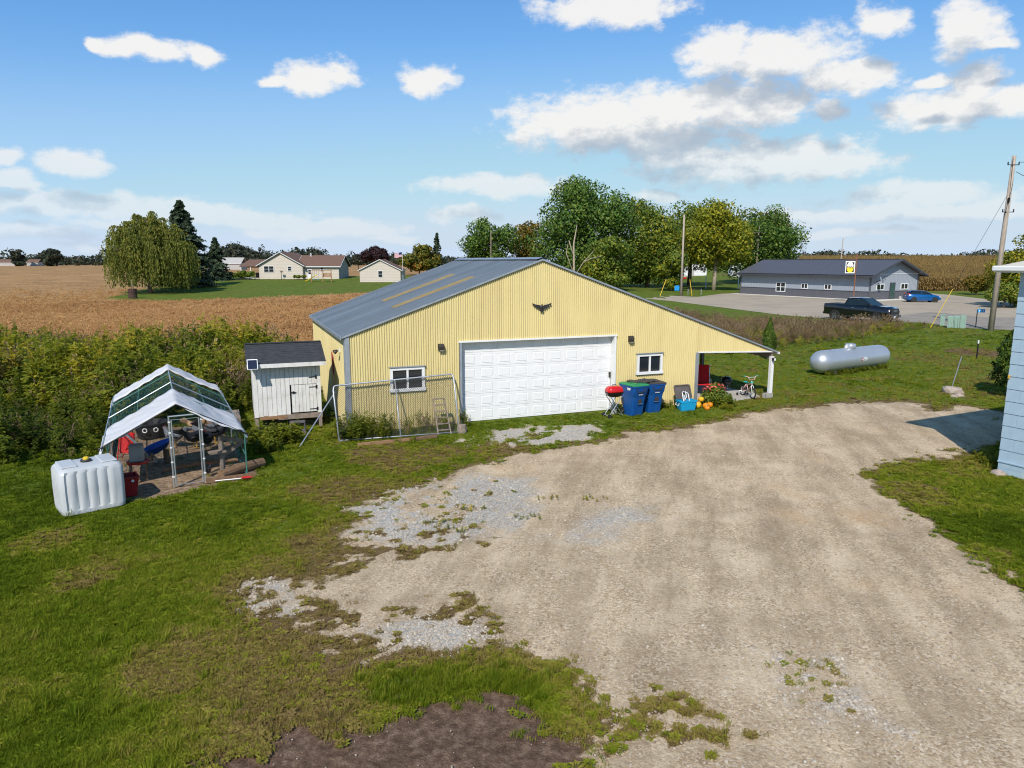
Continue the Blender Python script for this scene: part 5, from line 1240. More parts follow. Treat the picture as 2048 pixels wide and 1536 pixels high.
# yellow guy guard and guy
ga = Vector(G(1860, 656)); gb = P0 + Vector((.2, 0, 10.2)); gd = (gb - ga)
MB().tube([ga + Vector((0, 0, -.05)), ga + gd * .30], .026, 8).build('guy_guard', MATS['guard_yellow'], label='yellow guy wire guard leaning beside the green cabinets', cat='guy guard')
MB().tube([ga + gd * .3, gb], .012, 5).build('guy_wire', MATS['wire'], label='thin guy wire running up to the tall pole', cat='wire')
tb1 = thing('utility_box', G(1884, 652), R(-32), 'narrow pale green utility pedestal left of the big cabinet', 'utility box', 'green utility boxes')
MB().box((0, 0, .44), (.34, .34, .88), bev=.02).build('case', MATS['box_green'], tb1); MB().box((0, 0, .90), (.38, .38, .05), bev=.01).build('lid', MATS['box_green'], tb1)
tb2 = thing('utility_box', G(1912, 656), R(-32), 'wide pale green ribbed utility cabinet beside the road', 'utility box', 'green utility boxes')
for k in range(3): MB().box((-.42 + k * .42, (k % 2) * .05, .46 + .02 * k), (.40, .60, .92 + .04 * k), bev=.02).build('section', MATS['box_green'], tb2)
for k in range(6): MB().box((-.52 + k * .21, -.31, .48), (.03, .03, .80)).build('rib', MATS['box_green'], tb2)
sg = thing('address_sign', G(1951, 656), R(-20), 'small blue address sign on a dark post by the road', 'sign')
MB().box((0, 0, .72), (.06, .05, 1.44)).build('post', MATS['iron'], sg); MB().box((.26, -.04, 1.36), (.50, .015, .26)).build('plate', MATS['sign_blue'], sg)
for k, w in enumerate((.07, .05, .07)): MB().box((.12 + k * .13, -.05, 1.36), (w, .004, .10)).build('numeral', MATS['white_paint'], sg)

# pole with two guyed guards across the road
p2l = Vector(G(1362, 592)); pole(p2l, 11.9, .19, .12, 'pale wooden pole with two yellow guy guards across the road')
for px_, dx, nm in ((1320, -3.0, 'left'), (1384, 1.8, 'right')):
    a = Vector(G(px_, 592)); b = p2l + Vector((0, 0, 9.5)); 
    MB().tube([a, a + (b - a) * .26], .045, 8).build('guy_guard', MATS['guard_yellow'], label='yellow guy guard %s of the pale pole across the road' % nm, cat='guy guard')
    MB().tube([a + (b - a) * .26, b], .018, 5).build('guy_wire', MATS['wire'], label='guy wire %s of the pale pole across the road' % nm, cat='wire')
MB().box((0, 0, 1.2), (.7, .05, .75)).build('blue_sign', MATS['sign_blue'], loc=p2l + Vector((-.75, -.4, 0)), label='square blue sign hung on the pale pole across the road', cat='sign')
rl = thing('rail_barrier', G(1389, 590), R(-4), 'low grey pipe rail beside the pale pole', 'rail')
for x in (-1.0, 1.0): MB().tube([(x, 0, 0), (x, 0, .9)], .06, 8).build('post', MATS['galvanized'], rl)
MB().tube([(-1.05, 0, .9), (1.05, 0, .9)], .05, 8).build('rail', MATS['iron'], rl)
pole(Vector((51.0, 150, 0)), 12.4, .2, .14, 'wooden pole with a cross arm behind the grey building', (0, 0), 'pole_wood_dark', ((11.0, 2.2, R(-10)), (10.2, 1.6, R(-10))))
pole(Vector((66.5, 146, float(terrain(66.5, 146)))), 9.6, .14, .09, 'thin pale pole rising behind the grey roof', (.25, 0))
pole(Vector(at(982, 515, 150)) - Vector((0, 0, 6)), 11.5, .12, .08, 'thin pole in front of the round dark tree behind the barn', (0, 0), 'pole_wood_dark')
MB().box((0, 0, 1.1), (.16, .16, 2.2)).build('marker_post', MATS['white_paint'], loc=G(1411, 577), label='white post on the lawn under the yellow green tree', cat='post')
MB().box((0, 0, 1.4), (.16, .16, 2.8)).build('marker_post', MATS['white_paint'], loc=G(1476, 578), label='white post at the left end of the grey building', cat='post')

# ------------------------------------------------------------------ grey metal building across the road
mat('metal_light', (.30, .33, .375), .5, var=.03, vscale=1); mat('metal_dark', (.10, .10, .115), .5, var=.05, vscale=1); mat('roof_dark', (.105, .105, .125), .4, var=.05, vscale=.6, metal=.2)
mat('trim_dark', (.06, .06, .07), .5); mat('door_glass', (.04, .09, .08), .1); mat('rust', (.22, .10, .06), .9, var=.3, vscale=4); mat('sign_black', (.01, .01, .012), .4); mat('sign_yellow', (.80, .62, .03), .5); mat('sign_white', (.85, .85, .80), .5)
mat('galv_pail', (.5, .5, .5), .5, metal=.3)
GO = Vector((48.0, 96.0, 0)); GA = R(30)
gb_ = thing('metal_building', GO, GA, 'long grey metal building with dark wainscot and dark roof across the road', 'building')
GL, GW, GE, GR_, WZ = 22.3, 10.8, 3.45, 5.35, 1.12
def ribwall(name, L, face, top, z0, z1, m, pitch=.30):
    mb = MB(); n = int(L / pitch)
    for k in range(n):
        a, b = k * L / n, (k + 1) * L / n; q = a + (b - a) * .22; q0 = a + .04; q1 = a + .04 + .05; 
        for s0, s1, o0, o1 in ((a, q0, 0, .0), (q0, q0 + .02, 0, .022), (q0 + .02, q0 + .06, .022, .022), (q0 + .06, q0 + .08, .022, 0), (q0 + .08, b, 0, 0)):
            mb.add([face(s0, o0, z0), face(s1, o1, z0), face(s1, o1, min(z1, top(s1))), face(s0, o0, min(z1, top(s0)))], [(0, 1, 2, 3)])
    mb.build(name, m, gb_, fixn=False)
lf = lambda s, o, z: (-o, s, z); ff = lambda s, o, z: (s, -o, z)
gt_ = lambda s: GE + (GR_ - GE) * (1 - abs(s - GW / 2) / (GW / 2))
ribwall('upper_siding', GL, lf, lambda s: GE, WZ, GE, MATS['metal_light']); ribwall('wainscot', GL, lf, lambda s: GE, 0, WZ - .02, MATS['metal_dark'])
ribwall('upper_siding', GW, ff, lambda s: 9, WZ, GE - .02, MATS['metal_light']); ribwall('wainscot', GW, ff, lambda s: 9, 0, WZ - .02, MATS['metal_dark'])
for k in range(8):                               # horizontal lap boards in the gable
    z0 = GE + .02 + k * .22; z1 = z0 + .215
    if z1 > GR_ - .05: break
    w0 = (GW / 2) * (1 - (z0 - GE) / (GR_ - GE)); w1 = (GW / 2) * (1 - (z1 - GE) / (GR_ - GE)); c = GW / 2
    MB().add([(c - w0, -.03, z0), (c + w0, -.03, z0), (c + w1, -.008, z1), (c - w1, -.008, z1), (c - w0, 0, z0), (c + w0, 0, z0)], [(0, 1, 2, 3), (0, 4, 5, 1)]).build('lap_board', MATS['metal_light'], gb_)
MB().box((GW / 2, -.02, GE), (GW, .05, .08)).build('belt_trim', MATS['trim_white'], gb_)
MB().add([(GW, 0, 0), (GW, GL, 0), (GW, GL, GE), (GW, 0, GE)], [(0, 1, 2, 3)]).build('back_wall', MATS['metal_light'], gb_)
MB().add([(0, GL, 0), (GW, GL, 0), (GW, GL, GE), (GW / 2, GL, GR_), (0, GL, GE)], [(0, 1, 2, 3, 4)]).build('end_wall', MATS['metal_light'], gb_)
MB().box((-.03, GL / 2, WZ), (.05, GL, .06)).build('wainscot_trim', MATS['trim_dark'], gb_); MB().box((GW / 2, -.03, WZ), (GW, .05, .06)).build('wainscot_trim', MATS['trim_dark'], gb_)
for x, y in ((-.02, -.02), (GW + .02, -.02), (-.02, GL + .02)): MB().box((x, y, GE / 2), (.16, .16, GE)).build('corner_trim', MATS['metal_dark'], gb_)
ov = .95; sl = (GR_ - GE) / (GW / 2)
for s, x0, x1 in ((-1, -ov, GW / 2), (1, GW + ov, GW / 2)):
    z0 = GE + .1 - ov * sl; z1 = GR_ + .1
    mb = MB(); n = 56
    for k in range(n):
        a, b = lerp(-ov, GL + .4, k / n), lerp(-ov, GL + .4, (k + 1) / n); r = a + .05
        for y0, y1, h0, h1 in ((a, r, 0, .03), (r, r + .03, .03, .03), (r + .03, r + .07, .03, 0), (r + .07, b, 0, 0)):
            mb.add([(x0, y0, z0 + h0), (x0, y1, z0 + h1), (x1, y1, z1 + h1), (x1, y0, z1 + h0)], [(0, 1, 2, 3)])
    mb.build('roof_slope', MATS['roof_dark'], gb_, fixn=False)
    MB().bar((x0, -ov, z0 - .09), (x0, GL + .4, z0 - .09), .05, .20).build('fascia', MATS['trim_dark'], gb_)
    MB().bar((x0, -ov - .02, z0 - .07), (x1, -ov - .02, z1 - .07), .05, .22).build('rake_trim', MATS['trim_dark'], gb_)
MB().add([(-ov + .03, -ov, GE - .12), (-ov + .03, GL, GE - .12), (0, GL, GE - .12), (0, -ov, GE - .12)], [(0, 1, 2, 3)]).build('soffit', MATS['trim_dark'], gb_)
MB().box((GW / 2, GL / 2 - .1, GR_ + .115), (.4, GL + .9, .05)).build('ridge_cap', MATS['roof_dark'], gb_)
def gwin(face, s, z, w, h, cols, rows):
    wn = thing('window', (0, 0, 0), 0, None, None); wn.parent = gb_
    m = MB(); f = .10
    def bx(a0, a1, b0, b1, o0, o1): 
        vs = [face(a, o, b) for a in (a0, a1) for o in (o0, o1) for b in (b0, b1)]
        m.add(vs, [(0, 1, 3, 2), (4, 6, 7, 5), (0, 4, 5, 1), (2, 3, 7, 6), (0, 2, 6, 4), (1, 5, 7, 3)])
    bx(s - w / 2, s + w / 2, z, z + f, .0, .07); bx(s - w / 2, s + w / 2, z + h - f, z + h, .0, .07); bx(s - w / 2, s - w / 2 + f, z + f, z + h - f, .0, .068); bx(s + w / 2 - f, s + w / 2, z + f, z + h - f, .0, .068)
    for c in range(1, cols): q = s - w / 2 + w * c / cols; bx(q - .05, q + .05, z + f, z + h - f, .0, .06)
    for r in range(1, rows): q = z + h * r / rows; bx(s - w / 2 + f, s + w / 2 - f, q - .045, q + .045, .0, .055)
    m.build('frame', MATS['white_paint'], wn)
    for c in range(cols):
        for r in range(rows):
            a0, a1 = s - w / 2 + w * c / cols + .05, s - w / 2 + w * (c + 1) / cols - .05; b0, b1 = z + h * r / rows + .05, z + h * (r + 1) / rows - .05
            MB().add([face(a0, .032, b0), face(a1, .032, b0), face(a1, .032, b1), face(a0, .032, b1)], [(0, 1, 2, 3)]).build('pane', MATS['dark_glass'], wn)
gwin(lf, 14.5, .62, 1.75, 1.45, 2, 2); gwin(lf, 10.3, 1.20, 1.15, .80, 2, 1); gwin(lf, 6.4, 1.20, 1.15, .80, 2, 1)
gwin(ff, 2.2, 1.30, 1.7, .85, 2, 1); gwin(ff, 7.7, 1.30, 1.7, .85, 2, 1)
dr_ = thing('entrance_door', (0, 0, 0), 0, None, None); dr_.parent = gb_
MB().box((4.95, -.03, 1.14), (1.25, .06, 2.28)).build('frame', MATS['trim_dark'], dr_); MB().box((4.95, -.065, 1.15), (.85, .02, 1.95)).build('pane', MATS['door_glass'], dr_); MB().box((5.3, -.09, 1.1), (.04, .04, .4)).build('handle', MATS['chrome'], dr_)
ds = thing('satellite_dish', GO + Matrix.Rotation(GA, 3, 'Z') @ Vector((1.0, -.9, 2.75)), GA, 'grey satellite dish on the front corner of the grey building', 'satellite dish')
MB().lathe([(.02, -.10), (.25, -.07), (.45, .0), (.46, .01), (.25, -.05), (.02, -.08)], 18, M=Matrix.Rotation(R(62), 3, 'X') @ Matrix.Rotation(R(15), 3, 'Y')).build('reflector', MATS['metal_light'], ds, smooth=True)
MB().tube([(0, .05, -.05), (0, .8, -.35)], .035, 6).build('arm', MATS['iron'], ds); MB().tube([(0, -.05, -.2), (.05, -.55, .05)], .02, 6).build('feed_arm', MATS['iron'], ds)
MB().lathe([(.05, 0), (.05, .12), (.02, .14)], 8, M=Matrix.Rotation(R(120), 3, 'X'), c=(GW / 2, -.15, GR_ - .75)).build('gable_lamp', MATS['trim_dark'], gb_)
sheet('concrete_apron', [tuple((GO + Matrix.Rotation(GA, 3, 'Z') @ Vector(p))[:2]) for p in ((-1.9, -2.2, 0), (GW + .3, -2.2, 0), (GW + .3, .05, 0), (.05, .05, 0), (.05, GL + .5, 0), (-1.9, GL + .5, 0))], .032, MATS['pale_concrete'])
pail = MB().lathe([(.15, 0), (.19, .38), (.20, .38), (.17, .36), (.13, .02)], 12).build('pail', MATS['galv_pail'], loc=GO + Matrix.Rotation(GA, 3, 'Z') @ Vector((6.0, -.6, .032)), label='grey metal pail beside the door of the grey building', cat='pail')
# sign
sn = thing('pole_sign', Vector((43.6, 91.2, .0)), R(-22), 'lit beer style oval sign on a rusty pole in front of the grey building'.replace('lit beer style ', 'yellow and white '), 'sign')
MB().tube([(0, 0, 0), (0, 0, 6.1)], .09, 10).build('pole', MATS['rust'], sn)
MB().bar((.1, 0, 5.35), (-1.4, 0, 5.35), .06, .06).build('hanger', MATS['rust'], sn)
sn.scale = (.86, .86, 1.0); SW, SH_ = 1.28, 1.50; bx_ = MB().box((-.78, 0, 4.42), (SW, .22, SH_)).build('cabinet', MATS['sign_white'], sn)
MB().box((-.78, -.115, 4.42), (SW - .24, .012, SH_ - .24)).build('panel', MATS['sign_black'], sn)
ell = lambda a0, a1, k: [(-.78 + .46 * k * math.cos(a), 0, 4.42 + .68 * k * math.sin(a)) for a in np.linspace(a0, a1, 20)]
MB().prism(ell(0, PI, 1), (0, -.122, 0), (0, -.135, 0)).build('oval_top', MATS['sign_white'], sn); MB().prism(ell(PI, 2 * PI, 1), (0, -.122, 0), (0, -.135, 0)).build('oval_bottom', MATS['sign_yellow'], sn)
fc = bpy.data.curves.new('lettering', 'FONT'); fc.body = 'MW'; fc.size = .5; fc.align_x = 'CENTER'; fc.align_y = 'CENTER'; fc.extrude = .004
fo = bpy.data.objects.new('lettering', fc); COL.objects.link(fo)
dg = bpy.context.evaluated_depsgraph_get(); fm_ = bpy.data.meshes.new_from_object(fo.evaluated_get(dg)); bpy.data.objects.remove(fo)
fo = bpy.data.objects.new('lettering', fm_); COL.objects.link(fo); fm_.materials.clear(); fm_.materials.append(MATS['sign_black']); fo.parent = sn; fo.location = (-.78, -.145, 4.40); fo.rotation_euler = (PI / 2, 0, 0)

# ------------------------------------------------------------------ vehicles
mat('paint_black', (.004, .005, .008), .18, coat=1.0, var=.05); mat('paint_blue', (.004, .10, .32), .22, coat=1.0, var=.03, metal=.25)
glassmat('car_glass', (.012, .018, .02), .04); mat('tail_red', (.4, .01, .012), .25, coat=.5); mat('head_lamp', (.7, .72, .75), .15, coat=.8); mat('alloy', (.42, .43, .45), .3, metal=.8); mat('plate_white', (.7, .7, .72), .5)
def wheel(v, x, y, r, w=.24):
    wh = thing('wheel', (x, y, r), 0, None, None); wh.parent = v; M = Matrix.Rotation(R(90), 3, 'X')
    MB().lathe([(r * .62, -w / 2), (r * .93, -w / 2), (r, -w / 2 + .04), (r, w / 2 - .04), (r * .93, w / 2), (r * .62, w / 2)], 24, M=M, caps=False).build('tyre', MATS['rubber'], wh, auto=40)
    s = -1 if y < 0 else 1
    m = MB(); m.lathe([(r * .58, -w / 2 + .02), (r * .64, -w / 2 + .01), (r * .64, w / 2 - .01), (r * .58, w / 2 - .02)], 24, M=M, caps=False)
    for k in range(6):
        a = k * PI / 3; m.bar((r * .1 * math.cos(a), s * (w / 2 - .03), r * .1 * math.sin(a)), (r * .6 * math.cos(a), s * (w / 2 - .015), r * .6 * math.sin(a)), .03, r * .16, up=(0, 1, 0))
    m.lathe([(.01, w / 2 - .06), (r * .16, w / 2 - .05), (r * .16, -w / 2 + .05), (.01, -w / 2 + .06)], 12, M=M)
    m.build('rim', MATS['alloy'], wh)
def section(x, zl, zb, zt, ws, wm, wt):
    """closed ring: sill, widest line, shoulder, top, mirrored"""
    half = [(ws, zl), (wm, lerp(zl, zb, .25)), (wm, lerp(zl, zb, .75)), (lerp(wm, wt, .35), zb), (wt, zt)]
    return [(x, y, z) for y, z in half] + [(x, -y, z) for y, z in half[::-1]]
def arch(v, x, r, hw, m):
    for s in (-1, 1):
        MB().lathe([(.02, -.02), (r, -.02), (r, .02), (.02, .02)], 20, M=Matrix.Rotation(R(90), 3, 'X'), c=(x, s * (hw - .012), .40)).build('wheel_well', MATS['rubber'], v)
def pane(v, pts, m='car_glass', nm='window'): return MB().add(pts, [tuple(range(len(pts)))]).build(nm, MATS[m], v, fixn=False)

def pickup(loc, rz):
    v = thing('pickup_truck', loc, rz, 'black crew cab pickup truck parked across the road behind the weeds', 'truck')
    P = MATS['paint_black']
    st_ = [section(-2.95, .62, 1.30, 1.40, .86, .93, .90), section(-2.85, .50, 1.36, 1.44, .92, .98, .93), section(-1.2, .45, 1.36, 1.44, .95, 1.00, .93), section(-.98, .45, 1.34, 1.40, .95, 1.01, .90), section(1.05, .45, 1.32, 1.38, .95, 1.01, .90), section(1.35, .45, 1.32, 1.43, .95, 1.01, .80), section(2.35, .48, 1.22, 1.36, .93, 1.00, .76), section(2.75, .52, 1.12, 1.27, .88, .95, .70), section(2.88, .58, 1.08, 1.18, .80, .88, .66)]
    MB().loft(st_).build('body', P, v, auto=38)
    # cab: glasshouse with body coloured roof and pillars
    bot = [(-1.05, .90, 1.20), (1.38, .88, 1.26)]; top = [(-.82, .68, 1.98), (.52, .66, 1.90)]
    roof_ = [[(x, y, z) for y in (-w, -w * .6, w * .6, w) for z in ((zz if abs(y) > w * .8 else zz + .05),)] for x, w, zz in ((-.88, .68, 1.96), (-.5, .70, 2.0), (.3, .70, 2.0), (.56, .66, 1.96))]
    MB().loft(roof_, closed=False, caps=False).build('cab_roof', P, v, smooth=True)
    for s in (-1, 1):
        for a, b, w in (((-1.05, s * .90, 1.38), (-.85, s * .68, 1.98), .12), ((.10, s * .91, 1.38), (.02, s * .69, 1.98), .07), ((1.40, s * .86, 1.42), (.54, s * .67, 1.98), .08)): MB().bar(a, b, .05, w, up=(0, 1, 0)).build('pillar', P, v)
        pane(v, [(-1.0, s * .905, 1.40), (.07, s * .91, 1.40), (.0, s * .70, 1.94), (-.83, s * .69, 1.94)]); pane(v, [(.13, s * .91, 1.40), (1.30, s * .89, 1.42), (.55, s * .68, 1.94), (.05, s * .70, 1.94)])
        MB().box((1.10, s * 1.06, 1.46), (.12, .18, .20), bev=.03).build('mirror', P, v)
        for x in (-.25, .85): MB().box((x, s * 1.012, 1.18), (.18, .025, .035)).build('door_handle', MATS['chrome'], v)
        MB().box((.15, s * .95, .40), (2.4, .12, .07), bev=.02).build('running_board', MATS['black_plastic'], v)
        MB().box((2.80, s * .70, 1.06), (.10, .32, .13), bev=.02, rot=Matrix.Rotation(-s * .25, 3, 'Z')).build('headlight', MATS['head_lamp'], v)
        MB().box((-2.93, s * .86, 1.12), (.06, .14, .34), bev=.015).build('tail_light', MATS['tail_red'], v)
    pane(v, [(1.40, -.84, 1.43), (1.40, .84, 1.43), (.57, .64, 1.97), (.57, -.64, 1.97)], nm='windshield'); pane(v, [(-1.08, -.86, 1.40), (-1.08, .86, 1.40), (-.90, .64, 1.96), (-.90, -.64, 1.96)], nm='rear_window')
    MB().box((-1.95, 0, 1.43), (1.55, 1.60, .05)).build('bed_cover', MATS['black_plastic'], v)
    MB().box((2.92, 0, .95), (.06, 1.25, .38), bev=.02).build('grille', MATS['black_plastic'], v); MB().box((2.965, 0, 1.02), (.02, .5, .08)).build('grille_badge', MATS['chrome'], v)
    MB().box((2.92, 0, .55), (.22, 1.78, .22), bev=.05).build('bumper', P, v); MB().box((-2.98, 0, .60), (.18, 1.80, .20), bev=.04).build('bumper', P, v); MB().box((3.04, -.2, .52), (.01, .32, .15)).build('license_plate', MATS['plate_white'], v)
    MB().box((-.2, 0, .5), (4.6, 1.5, .3)).build('chassis', MATS['black_plastic'], v)
    for x in (-1.83, 1.84):
        arch(v, x, .50, 1.0, None)
        for s in (-1, 1): wheel(v, x, s * .90, .41, .27)
    return v
hd = R(-54); rw = Vector(G(1670, 640)); pickup(Vector((rw.x, rw.y, .02)) + Matrix.Rotation(hd, 3, 'Z') @ Vector((1.83, .9, 0)), hd)

def hatch(loc, rz):
    v = thing('hatchback_car', loc, rz, 'bright blue hatchback parked beside the grey building', 'car'); P = MATS['paint_blue']
    st_ = [section(-2.0, .35, .85, .95, .70, .78, .70), section(-1.85, .25, .92, 1.02, .78, .84, .74), section(-1.2, .22, .95, 1.02, .82, .86, .74), section(.6, .22, .90, .96, .82, .86, .72), section(1.1, .22, .86, .95, .82, .85, .66), section(1.7, .25, .70, .82, .78, .82, .56), section(1.95, .32, .58, .68, .66, .72, .48)]
    MB().loft(st_).build('body', P, v, auto=40)
    rf = [[(x, y, z + (.03 if abs(y) < w * .8 else 0)) for y in (-w, -w * .6, w * .6, w)] for x, w, z in ((-1.75, .52, 1.30), (-1.45, .56, 1.42), (-.6, .58, 1.46), (.05, .56, 1.42), (.25, .54, 1.37))]
    for z_ in (0,): MB().loft(rf, closed=False, caps=False).build('roof', P, v, smooth=True)
    for s in (-1, 1):
        for a, b, w in (((-1.88, s * .70, .98), (-1.62, s * .55, 1.34), .22), ((-.35, s * .735, .98), (-.38, s * .57, 1.43), .07), ((.98, s * .69, .95), (.24, s * .55, 1.37), .06)): MB().bar(a, b, .04, w, up=(0, 1, 0)).build('pillar', P, v)
        pane(v, [(-1.70, s * .742, 1.00), (-.38, s * .752, .98), (-.40, s * .585, 1.40), (-1.45, s * .575, 1.36)]); pane(v, [(-.32, s * .752, .98), (.92, s * .72, .96), (.26, s * .565, 1.35), (-.34, s * .585, 1.40)])
        MB().box((.75, s * .90, 1.0), (.12, .16, .12), bev=.03).build('mirror', P, v)
        MB().loft([[(x, s * y, z) for y, z in ((.60, .92), (.80, .90), (.78, 1.10), (.66, 1.14))] for x in (-1.98, -1.72)]).build('tail_light', MATS['tail_red'], v)
        MB().box((1.78, s * .60, .66), (.30, .20, .12), bev=.03, rot=Matrix.Rotation(-s * .5, 3, 'Z')).build('headlight', MATS['head_lamp'], v)
    pane(v, [(.99, -.64, .95), (.99, .64, .95), (.27, .52, 1.37), (.27, -.52, 1.37)], nm='windshield'); pane(v, [(-1.97, -.56, 1.00), (-1.97, .56, 1.00), (-1.74, .48, 1.30), (-1.74, -.48, 1.30)], nm='rear_window')
    MB().box((-2.0, 0, .44), (.14, 1.45, .28), bev=.05).build('bumper', P, v); MB().box((-2.04, 0, .78), (.02, .36, .14)).build('license_plate', MATS['plate_white'], v); MB().box((1.95, 0, .42), (.10, 1.3, .22), bev=.04).build('bumper', MATS['black_plastic'], v)
    MB().box((0, 0, .28), (3.2, 1.4, .2)).build('chassis', MATS['black_plastic'], v)
    for x in (-1.25, 1.24):
        for s in (-1, 1):
            MB().lathe([(.02, -.02), (.36, -.02), (.36, .02), (.02, .02)], 18, M=Matrix.Rotation(R(90), 3, 'X'), c=(x, s * .845, .32)).build('wheel_well', MATS['rubber'], v); wheel(v, x, s * .76, .30, .20)
    return v
hatch(Vector((52.6, 91.6, .02)), R(-10))

# ------------------------------------------------------------------ ranch house, garage and yard beyond the field
mat('vinyl_tan', (.56, .50, .43), .6, var=.03, vscale=.6); mat('shingle_brown', (.16, .095, .07), .9, var=.18, vscale=4, bump=.3, bscale=30); mat('stucco_grey', (.42, .40, .38), .8)
mat('cedar', (.32, .16, .07), .8, var=.2, vscale=5); mat('slide_yellow', (.80, .62, .02), .4); mat('flag_red', (.45, .03, .05), .7); mat('flag_white', (.75, .75, .75), .7); mat('flag_blue', (.02, .03, .14), .7); mat('barrel_rust', (.07, .04, .03), .9, var=.3)
def lapwall(parent, a, b, z0, top, m, pitch=.30, nm='siding_course', off=.02):
    """lapped courses between two points; top(t) gives the height at fraction t"""
    a, b = Vector(a), Vector(b); d = (b - a); L = d.length; d.normalize(); n = Vector((d.y, -d.x, 0)); zmax = max(top(t) for t in np.linspace(0, 1, 21)); z = z0
    while z < zmax - .02:
        z1 = min(z + pitch, zmax); ts = [t for t in np.linspace(0, 1, 81) if top(t) >= z + .02]
        if not ts: break
        t0, t1 = ts[0], ts[-1]; us = [t for t in np.linspace(0, 1, 81) if top(t) >= z1 - .001]; u0, u1 = (us[0], us[-1]) if us else ((t0 + t1) / 2, (t0 + t1) / 2)
        P = lambda t, o, zz: a + d * L * t + n * o + Vector((0, 0, zz))
        MB().add([P(t0, off, z), P(t1, off, z), P(u1, .004, z1), P(u0, .004, z1), P(t0, 0, z), P(t1, 0, z)], [(0, 1, 2, 3), (0, 4, 5, 1)]).build(nm, m, parent); z = z1
def gable_roof(parent, x0, x1, y0, y1, ze, zr, ov, along, m, trim, thick=.14):
    """along='y': ridge runs along y"""
    if along == 'y':
        c = (x0 + x1) / 2; s = (zr - ze) / (c - x0)
        for sg, xa in ((-1, x0 - ov), (1, x1 + ov)):
            za = ze - ov * s
            MB().add([(xa, y0 - ov, za), (xa, y1 + ov, za), (c, y1 + ov, zr), (c, y0 - ov, zr), (xa, y0 - ov, za - thick), (xa, y1 + ov, za - thick), (c, y1 + ov, zr - thick), (c, y0 - ov, zr - thick)], [(0, 1, 2, 3), (4, 7, 6, 5), (0, 4, 5, 1), (1, 5, 6, 2), (2, 6, 7, 3), (3, 7, 4, 0)]).build('roof_slope', m, parent)
            MB().bar((xa, y0 - ov - .02, za - .06), (c, y0 - ov - .02, zr - .06), .04, .12).build('rake_board', trim, parent)
            MB().bar((xa + sg * .02, y0 - ov, za - .08), (xa + sg * .02, y1 + ov, za - .08), .05, .18).build('gutter', trim, parent)
    else:
        c = (y0 + y1) / 2; s = (zr - ze) / (c - y0)
        for sg, ya in ((-1, y0 - ov), (1, y1 + ov)):
            za = ze - ov * s
            MB().add([(x0 - ov, ya, za), (x1 + ov, ya, za), (x1 + ov, c, zr), (x0 - ov, c, zr), (x0 - ov, ya, za - thick), (x1 + ov, ya, za - thick), (x1 + ov, c, zr - thick), (x0 - ov, c, zr - thick)], [(0, 1, 2, 3), (4, 7, 6, 5), (0, 4, 5, 1), (1, 5, 6, 2), (2, 6, 7, 3), (3, 7, 4, 0)]).build('roof_slope', m, parent)
            MB().bar((x0 - ov, ya + sg * .02, za - .08), (x1 + ov, ya + sg * .02, za - .08), .05, .18).build('gutter', trim, parent)
            for xe in (x0 - ov - .02, x1 + ov + .02): MB().bar((xe, ya, za - .06), (xe, c, zr - .06), .04, .12).build('rake_board', trim, parent)
def hwin(parent, x, y, z, w, h, cols=1, rows=2, fr=None):
    wn = thing('window', (x, y, z), 0, None, None); wn.parent = parent; m = MB(); f = .09
    for bx in ((0, -h / 2, w, f), (0, h / 2, w, f)): m.box((bx[0], -.03, bx[1]), (bx[2] + f, .07, bx[3]))
    for sx in (-1, 1): m.box((sx * w / 2, -.03, 0), (f, .066, h - f))
    for c in range(1, cols): m.box((-w / 2 + w * c / cols, -.028, 0), (.07, .06, h - f))
    for r in range(1, rows): m.box((0, -.026, -h / 2 + h * r / rows), (w - f, .05, .05))
    m.build('frame', fr or MATS['trim_white'], wn); MB().box((0, -.005, 0), (w, .02, h)).build('pane', MATS['dark_glass'], wn)
HY = 150.0; hx0 = at(519, 556, HY); hz = float(terrain(hx0.x, HY)) + .05
rh = thing('ranch_house', (hx0.x, HY, hz), 0, 'tan ranch house with brown shingle roof beyond the lawn', 'house')
T_, B_ = MATS['vinyl_tan'], MATS['shingle_brown']
lapwall(rh, (0, 0, 0), (9.1, 0, 0), 0, lambda t: 2.95 + 2.5 * (1 - abs(t - .5) * 2), T_)
lapwall(rh, (9.1, 1.0, 0), (16.4, 1.0, 0), 0, lambda t: 2.75, T_); lapwall(rh, (16.4, 1.0, 0), (16.4, 10, 0), 0, lambda t: 2.75 + 2.0 * (1 - abs(t - .5) * 2), MATS['stucco_grey'])
lapwall(rh, (0, 12, 0), (0, 0, 0), 0, lambda t: 2.9, T_); lapwall(rh, (9.1, 0, 0), (9.1, 1.0, 0), 0, lambda t: 2.9, T_)
gable_roof(rh, 0, 9.1, 0, 12, 3.0, 5.55, .45, 'y', B_, MATS['trim_white']); gable_roof(rh, 8.0, 16.4, 1.0, 10, 2.85, 4.95, .5, 'x', B_, MATS['trim_white'])
MB().add([(0, 12, 0), (9.1, 12, 0), (9.1, 12, 2.9), (0, 12, 2.9)], [(0, 1, 2, 3)]).build('back_wall', T_, rh); MB().add([(9.1, 10, 0), (16.4, 10, 0), (16.4, 10, 2.8), (9.1, 10, 2.8)], [(0, 1, 2, 3)]).build('back_wall', T_, rh)
hwin(rh, 1.55, -.03, 2.05, 1.0, 1.25); hwin(rh, 2.60, -.03, 2.05, 1.0, 1.25); hwin(rh, 6.4, -.03, 2.15, .75, .9); hwin(rh, 12.9, .97, 2.0, .7, .8)
hd_ = thing('door', (10.3, .96, 0), 0, None, None); hd_.parent = rh
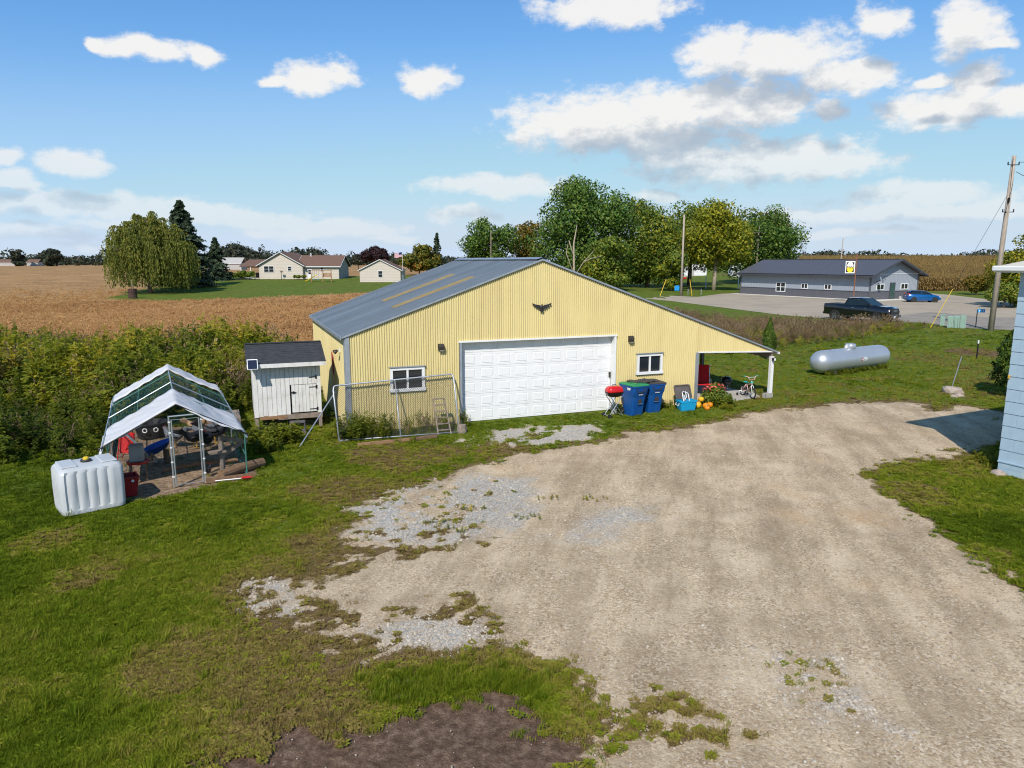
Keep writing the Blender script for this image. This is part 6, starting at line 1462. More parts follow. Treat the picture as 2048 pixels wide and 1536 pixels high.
MB().box((0, 0, 1.05), (.98, .06, 2.1)).build('leaf', MATS['trim_white'], hd_); MB().box((0, -.035, 1.45), (.62, .02, .85)).build('pane', MATS['dark_glass'], hd_); MB().box((.38, -.05, 1.0), (.06, .05, .12)).build('handle', MATS['iron'], hd_)
for k in range(2): MB().box((0, -.05, 1.3 + .28 * k), (.62, .02, .04)).build('muntin', MATS['trim_white'], hd_)
MB().tube([(9.6, 5.0, 4.0), (9.6, 5.0, 5.4)], .12, 8).build('vent_pipe', MATS['trim_white'], rh)
MB().add([(-4.4, .8, 2.7), (0, .8, 2.7), (0, 4.8, 4.05), (-3.6, 4.8, 4.05), (-4.4, 8.8, 2.7), (0, 8.8, 2.7), (-4.4, .8, 2.55), (0, .8, 2.55)], [(0, 1, 2, 3), (3, 2, 5, 4), (0, 3, 4), (0, 6, 7, 1)]).build('porch_roof', B_, rh)
for x in (-4.1, -2.1): MB().box((x, 1.0, 1.3), (.14, .14, 2.6)).build('porch_post', MATS['trim_white'], rh)
MB().box((-2.1, 3.5, .1), (4.4, 5.6, .25)).build('porch_floor', MATS['concrete'], rh)
pf = thing('patio_set', (hx0.x - 2.0, HY + 1.6, hz + .22), 0, 'dark patio table and grill on the porch of the ranch house', 'furniture')
MB().box((-.4, 0, .7), (1.2, .9, .06)).build('table_top', MATS['iron'], pf); MB().box((-.4, 0, .35), (.12, .12, .7)).build('leg', MATS['iron'], pf); MB().box((1.2, 0, .55), (.9, .6, 1.1), bev=.1).build('grill_box', MATS['enamel_black'], pf)
# garage
GYd = 140.0; g0 = at(720, 563, GYd); gz = float(terrain(g0.x, GYd)) + .03
gr_ = thing('detached_garage', (g0.x, GYd, gz), R(2), 'small tan gabled garage standing right of the ranch house', 'garage')
lapwall(gr_, (0, 0, 0), (7.9, 0, 0), 0, lambda t: 2.4 + 1.9 * (1 - abs(t - .5) * 2), T_); lapwall(gr_, (0, 8, 0), (0, 0, 0), 0, lambda t: 2.4, MATS['trim_white']); lapwall(gr_, (7.9, 0, 0), (7.9, 8, 0), 0, lambda t: 2.4, T_)
MB().add([(0, 8, 0), (7.9, 8, 0), (7.9, 8, 2.4), (3.95, 8, 4.2), (0, 8, 2.4)], [(0, 1, 2, 3, 4)]).build('back_wall', T_, gr_)
gable_roof(gr_, 0, 7.9, 0, 8, 2.45, 4.4, .3, 'y', B_, MATS['trim_white']); hwin(gr_, 4.0, -.03, 1.55, .85, 1.25)
# flagpole with flag
fpb = at(806, 556, 141); fp_ = thing('flagpole', (fpb.x, 141, float(terrain(fpb.x, 141))), 0, 'white flagpole with the stars and stripes beside the garage', 'flagpole')
MB().tube([(0, 0, 0), (0, 0, 5.9)], [.05, .03], 8).build('pole', MATS['trim_white'], fp_)
wv = lambda x, z: (-.06 - x, -.18 * math.sin(x * 4.0) * x, 4.85 + z - .16 * x + .05 * math.sin(x * 5))
fl = thing('flag', (0, 0, 0), 0, None, None); fl.parent = fp_
for k in range(13): z0, z1 = .9 - k * .9 / 13, .9 - (k + 1) * .9 / 13; x0 = .62 if k < 7 else 0; MB().grid(lambda u, v: wv(lerp(x0, 1.55, u), lerp(z0, z1, v)), 8, 1).build('stripe', MATS['flag_red' if k % 2 == 0 else 'flag_white'], fl)
MB().grid(lambda u, v: wv(lerp(0, .62, u), lerp(.9 - 7 * .9 / 13, .9, v)), 4, 2).build('canton', MATS['flag_blue'], fl)
# play set
swp = at(640, 562, 141); sz = float(terrain(swp.x, 141)); sw = thing('swing_set', (swp.x, 141, sz), R(-4), 'wooden swing set with a yellow slide on the lawn of the ranch house', 'swing set')
for x in (-1.7, .6):
    for s in (-1, 1): MB().bar((x - .5 * s * .6, s * 1.0, 0), (x, 0, 2.3), .10, .10).build('leg', MATS['cedar'], sw)
MB().bar((-1.8, 0, 2.3), (2.3, 0, 2.25), .12, .12).build('top_beam', MATS['cedar'], sw)
MB().box((2.3, 0, 1.25), (.12, .12, 2.5)).build('post', MATS['cedar'], sw)
for k in range(7): MB().box((.75 + k * .23, -.05, 1.42), (.16, .04, .75)).build('back_slat', MATS['cedar'], sw)
MB().box((1.45, 0, 1.02), (1.7, .5, .06)).build('bench', MATS['cedar'], sw)
MB().loft([[(x, y, z) for y in (-.22, -.18, .18, .22) for z in (zz + (.12 if abs(y) > .2 else 0),)] for x, zz in ((-3.0, .10), (-2.5, .25), (-1.0, 1.15), (-.6, 1.2))], closed=False, caps=False).build('slide', MATS['slide_yellow'], sw)
for x in (-1.2, -.4):
    for s in (-.18, .18): MB().tube([(x + s, 0, 2.25), (x + s, 0, .55)], .015, 4).build('chain', MATS['iron'], sw)
    MB().box((x, 0, .52), (.4, .18, .05)).build('swing_seat', MATS['sign_blue'], sw)
bb = G(266, 597); bl = thing('burn_barrel', bb, 0, 'rusty burn barrel at the field edge near the willow', 'barrel')
MB().lathe([(.55, 0), (.58, .05), (.56, .35), (.60, .40), (.56, .45), (.56, .85), (.60, .9), (.56, .95), (.58, 1.35), (.5, 1.35), (.5, .3)], 14).build('drum', MATS['barrel_rust'], bl); MB().tube([(.1, 0, .5), (-.05, .1, 2.6)], .05, 6).build('stick', MATS['grey_wood'], bl)
bf = thing('bird_feeder', at(563, 556, 149) * 1.0, 0, 'dark bird feeder on a pole in front of the ranch house', 'bird feeder'); bf.location = (at(563, 556, 149).x, 149, float(terrain(-48, 149)))
MB().tube([(0, 0, 0), (0, 0, 2.0)], .05, 6).build('pole', MATS['iron'], bf); MB().box((.1, 0, 1.6), (.6, .3, .25)).build('feeder_box', MATS['bark_wood'], bf)
# white mobile homes and shed among the trees
def trailer(px0, px1, base, top, Y, label):
    a = at(px0, base, Y); b = at(px1, base, Y); z = float(terrain(a.x, Y)); L = b.x - a.x; h = (base - top) / FPX * Y
    t = thing('mobile_home', (a.x, Y, z), R(-3), label, 'mobile home', 'white mobile homes under the trees')
    lapwall(t, (0, 0, .4), (L, 0, .4), 0, lambda q: h, MATS['trim_white'], pitch=.4); MB().box((L / 2, 2, (h + .4) / 2), (L - .05, 3.9, h - .1)).build('shell', MATS['trim_white'], t)
    MB().box((L / 2, 1.9, h + .45), (L + .4, 4.6, .16)).build('roof', MATS['roof_offwhite'], t); MB().box((L / 2, .1, .2), (L, .1, .5)).build('skirt', MATS['stucco_grey'], t)
    for k in range(3): hwin(t, L * (.2 + .3 * k), -.04, h * .62, 1.0, .9, 2, 1)
    MB().box((L * .42, -.04, 1.35), (.9, .05, 2.0)).build('door', MATS['stucco_grey'], t)
trailer(1325, 1362, 558, 530, 196, 'long white mobile home left of the yellow tree trunk'); trailer(1364, 1412, 556, 531, 200, 'white mobile home right behind the yellow tree trunk')
trailer(1463, 1482, 556, 533, 186, 'small white shed left of the grey building')
rtr = thing('lawn_tractor', (at(1366, 556, 188).x, 188, 0), R(20), 'red lawn tractor parked by the white mobile homes', 'tractor')
MB().box((0, 0, .7), (1.9, .9, .5), bev=.15).build('hood', MATS['red_plastic'], rtr); MB().box((-.7, 0, 1.15), (.5, .6, .6), bev=.1).build('seat', MATS['black_plastic'], rtr)
for x, r in ((-.7, .45), (.75, .32)):
    for s in (-1, 1): MB().lathe([(.05, -.15), (r, -.15), (r, .15), (.05, .15)], 14, M=Matrix.Rotation(R(90), 3, 'X'), c=(x, s * .55, r)).build('wheel', MATS['rubber'], rtr)
for px_, wd, lab in ((12, 46, 'low far farm building at the left end of the field'), (65, 22, 'small pale far building left of the two big trees')):
    q = at(px_, 532, 430); z = float(terrain(q.x, 430)); L = wd / FPX * 430
    fb = thing('farm_building', (q.x - L / 2, 430, z), 0, lab, 'building')
    MB().box((L / 2, 3, 1.2), (L, 6, 2.4)).build('wall', MATS['stucco_grey'], fb); gable_roof(fb, 0, L, 0, 6, 2.4, 4.0, .3, 'x', MATS['shingle_brown'], MATS['stucco_grey'])
q = at(459, 543, 250); fb = thing('farm_building', (q.x - 4, 250, float(terrain(q.x, 250))), 0, 'pale grey roofed building behind the small spruce', 'building')
MB().box((4, 3, 1.2), (8, 6, 2.4)).build('wall', MATS['stucco_grey'], fb); gable_roof(fb, 0, 8, 0, 6, 2.4, 4.2, .3, 'x', MATS['stucco_grey'], MATS['trim_white'])
mbx = thing('mailbox', G(1930, 578), R(-30), 'white mailbox on a post across the road before the corn', 'mailbox')
MB().box((0, 0, .5), (.14, .14, 1.0)).build('post', MATS['trim_white'], mbx)
MB().loft([[(x * .30, -.55 + .55 * 2 * t, 1.05 + z * .30) for x, z in ((-1, 0), (1, 0), (1, .8), (.6, 1.3), (-.6, 1.3), (-1, .8))] for t in (0, 1)]).build('box', MATS['trim_white'], mbx); MB().box((.33, -.2, 1.35), (.03, .12, .2)).build('flag', MATS['red_plastic'], mbx)

# ------------------------------------------------------------------ trees
def leaves(P, Nrm, size, asp, rg, bend=.25):
    """numpy leaf faces: points, outward normals -> verts, quads"""
    n = len(P); N = Nrm * 1.15 + rg.normal(0, .52, (n, 3)); N /= np.linalg.norm(N, axis=1, keepdims=True) + 1e-9
    T = rg.normal(0, 1, (n, 3)); T -= (T * N).sum(1, keepdims=True) * N; T /= np.linalg.norm(T, axis=1, keepdims=True) + 1e-9
    Bt = np.cross(N, T); s = (size * rg.uniform(.6, 1.3, n))[:, None]
    a = asp if np.isscalar(asp) else asp[:, None]
    v = np.stack([P - T * s, P + Bt * s * a * rg.uniform(.7, 1.2, (n, 1)) - N * s * bend * .5, P + T * s, P - Bt * s * a * rg.uniform(.7, 1.2, (n, 1)) - N * s * bend * .5], 1)
    return v.reshape(-1, 3)
def mesh_np(name, V, m, parent=None, quads=True, kind=None, label=None, cat=None, group=None):
    n = len(V) // 4; me = bpy.data.meshes.new(name)
    me.vertices.add(len(V)); me.vertices.foreach_set('co', V.astype(np.float32).reshape(-1))
    me.loops.add(len(V)); me.loops.foreach_set('vertex_index', np.arange(len(V), dtype=np.int32))
    me.polygons.add(n); me.polygons.foreach_set('loop_start', np.arange(n, dtype=np.int32) * 4); me.polygons.foreach_set('loop_total', np.full(n, 4, np.int32))
    me.materials.append(m); me.update(calc_edges=True); me.validate()
    o = bpy.data.objects.new(name, me); COL.objects.link(o)
    if parent is not None: o.parent = parent
    return tag(o, label, cat, group, kind)
def shell_points(lobes, n, rg, fill=.35):
    L = np.array(lobes); area = (L[:, 3] * L[:, 4] + L[:, 3] * L[:, 5] + L[:, 4] * L[:, 5]); idx = rg.choice(len(L), n, p=area / area.sum())
    D = rg.normal(0, 1, (n, 3)); D /= np.linalg.norm(D, axis=1, keepdims=True)
    r = np.where(rg.random(n) < fill, rg.uniform(.35, .9, n), rg.normal(.97, .10, n))
    P = L[idx, :3] + D * L[idx, 3:6] * r[:, None]
    return P, D
leafmat('leaf_dark', [(0.0264, 0.0624, 0.012), (0.0576, 0.126, 0.0204), (0.114, 0.198, 0.0312), (0.204, 0.264, 0.042)], .25)
leafmat('leaf_mid', [(0.042, 0.0816, 0.012), (0.102, 0.168, 0.0216), (0.18, 0.234, 0.0312), (0.312, 0.3, 0.0384)], .3)
leafmat('leaf_yellow', [(0.0896, 0.1232, 0.0112), (0.1904, 0.224, 0.0179), (0.3024, 0.3024, 0.0246), (0.4256, 0.3472, 0.0246)], .35)
leafmat('leaf_olive', [(.04, .06, .010), (.10, .125, .017), (.19, .18, .024), (.32, .22, .024)], .3)
leafmat('leaf_rust', [(.045, .06, .010), (.11, .11, .015), (.20, .14, .018), (.30, .16, .02)], .3)
leafmat('leaf_orange', [(0.0832, 0.0605, 0.0088), (0.2138, 0.099, 0.0132), (0.4158, 0.165, 0.0154), (0.499, 0.187, 0.0132)], .35)
leafmat('leaf_purple', [(0.0104, 0.0072, 0.0096), (0.0233, 0.012, 0.0144), (0.0454, 0.0192, 0.0216), (0.0648, 0.0264, 0.024)], .2)
leafmat('leaf_willow', [(0.065, 0.091, 0.0156), (0.1365, 0.169, 0.0286), (0.234, 0.2405, 0.0455), (0.325, 0.299, 0.0585)], .35)
leafmat('needle', [(.016, .032, .018), (.035, .062, .034), (.065, .095, .05), (.11, .135, .07)], .15)
leafmat('leaf_far', [(0.0197, 0.0312, 0.026), (0.0337, 0.0494, 0.0338), (0.0534, 0.065, 0.039), (0.0842, 0.0754, 0.039)], .2, patch=.5)
mat('bark', (.13, .10, .075), .95, var=.3, vscale=3, bump=.6, bscale=12); mat('bark_pale', (.36, .30, .22), .9, var=.25, vscale=3, bump=.4, bscale=12)

def broadleaf(label, loc, H, Rx, base, m, seed, n=9000, size=.30, lob=26, barkm='bark', group=None, shape=1.0, trunk_r=None, asym=(0, 0), extra=None):
    rg = np.random.default_rng(seed); t = thing('tree', loc, 0, label, 'tree', group)
    cz = (H + base) / 2; hz_ = (H - base) / 2; lobes = []
    while len(lobes) < lob:
        d = rg.normal(0, 1, 3); d /= np.linalg.norm(d); k = rg.uniform(.45, .80)
        z = d[2] * k; w = (1 - .30 * max(0, z) * shape)
        r = rg.uniform(.24, .40) * Rx * (1 - .25 * max(z, 0))
        lobes.append((d[0] * k * Rx * w + asym[0] * z, d[1] * k * Rx * w + asym[1] * z, cz + z * hz_, r, r, r * rg.uniform(.65, .95)))
    lobes.append((0, 0, cz, Rx * .45, Rx * .45, hz_ * .6))
    top = max(l[2] + l[5] for l in lobes); sc = (H - cz) / (top - cz)
    lobes = [(a, b, cz + (c - cz) * sc, d, e, f) for a, b, c, d, e, f in lobes]
    P, D = shell_points(lobes, n, rg); mesh_np('crown', leaves(P, D, size, .62, rg), MATS[m], t)
    if extra: 
        for em, fr, zr in extra:
            sel = [l for l in lobes if zr[0] <= (l[2] - base) / (H - base) <= zr[1]]; rg2 = np.random.default_rng(seed + 5); rg2.shuffle(sel); sel = sel[:max(2, int(len(sel) * fr))]
            sel = [(a, b, c, d * 1.06, e * 1.06, f * 1.06) for a, b, c, d, e, f in sel]
            P2, D2 = shell_points(sel, int(n * fr * .6), rg2, .05); mesh_np('turning_foliage', leaves(P2, D2, size, .62, rg2), MATS[em], t)
    tr = trunk_r or H * .022
    mb = MB(); mb.tube([(0, 0, -.2), (.02 * H * .3, 0, H * .18), (rg.uniform(-.3, .3), rg.uniform(-.3, .3), H * .45), (rg.uniform(-.4, .4), 0, H * .72)], [tr * 1.25, tr, tr * .7, tr * .25], 9); mb.build('trunk', MATS[barkm], t, smooth=True)
    for k in range(7):
        l = lobes[int(rg.integers(0, len(lobes)))]; z0 = rg.uniform(.22, .5) * H
        MB().tube([(0, 0, z0), (l[0] * .5, l[1] * .5, (z0 + l[2]) / 2 + .3), (l[0] * .9, l[1] * .9, l[2])], [tr * .45, tr * .28, tr * .1], 6).build('limb', MATS[barkm], t, smooth=True)
    return t
def ptree(label, cx, topy, x0, x1, basey, Y, m, seed, **kw):
    c = at(cx, 522, Y); z = float(terrain(c.x, Y)); H = CAM_H + (522 - topy) / FPX * Y - z; Rx = (x1 - x0) / 2 / FPX * Y; b = max(.6, CAM_H + (522 - basey) / FPX * Y - z)
    return broadleaf(label, (c.x, Y, z), H, Rx * 1.16, b, m, seed, **kw)
TG = 'trees behind the barn'
ptree('round dark green tree left of the barn ridge', 985, 434, 930, 1040, 570, 168, 'leaf_dark', 1, n=9000, size=.32, group=TG)
ptree('small rusty tree between the round tree and the tallest tree', 1058, 442, 1020, 1100, 570, 176, 'leaf_rust', 2, n=6000, size=.30, group=TG)
ptree('tallest dark green tree behind the barn ridge', 1163, 354, 1066, 1256, 575, 136, 'leaf_dark', 3, n=26000, size=.28, lob=50, group=TG, shape=.55)
ptree('olive tree with orange low branches right of the tallest tree', 1296, 398, 1222, 1378, 580, 142, 'leaf_mid', 4, n=16000, size=.27, lob=36, group=TG, extra=[('leaf_orange', .04, (0, .45)), ('leaf_yellow', .25, (0, .6))])
ptree('dull green tree in the middle of the grove behind the yellow one', 1380, 400, 1305, 1455, 560, 152, 'leaf_mid', 8, n=12000, size=.28, lob=30, group=TG)
ptree('yellow green tree with a pale trunk before the mobile homes', 1430, 404, 1358, 1500, 545, 128, 'leaf_yellow', 5, n=15000, size=.25, lob=36, barkm='bark_pale', group=TG)
ptree('broad dark tree at the right end of the grove', 1522, 414, 1448, 1602, 562, 156, 'leaf_dark', 6, n=18000, size=.29, lob=40, group=TG, extra=[('leaf_olive', .22, (.3, 1))])
ptree('bushy tree low in front of the grove, bright green', 1345, 470, 1300, 1385, 582, 126, 'leaf_mid', 7, n=7000, size=.24, lob=20, group=TG, extra=[('leaf_yellow', .3, (0, 1))])
ptree('low green tree at the left foot of the tallest tree', 1225, 470, 1170, 1290, 590, 122, 'leaf_mid', 9, n=9000, size=.24, lob=24, group=TG, extra=[('leaf_yellow', .15, (0, 1))])
# bare leaning trunk in front of the tallest tree
bt_ = thing('bare_tree', (at(1147, 522, 118).x, 118, 0), 0, 'leaning pale bare trunk in front of the tallest tree', 'tree')
MB().tube([(0, 0, 0), (.1, 0, 4), (.0, 0, 8), (.5, 0, 11)], [.24, .2, .14, .04], 8).build('trunk', MATS['bark_pale'], bt_, smooth=True)
for p in (((.1, 0, 3), (-1.2, .3, 6.5), (-.9, .3, 8)), ((.1, 0, 2.5), (1.6, -.3, 5), (3.4, -.2, 7)), ((1.6, -.3, 5), (2.8, -.5, 5.6), (4.6, -.5, 6.0)), ((0, 0, 6), (-.8, 0, 8.5))): MB().tube(p, [.11, .07, .03][:len(p)], 6).build('limb', MATS['bark_pale'], bt_, smooth=True)
ptree('green and orange maple beside the flagpole', 838, 488, 806, 872, 546, 166, 'leaf_olive', 11, n=7000, size=.30, extra=[('leaf_orange', .07, (.2, 1))])
ptree('dark purple leaved tree behind the garage', 750, 494, 724, 777, 528, 186, 'leaf_purple', 12, n=6000, size=.30)
ptree('small green tree left of the purple leaved tree', 716, 508, 704, 732, 530, 215, 'leaf_far', 13, n=2500, size=.4)
ptree('big dark tree at the far end of the field, left one', 36, 499, 24, 49, 531, 420, 'leaf_far', 14, n=2500, size=.8, group='far field trees')
ptree('big dark tree at the far end of the field, right one', 100, 497, 80, 120, 531, 415, 'leaf_far', 15, n=3500, size=.8, group='far field trees')
ptree('yellow green tree beyond the road at the right edge', 2052, 466, 1994, 2120, 606, 82, 'leaf_yellow', 17, n=12000, size=.17, lob=36, shape=.4, extra=[('leaf_olive', .5, (0, 1))])
ptree('bright green bush under the tree at the right edge', 2018, 562, 1985, 2048, 602, 80, 'leaf_mid', 18, n=3500, size=.15, lob=12)
ptree('low dark bush at the corner of the corn field', 1960, 548, 1930, 1990, 584, 112, 'leaf_rust', 19, n=3500, size=.18, lob=14)
for k, (x_, y_, w_) in enumerate(((480, 541, 14), (500, 542, 12), (470, 548, 18), (592, 552, 8), (606, 551, 7))): ptree(['leafy shrub by the porch, middle one', 'leafy shrub by the porch, nearest the house', 'leafy shrub by the porch, farthest from the house', 'dark shrub under the gable of the ranch house, left', 'dark shrub under the gable of the ranch house, right'][k], x_, y_, x_ - w_, x_ + w_, 560, 148.5, 'leaf_mid', 30 + k, n=900, size=.16, lob=8, group='shrubs round the ranch house')

def conifer(label, loc, H, Rb, seed, m='needle', n=7000, size=.34, droop=.25, group=None, trunk_to=.9, base=.06):
    rg = np.random.default_rng(seed); t = thing('conifer', loc, 0, label, 'conifer', group); P = []; D = []
    tiers = int(H * 1.9)
    for k in range(tiers):
        f = k / tiers; z = H * (base + (1 - base) * f); R0 = Rb * (1 - f) ** .85 * rg.uniform(.8, 1.12) + .08; nb = int(7 + 7 * (1 - f))
        for b in range(nb):
            a = rg.uniform(0, 2 * PI); L = R0 * rg.uniform(.75, 1.1); q = max(3, int(n / (tiers * nb)))
            s = rg.uniform(.12, 1, q) ** .7; spread = .16 * L
            x = np.stack([np.cos(a) * L * s + rg.normal(0, spread * .5, q), np.sin(a) * L * s + rg.normal(0, spread * .5, q), z - droop * L * s ** 1.4 + rg.normal(0, .08, q)], 1)
            P.append(x); D.append(np.stack([np.full(q, np.cos(a) * .5), np.full(q, np.sin(a) * .5), np.full(q, .7)], 1))
    P = np.concatenate(P); D = np.concatenate(D); mesh_np('needles', leaves(P, D, size, .45, rg, .5), MATS[m], t)
    MB().tube([(0, 0, -.1), (0, 0, H * trunk_to)], [H * .016, .03], 8).build('trunk', MATS['bark'], t, smooth=True)
    return t
def pcon(label, cx, topy, Rpx, Y, seed, **kw):
    c = at(cx, 522, Y); z = float(terrain(c.x, Y)); H = CAM_H + (522 - topy) / FPX * Y - z; return conifer(label, (c.x, Y, z), H, Rpx / FPX * Y, seed, **kw)
pcon('blue green spruce between the willow and the ranch house', 432, 474, 30, 146, 41, n=8000, size=.30)
pcon('tall dark conifer rising behind the willow', 368, 404, 66, 126, 43, n=16000, size=.38, droop=.10)
pcon('narrow dark spruce right of the maple', 874, 466, 15, 172, 42, n=5000, size=.30)

def arborvitae(label, loc, H, Rb, seed, n=6000, size=.05):
    rg = np.random.default_rng(seed); t = thing('arborvitae', loc, 0, label, 'shrub'); f = rg.random(n) ** .8; a = rg.uniform(0, 2 * PI, n)
    lump = 1 + .18 * np.sin(a * 3 + f * 9) + .12 * np.sin(a * 7 - f * 21); rad = Rb * np.sin(np.clip(.12 + f * .95, 0, 1) * PI * .97) ** .6 * (1 - f * .62) * lump * rg.uniform(.75, 1.05, n)
    P = np.stack([np.cos(a) * rad, np.sin(a) * rad, .35 + f * (H - .35)], 1); D = np.stack([np.cos(a), np.sin(a), np.full(n, .5)], 1)
    mesh_np('foliage', leaves(P, D, size, .5, rg), MATS['leaf_cedar'], t); MB().tube([(0, 0, 0), (.03, 0, H * .8)], [.07, .02], 7).build('trunk', MATS['bark_pale'], t, smooth=True); return t
leafmat('leaf_cedar', [(0.0238, 0.055, 0.0066), (0.0535, 0.1045, 0.011), (0.095, 0.154, 0.0154), (0.1426, 0.187, 0.022)], .25)
arborvitae('small cone shaped arborvitae on the lawn behind the lean-to', G(1536, 719), 2.25, .42, 51)
arborvitae('spreading green cedar beside the blue house wall', Vector((19.6, 27.0, 0)), 3.1, 1.15, 52, n=9000, size=.075)

# willow
def willow(label, loc, H, Rx, seed):
    rg = np.random.default_rng(seed); t = thing('willow', loc, 0, label, 'willow tree'); V = []
    heads = []
    for k in range(62):
        a = rg.uniform(0, 2 * PI); r = Rx * rg.uniform(.05, .93) ** .7; zt = H * (1 - .46 * (r / Rx) ** 1.8) * rg.uniform(.84, 1.0); heads.append((np.cos(a) * r * 1.0, np.sin(a) * r * .9, zt))
    for hx, hy, hz2 in heads:
        nst = 34
        for s in range(nst):
            b = rg.uniform(0, 2 * PI); rr_ = rg.uniform(.1, 1.35); L = rg.uniform(.35, .97) * (hz2 - .5); q = int(10 + L * 3.2)
            f = np.sort(rg.random(q)); out = np.minimum(f * L / 1.4, 1) ** .6 * rr_
            x = hx + np.cos(b) * out + rg.normal(0, .07, q); y = hy + np.sin(b) * out + rg.normal(0, .07, q); z = hz2 + .45 * np.sin(np.minimum(f * 4, 1) * PI) * .6 - f * L
            P = np.stack([x, y, z], 1); sz = .20 * rg.uniform(.7, 1.3, q)
            ang = rg.uniform(0, 2 * PI, q); dx = np.cos(ang) * .075; dy = np.sin(ang) * .075
            tip = np.stack([rg.normal(0, .05, q), rg.normal(0, .05, q), -sz * 1.6], 1); sd = np.stack([dx, dy, -sz * .6], 1); sd2 = np.stack([-dx, -dy, -sz * .6], 1)
            V.append(np.stack([P, P + sd, P + tip, P + sd2], 1).reshape(-1, 3))
    mesh_np('hanging_foliage', np.concatenate(V), MATS['leaf_willow'], t)
    MB().tube([(0, 0, -.2), (.15, 0, 1.2), (-.1, .1, 3.2), (.2, 0, 6)], [.55, .45, .42, .2], 10).build('trunk', MATS['bark'], t, smooth=True)
    for k in range(9):
        h = heads[k * 5]; MB().tube([(0, 0, 2.8), (h[0] * .5, h[1] * .5, 2.8 + (h[2] - 2.8) * .75), (h[0], h[1], h[2])], [.22, .14, .05], 6).build('limb', MATS['bark'], t, smooth=True)
wl = G(322, 586); willow('large weeping willow at the edge of the far lawn', Vector((wl.x - 1.6, wl.y, wl.z)), 12.9, 7.3, 61)

# far woods round the horizon: read as one mass
def far_woods():
    rg = np.random.default_rng(77); lob = []
    for a in np.arange(-.80, .80, .0042):
        for _ in range(2):
            d = rg.uniform(470, 640); aa = a + rg.uniform(-.004, .004); x, y = d * math.tan(aa), d
            if -.06 < aa < .34 and rg.random() < .2: continue
            z = float(terrain(x, y)); hmod = .55 + .6 * float(vnoise(np.array([aa * 26]), np.array([3.1]), 4)[0]) + (.35 if aa < -.2 and rg.random() < .12 else 0)
            h = rg.uniform(5.5, 9.5) * hmod * (1.15 if aa < -.15 else .85); r = rg.uniform(3, 6); lob.append((x, y, z + h * .5, r, r * .8, h * .55))
    P, D = shell_points(lob, 46000, rg, .1); mesh_np('far_woods', leaves(P, D, 1.0, .7, rg), MATS['leaf_far'], kind='stuff', label='dark far off woods along the horizon')
    # the nearer wooded rise behind the ranch house
    rg = np.random.default_rng(78); lob = []
    for k in range(60):
        x_ = rg.uniform(395, 520); d = rg.uniform(330, 360); c = at(x_, 522, d); z = float(terrain(c.x, d)); h = (2.9 + 5.2 * math.exp(-((x_ - 470) / 45) ** 2)) * rg.uniform(.8, 1.1) + 2; r = rg.uniform(2.5, 4.5); lob.append((c.x, d, z + h * .5, r, r, h * .55))
    for k in range(14):
        x_ = rg.uniform(590, 638); d = rg.uniform(300, 312); c = at(x_, 522, d); z = float(terrain(c.x, d)); h = rg.uniform(6.5, 8.5); lob.append((c.x, d, z + h * .55, 2.6, 2.6, h * .5))
    P, D = shell_points(lob, 12000, rg, .1); mesh_np('wooded_rise', leaves(P, D, .7, .7, rg), MATS['leaf_far'], kind='stuff', label='dark green woods behind the ranch house')
far_woods()

# ------------------------------------------------------------------ grass, weeds, stubble, corn and loose stone (uncountable: one object each)
PROT = bpy.data.collections.new('plant_kinds')
def gn_scatter(name, pts, rot, scl, pid, protos, tint, label):
    """instances of the prototype meshes on the given points"""
    col = bpy.data.collections.new(name + '_kinds')
    for i, o in enumerate(protos): o.name = '%s_kind_%02d' % (name, i); col.objects.link(o)
    me = bpy.data.meshes.new(name); n = len(pts); me.vertices.add(n); me.vertices.foreach_set('co', np.asarray(pts, np.float32).reshape(-1))
    for nm, typ, arr in (('rot', 'FLOAT_VECTOR', rot), ('scl', 'FLOAT', scl), ('pid', 'INT', pid), ('tint', 'FLOAT', tint)):
        a = me.attributes.new(nm, typ, 'POINT'); a.data.foreach_set('vector' if typ == 'FLOAT_VECTOR' else 'value', np.asarray(arr, np.int32 if typ == 'INT' else np.float32).reshape(-1))
    ob = bpy.data.objects.new(name, me); COL.objects.link(ob); tag(ob, label, kind='stuff')
    ng = bpy.data.node_groups.new(name, 'GeometryNodeTree'); ng.interface.new_socket('Geometry', in_out='INPUT', socket_type='NodeSocketGeometry'); ng.interface.new_socket('Geometry', in_out='OUTPUT', socket_type='NodeSocketGeometry')
    N, L = ng.nodes, ng.links; gi = N.new('NodeGroupInput'); go = N.new('NodeGroupOutput'); ip = N.new('GeometryNodeInstanceOnPoints'); ci = N.new('GeometryNodeCollectionInfo')
    ci.inputs['Collection'].default_value = col; ci.inputs['Separate Children'].default_value = True; ci.inputs['Reset Children'].default_value = True
    def na(nm, t): q = N.new('GeometryNodeInputNamedAttribute'); q.data_type = t; q.inputs[0].default_value = nm; return q.outputs[0]
    L.new(gi.outputs[0], ip.inputs['Points']); L.new(ci.outputs[0], ip.inputs['Instance']); ip.inputs['Pick Instance'].default_value = True
    L.new(na('pid', 'INT'), ip.inputs['Instance Index']); L.new(na('rot', 'FLOAT_VECTOR'), ip.inputs['Rotation'])
    cx = N.new('ShaderNodeCombineXYZ'); s_ = na('scl', 'FLOAT'); [L.new(s_, cx.inputs[i]) for i in range(3)]; L.new(cx.outputs[0], ip.inputs['Scale']); L.new(ip.outputs[0], go.inputs[0])
    md = ob.modifiers.new('plants', 'NODES'); md.node_group = ng
    return ob
def pobj(mb, m):
    me = bpy.data.meshes.new('kind'); me.from_pydata(mb.v, [], mb.f)
    for q in (m if isinstance(m, list) else [m]): me.materials.append(q)
    if isinstance(m, list): me.polygons.foreach_set('material_index', mb.m)
    me.update(); return bpy.data.objects.new('kind', me)

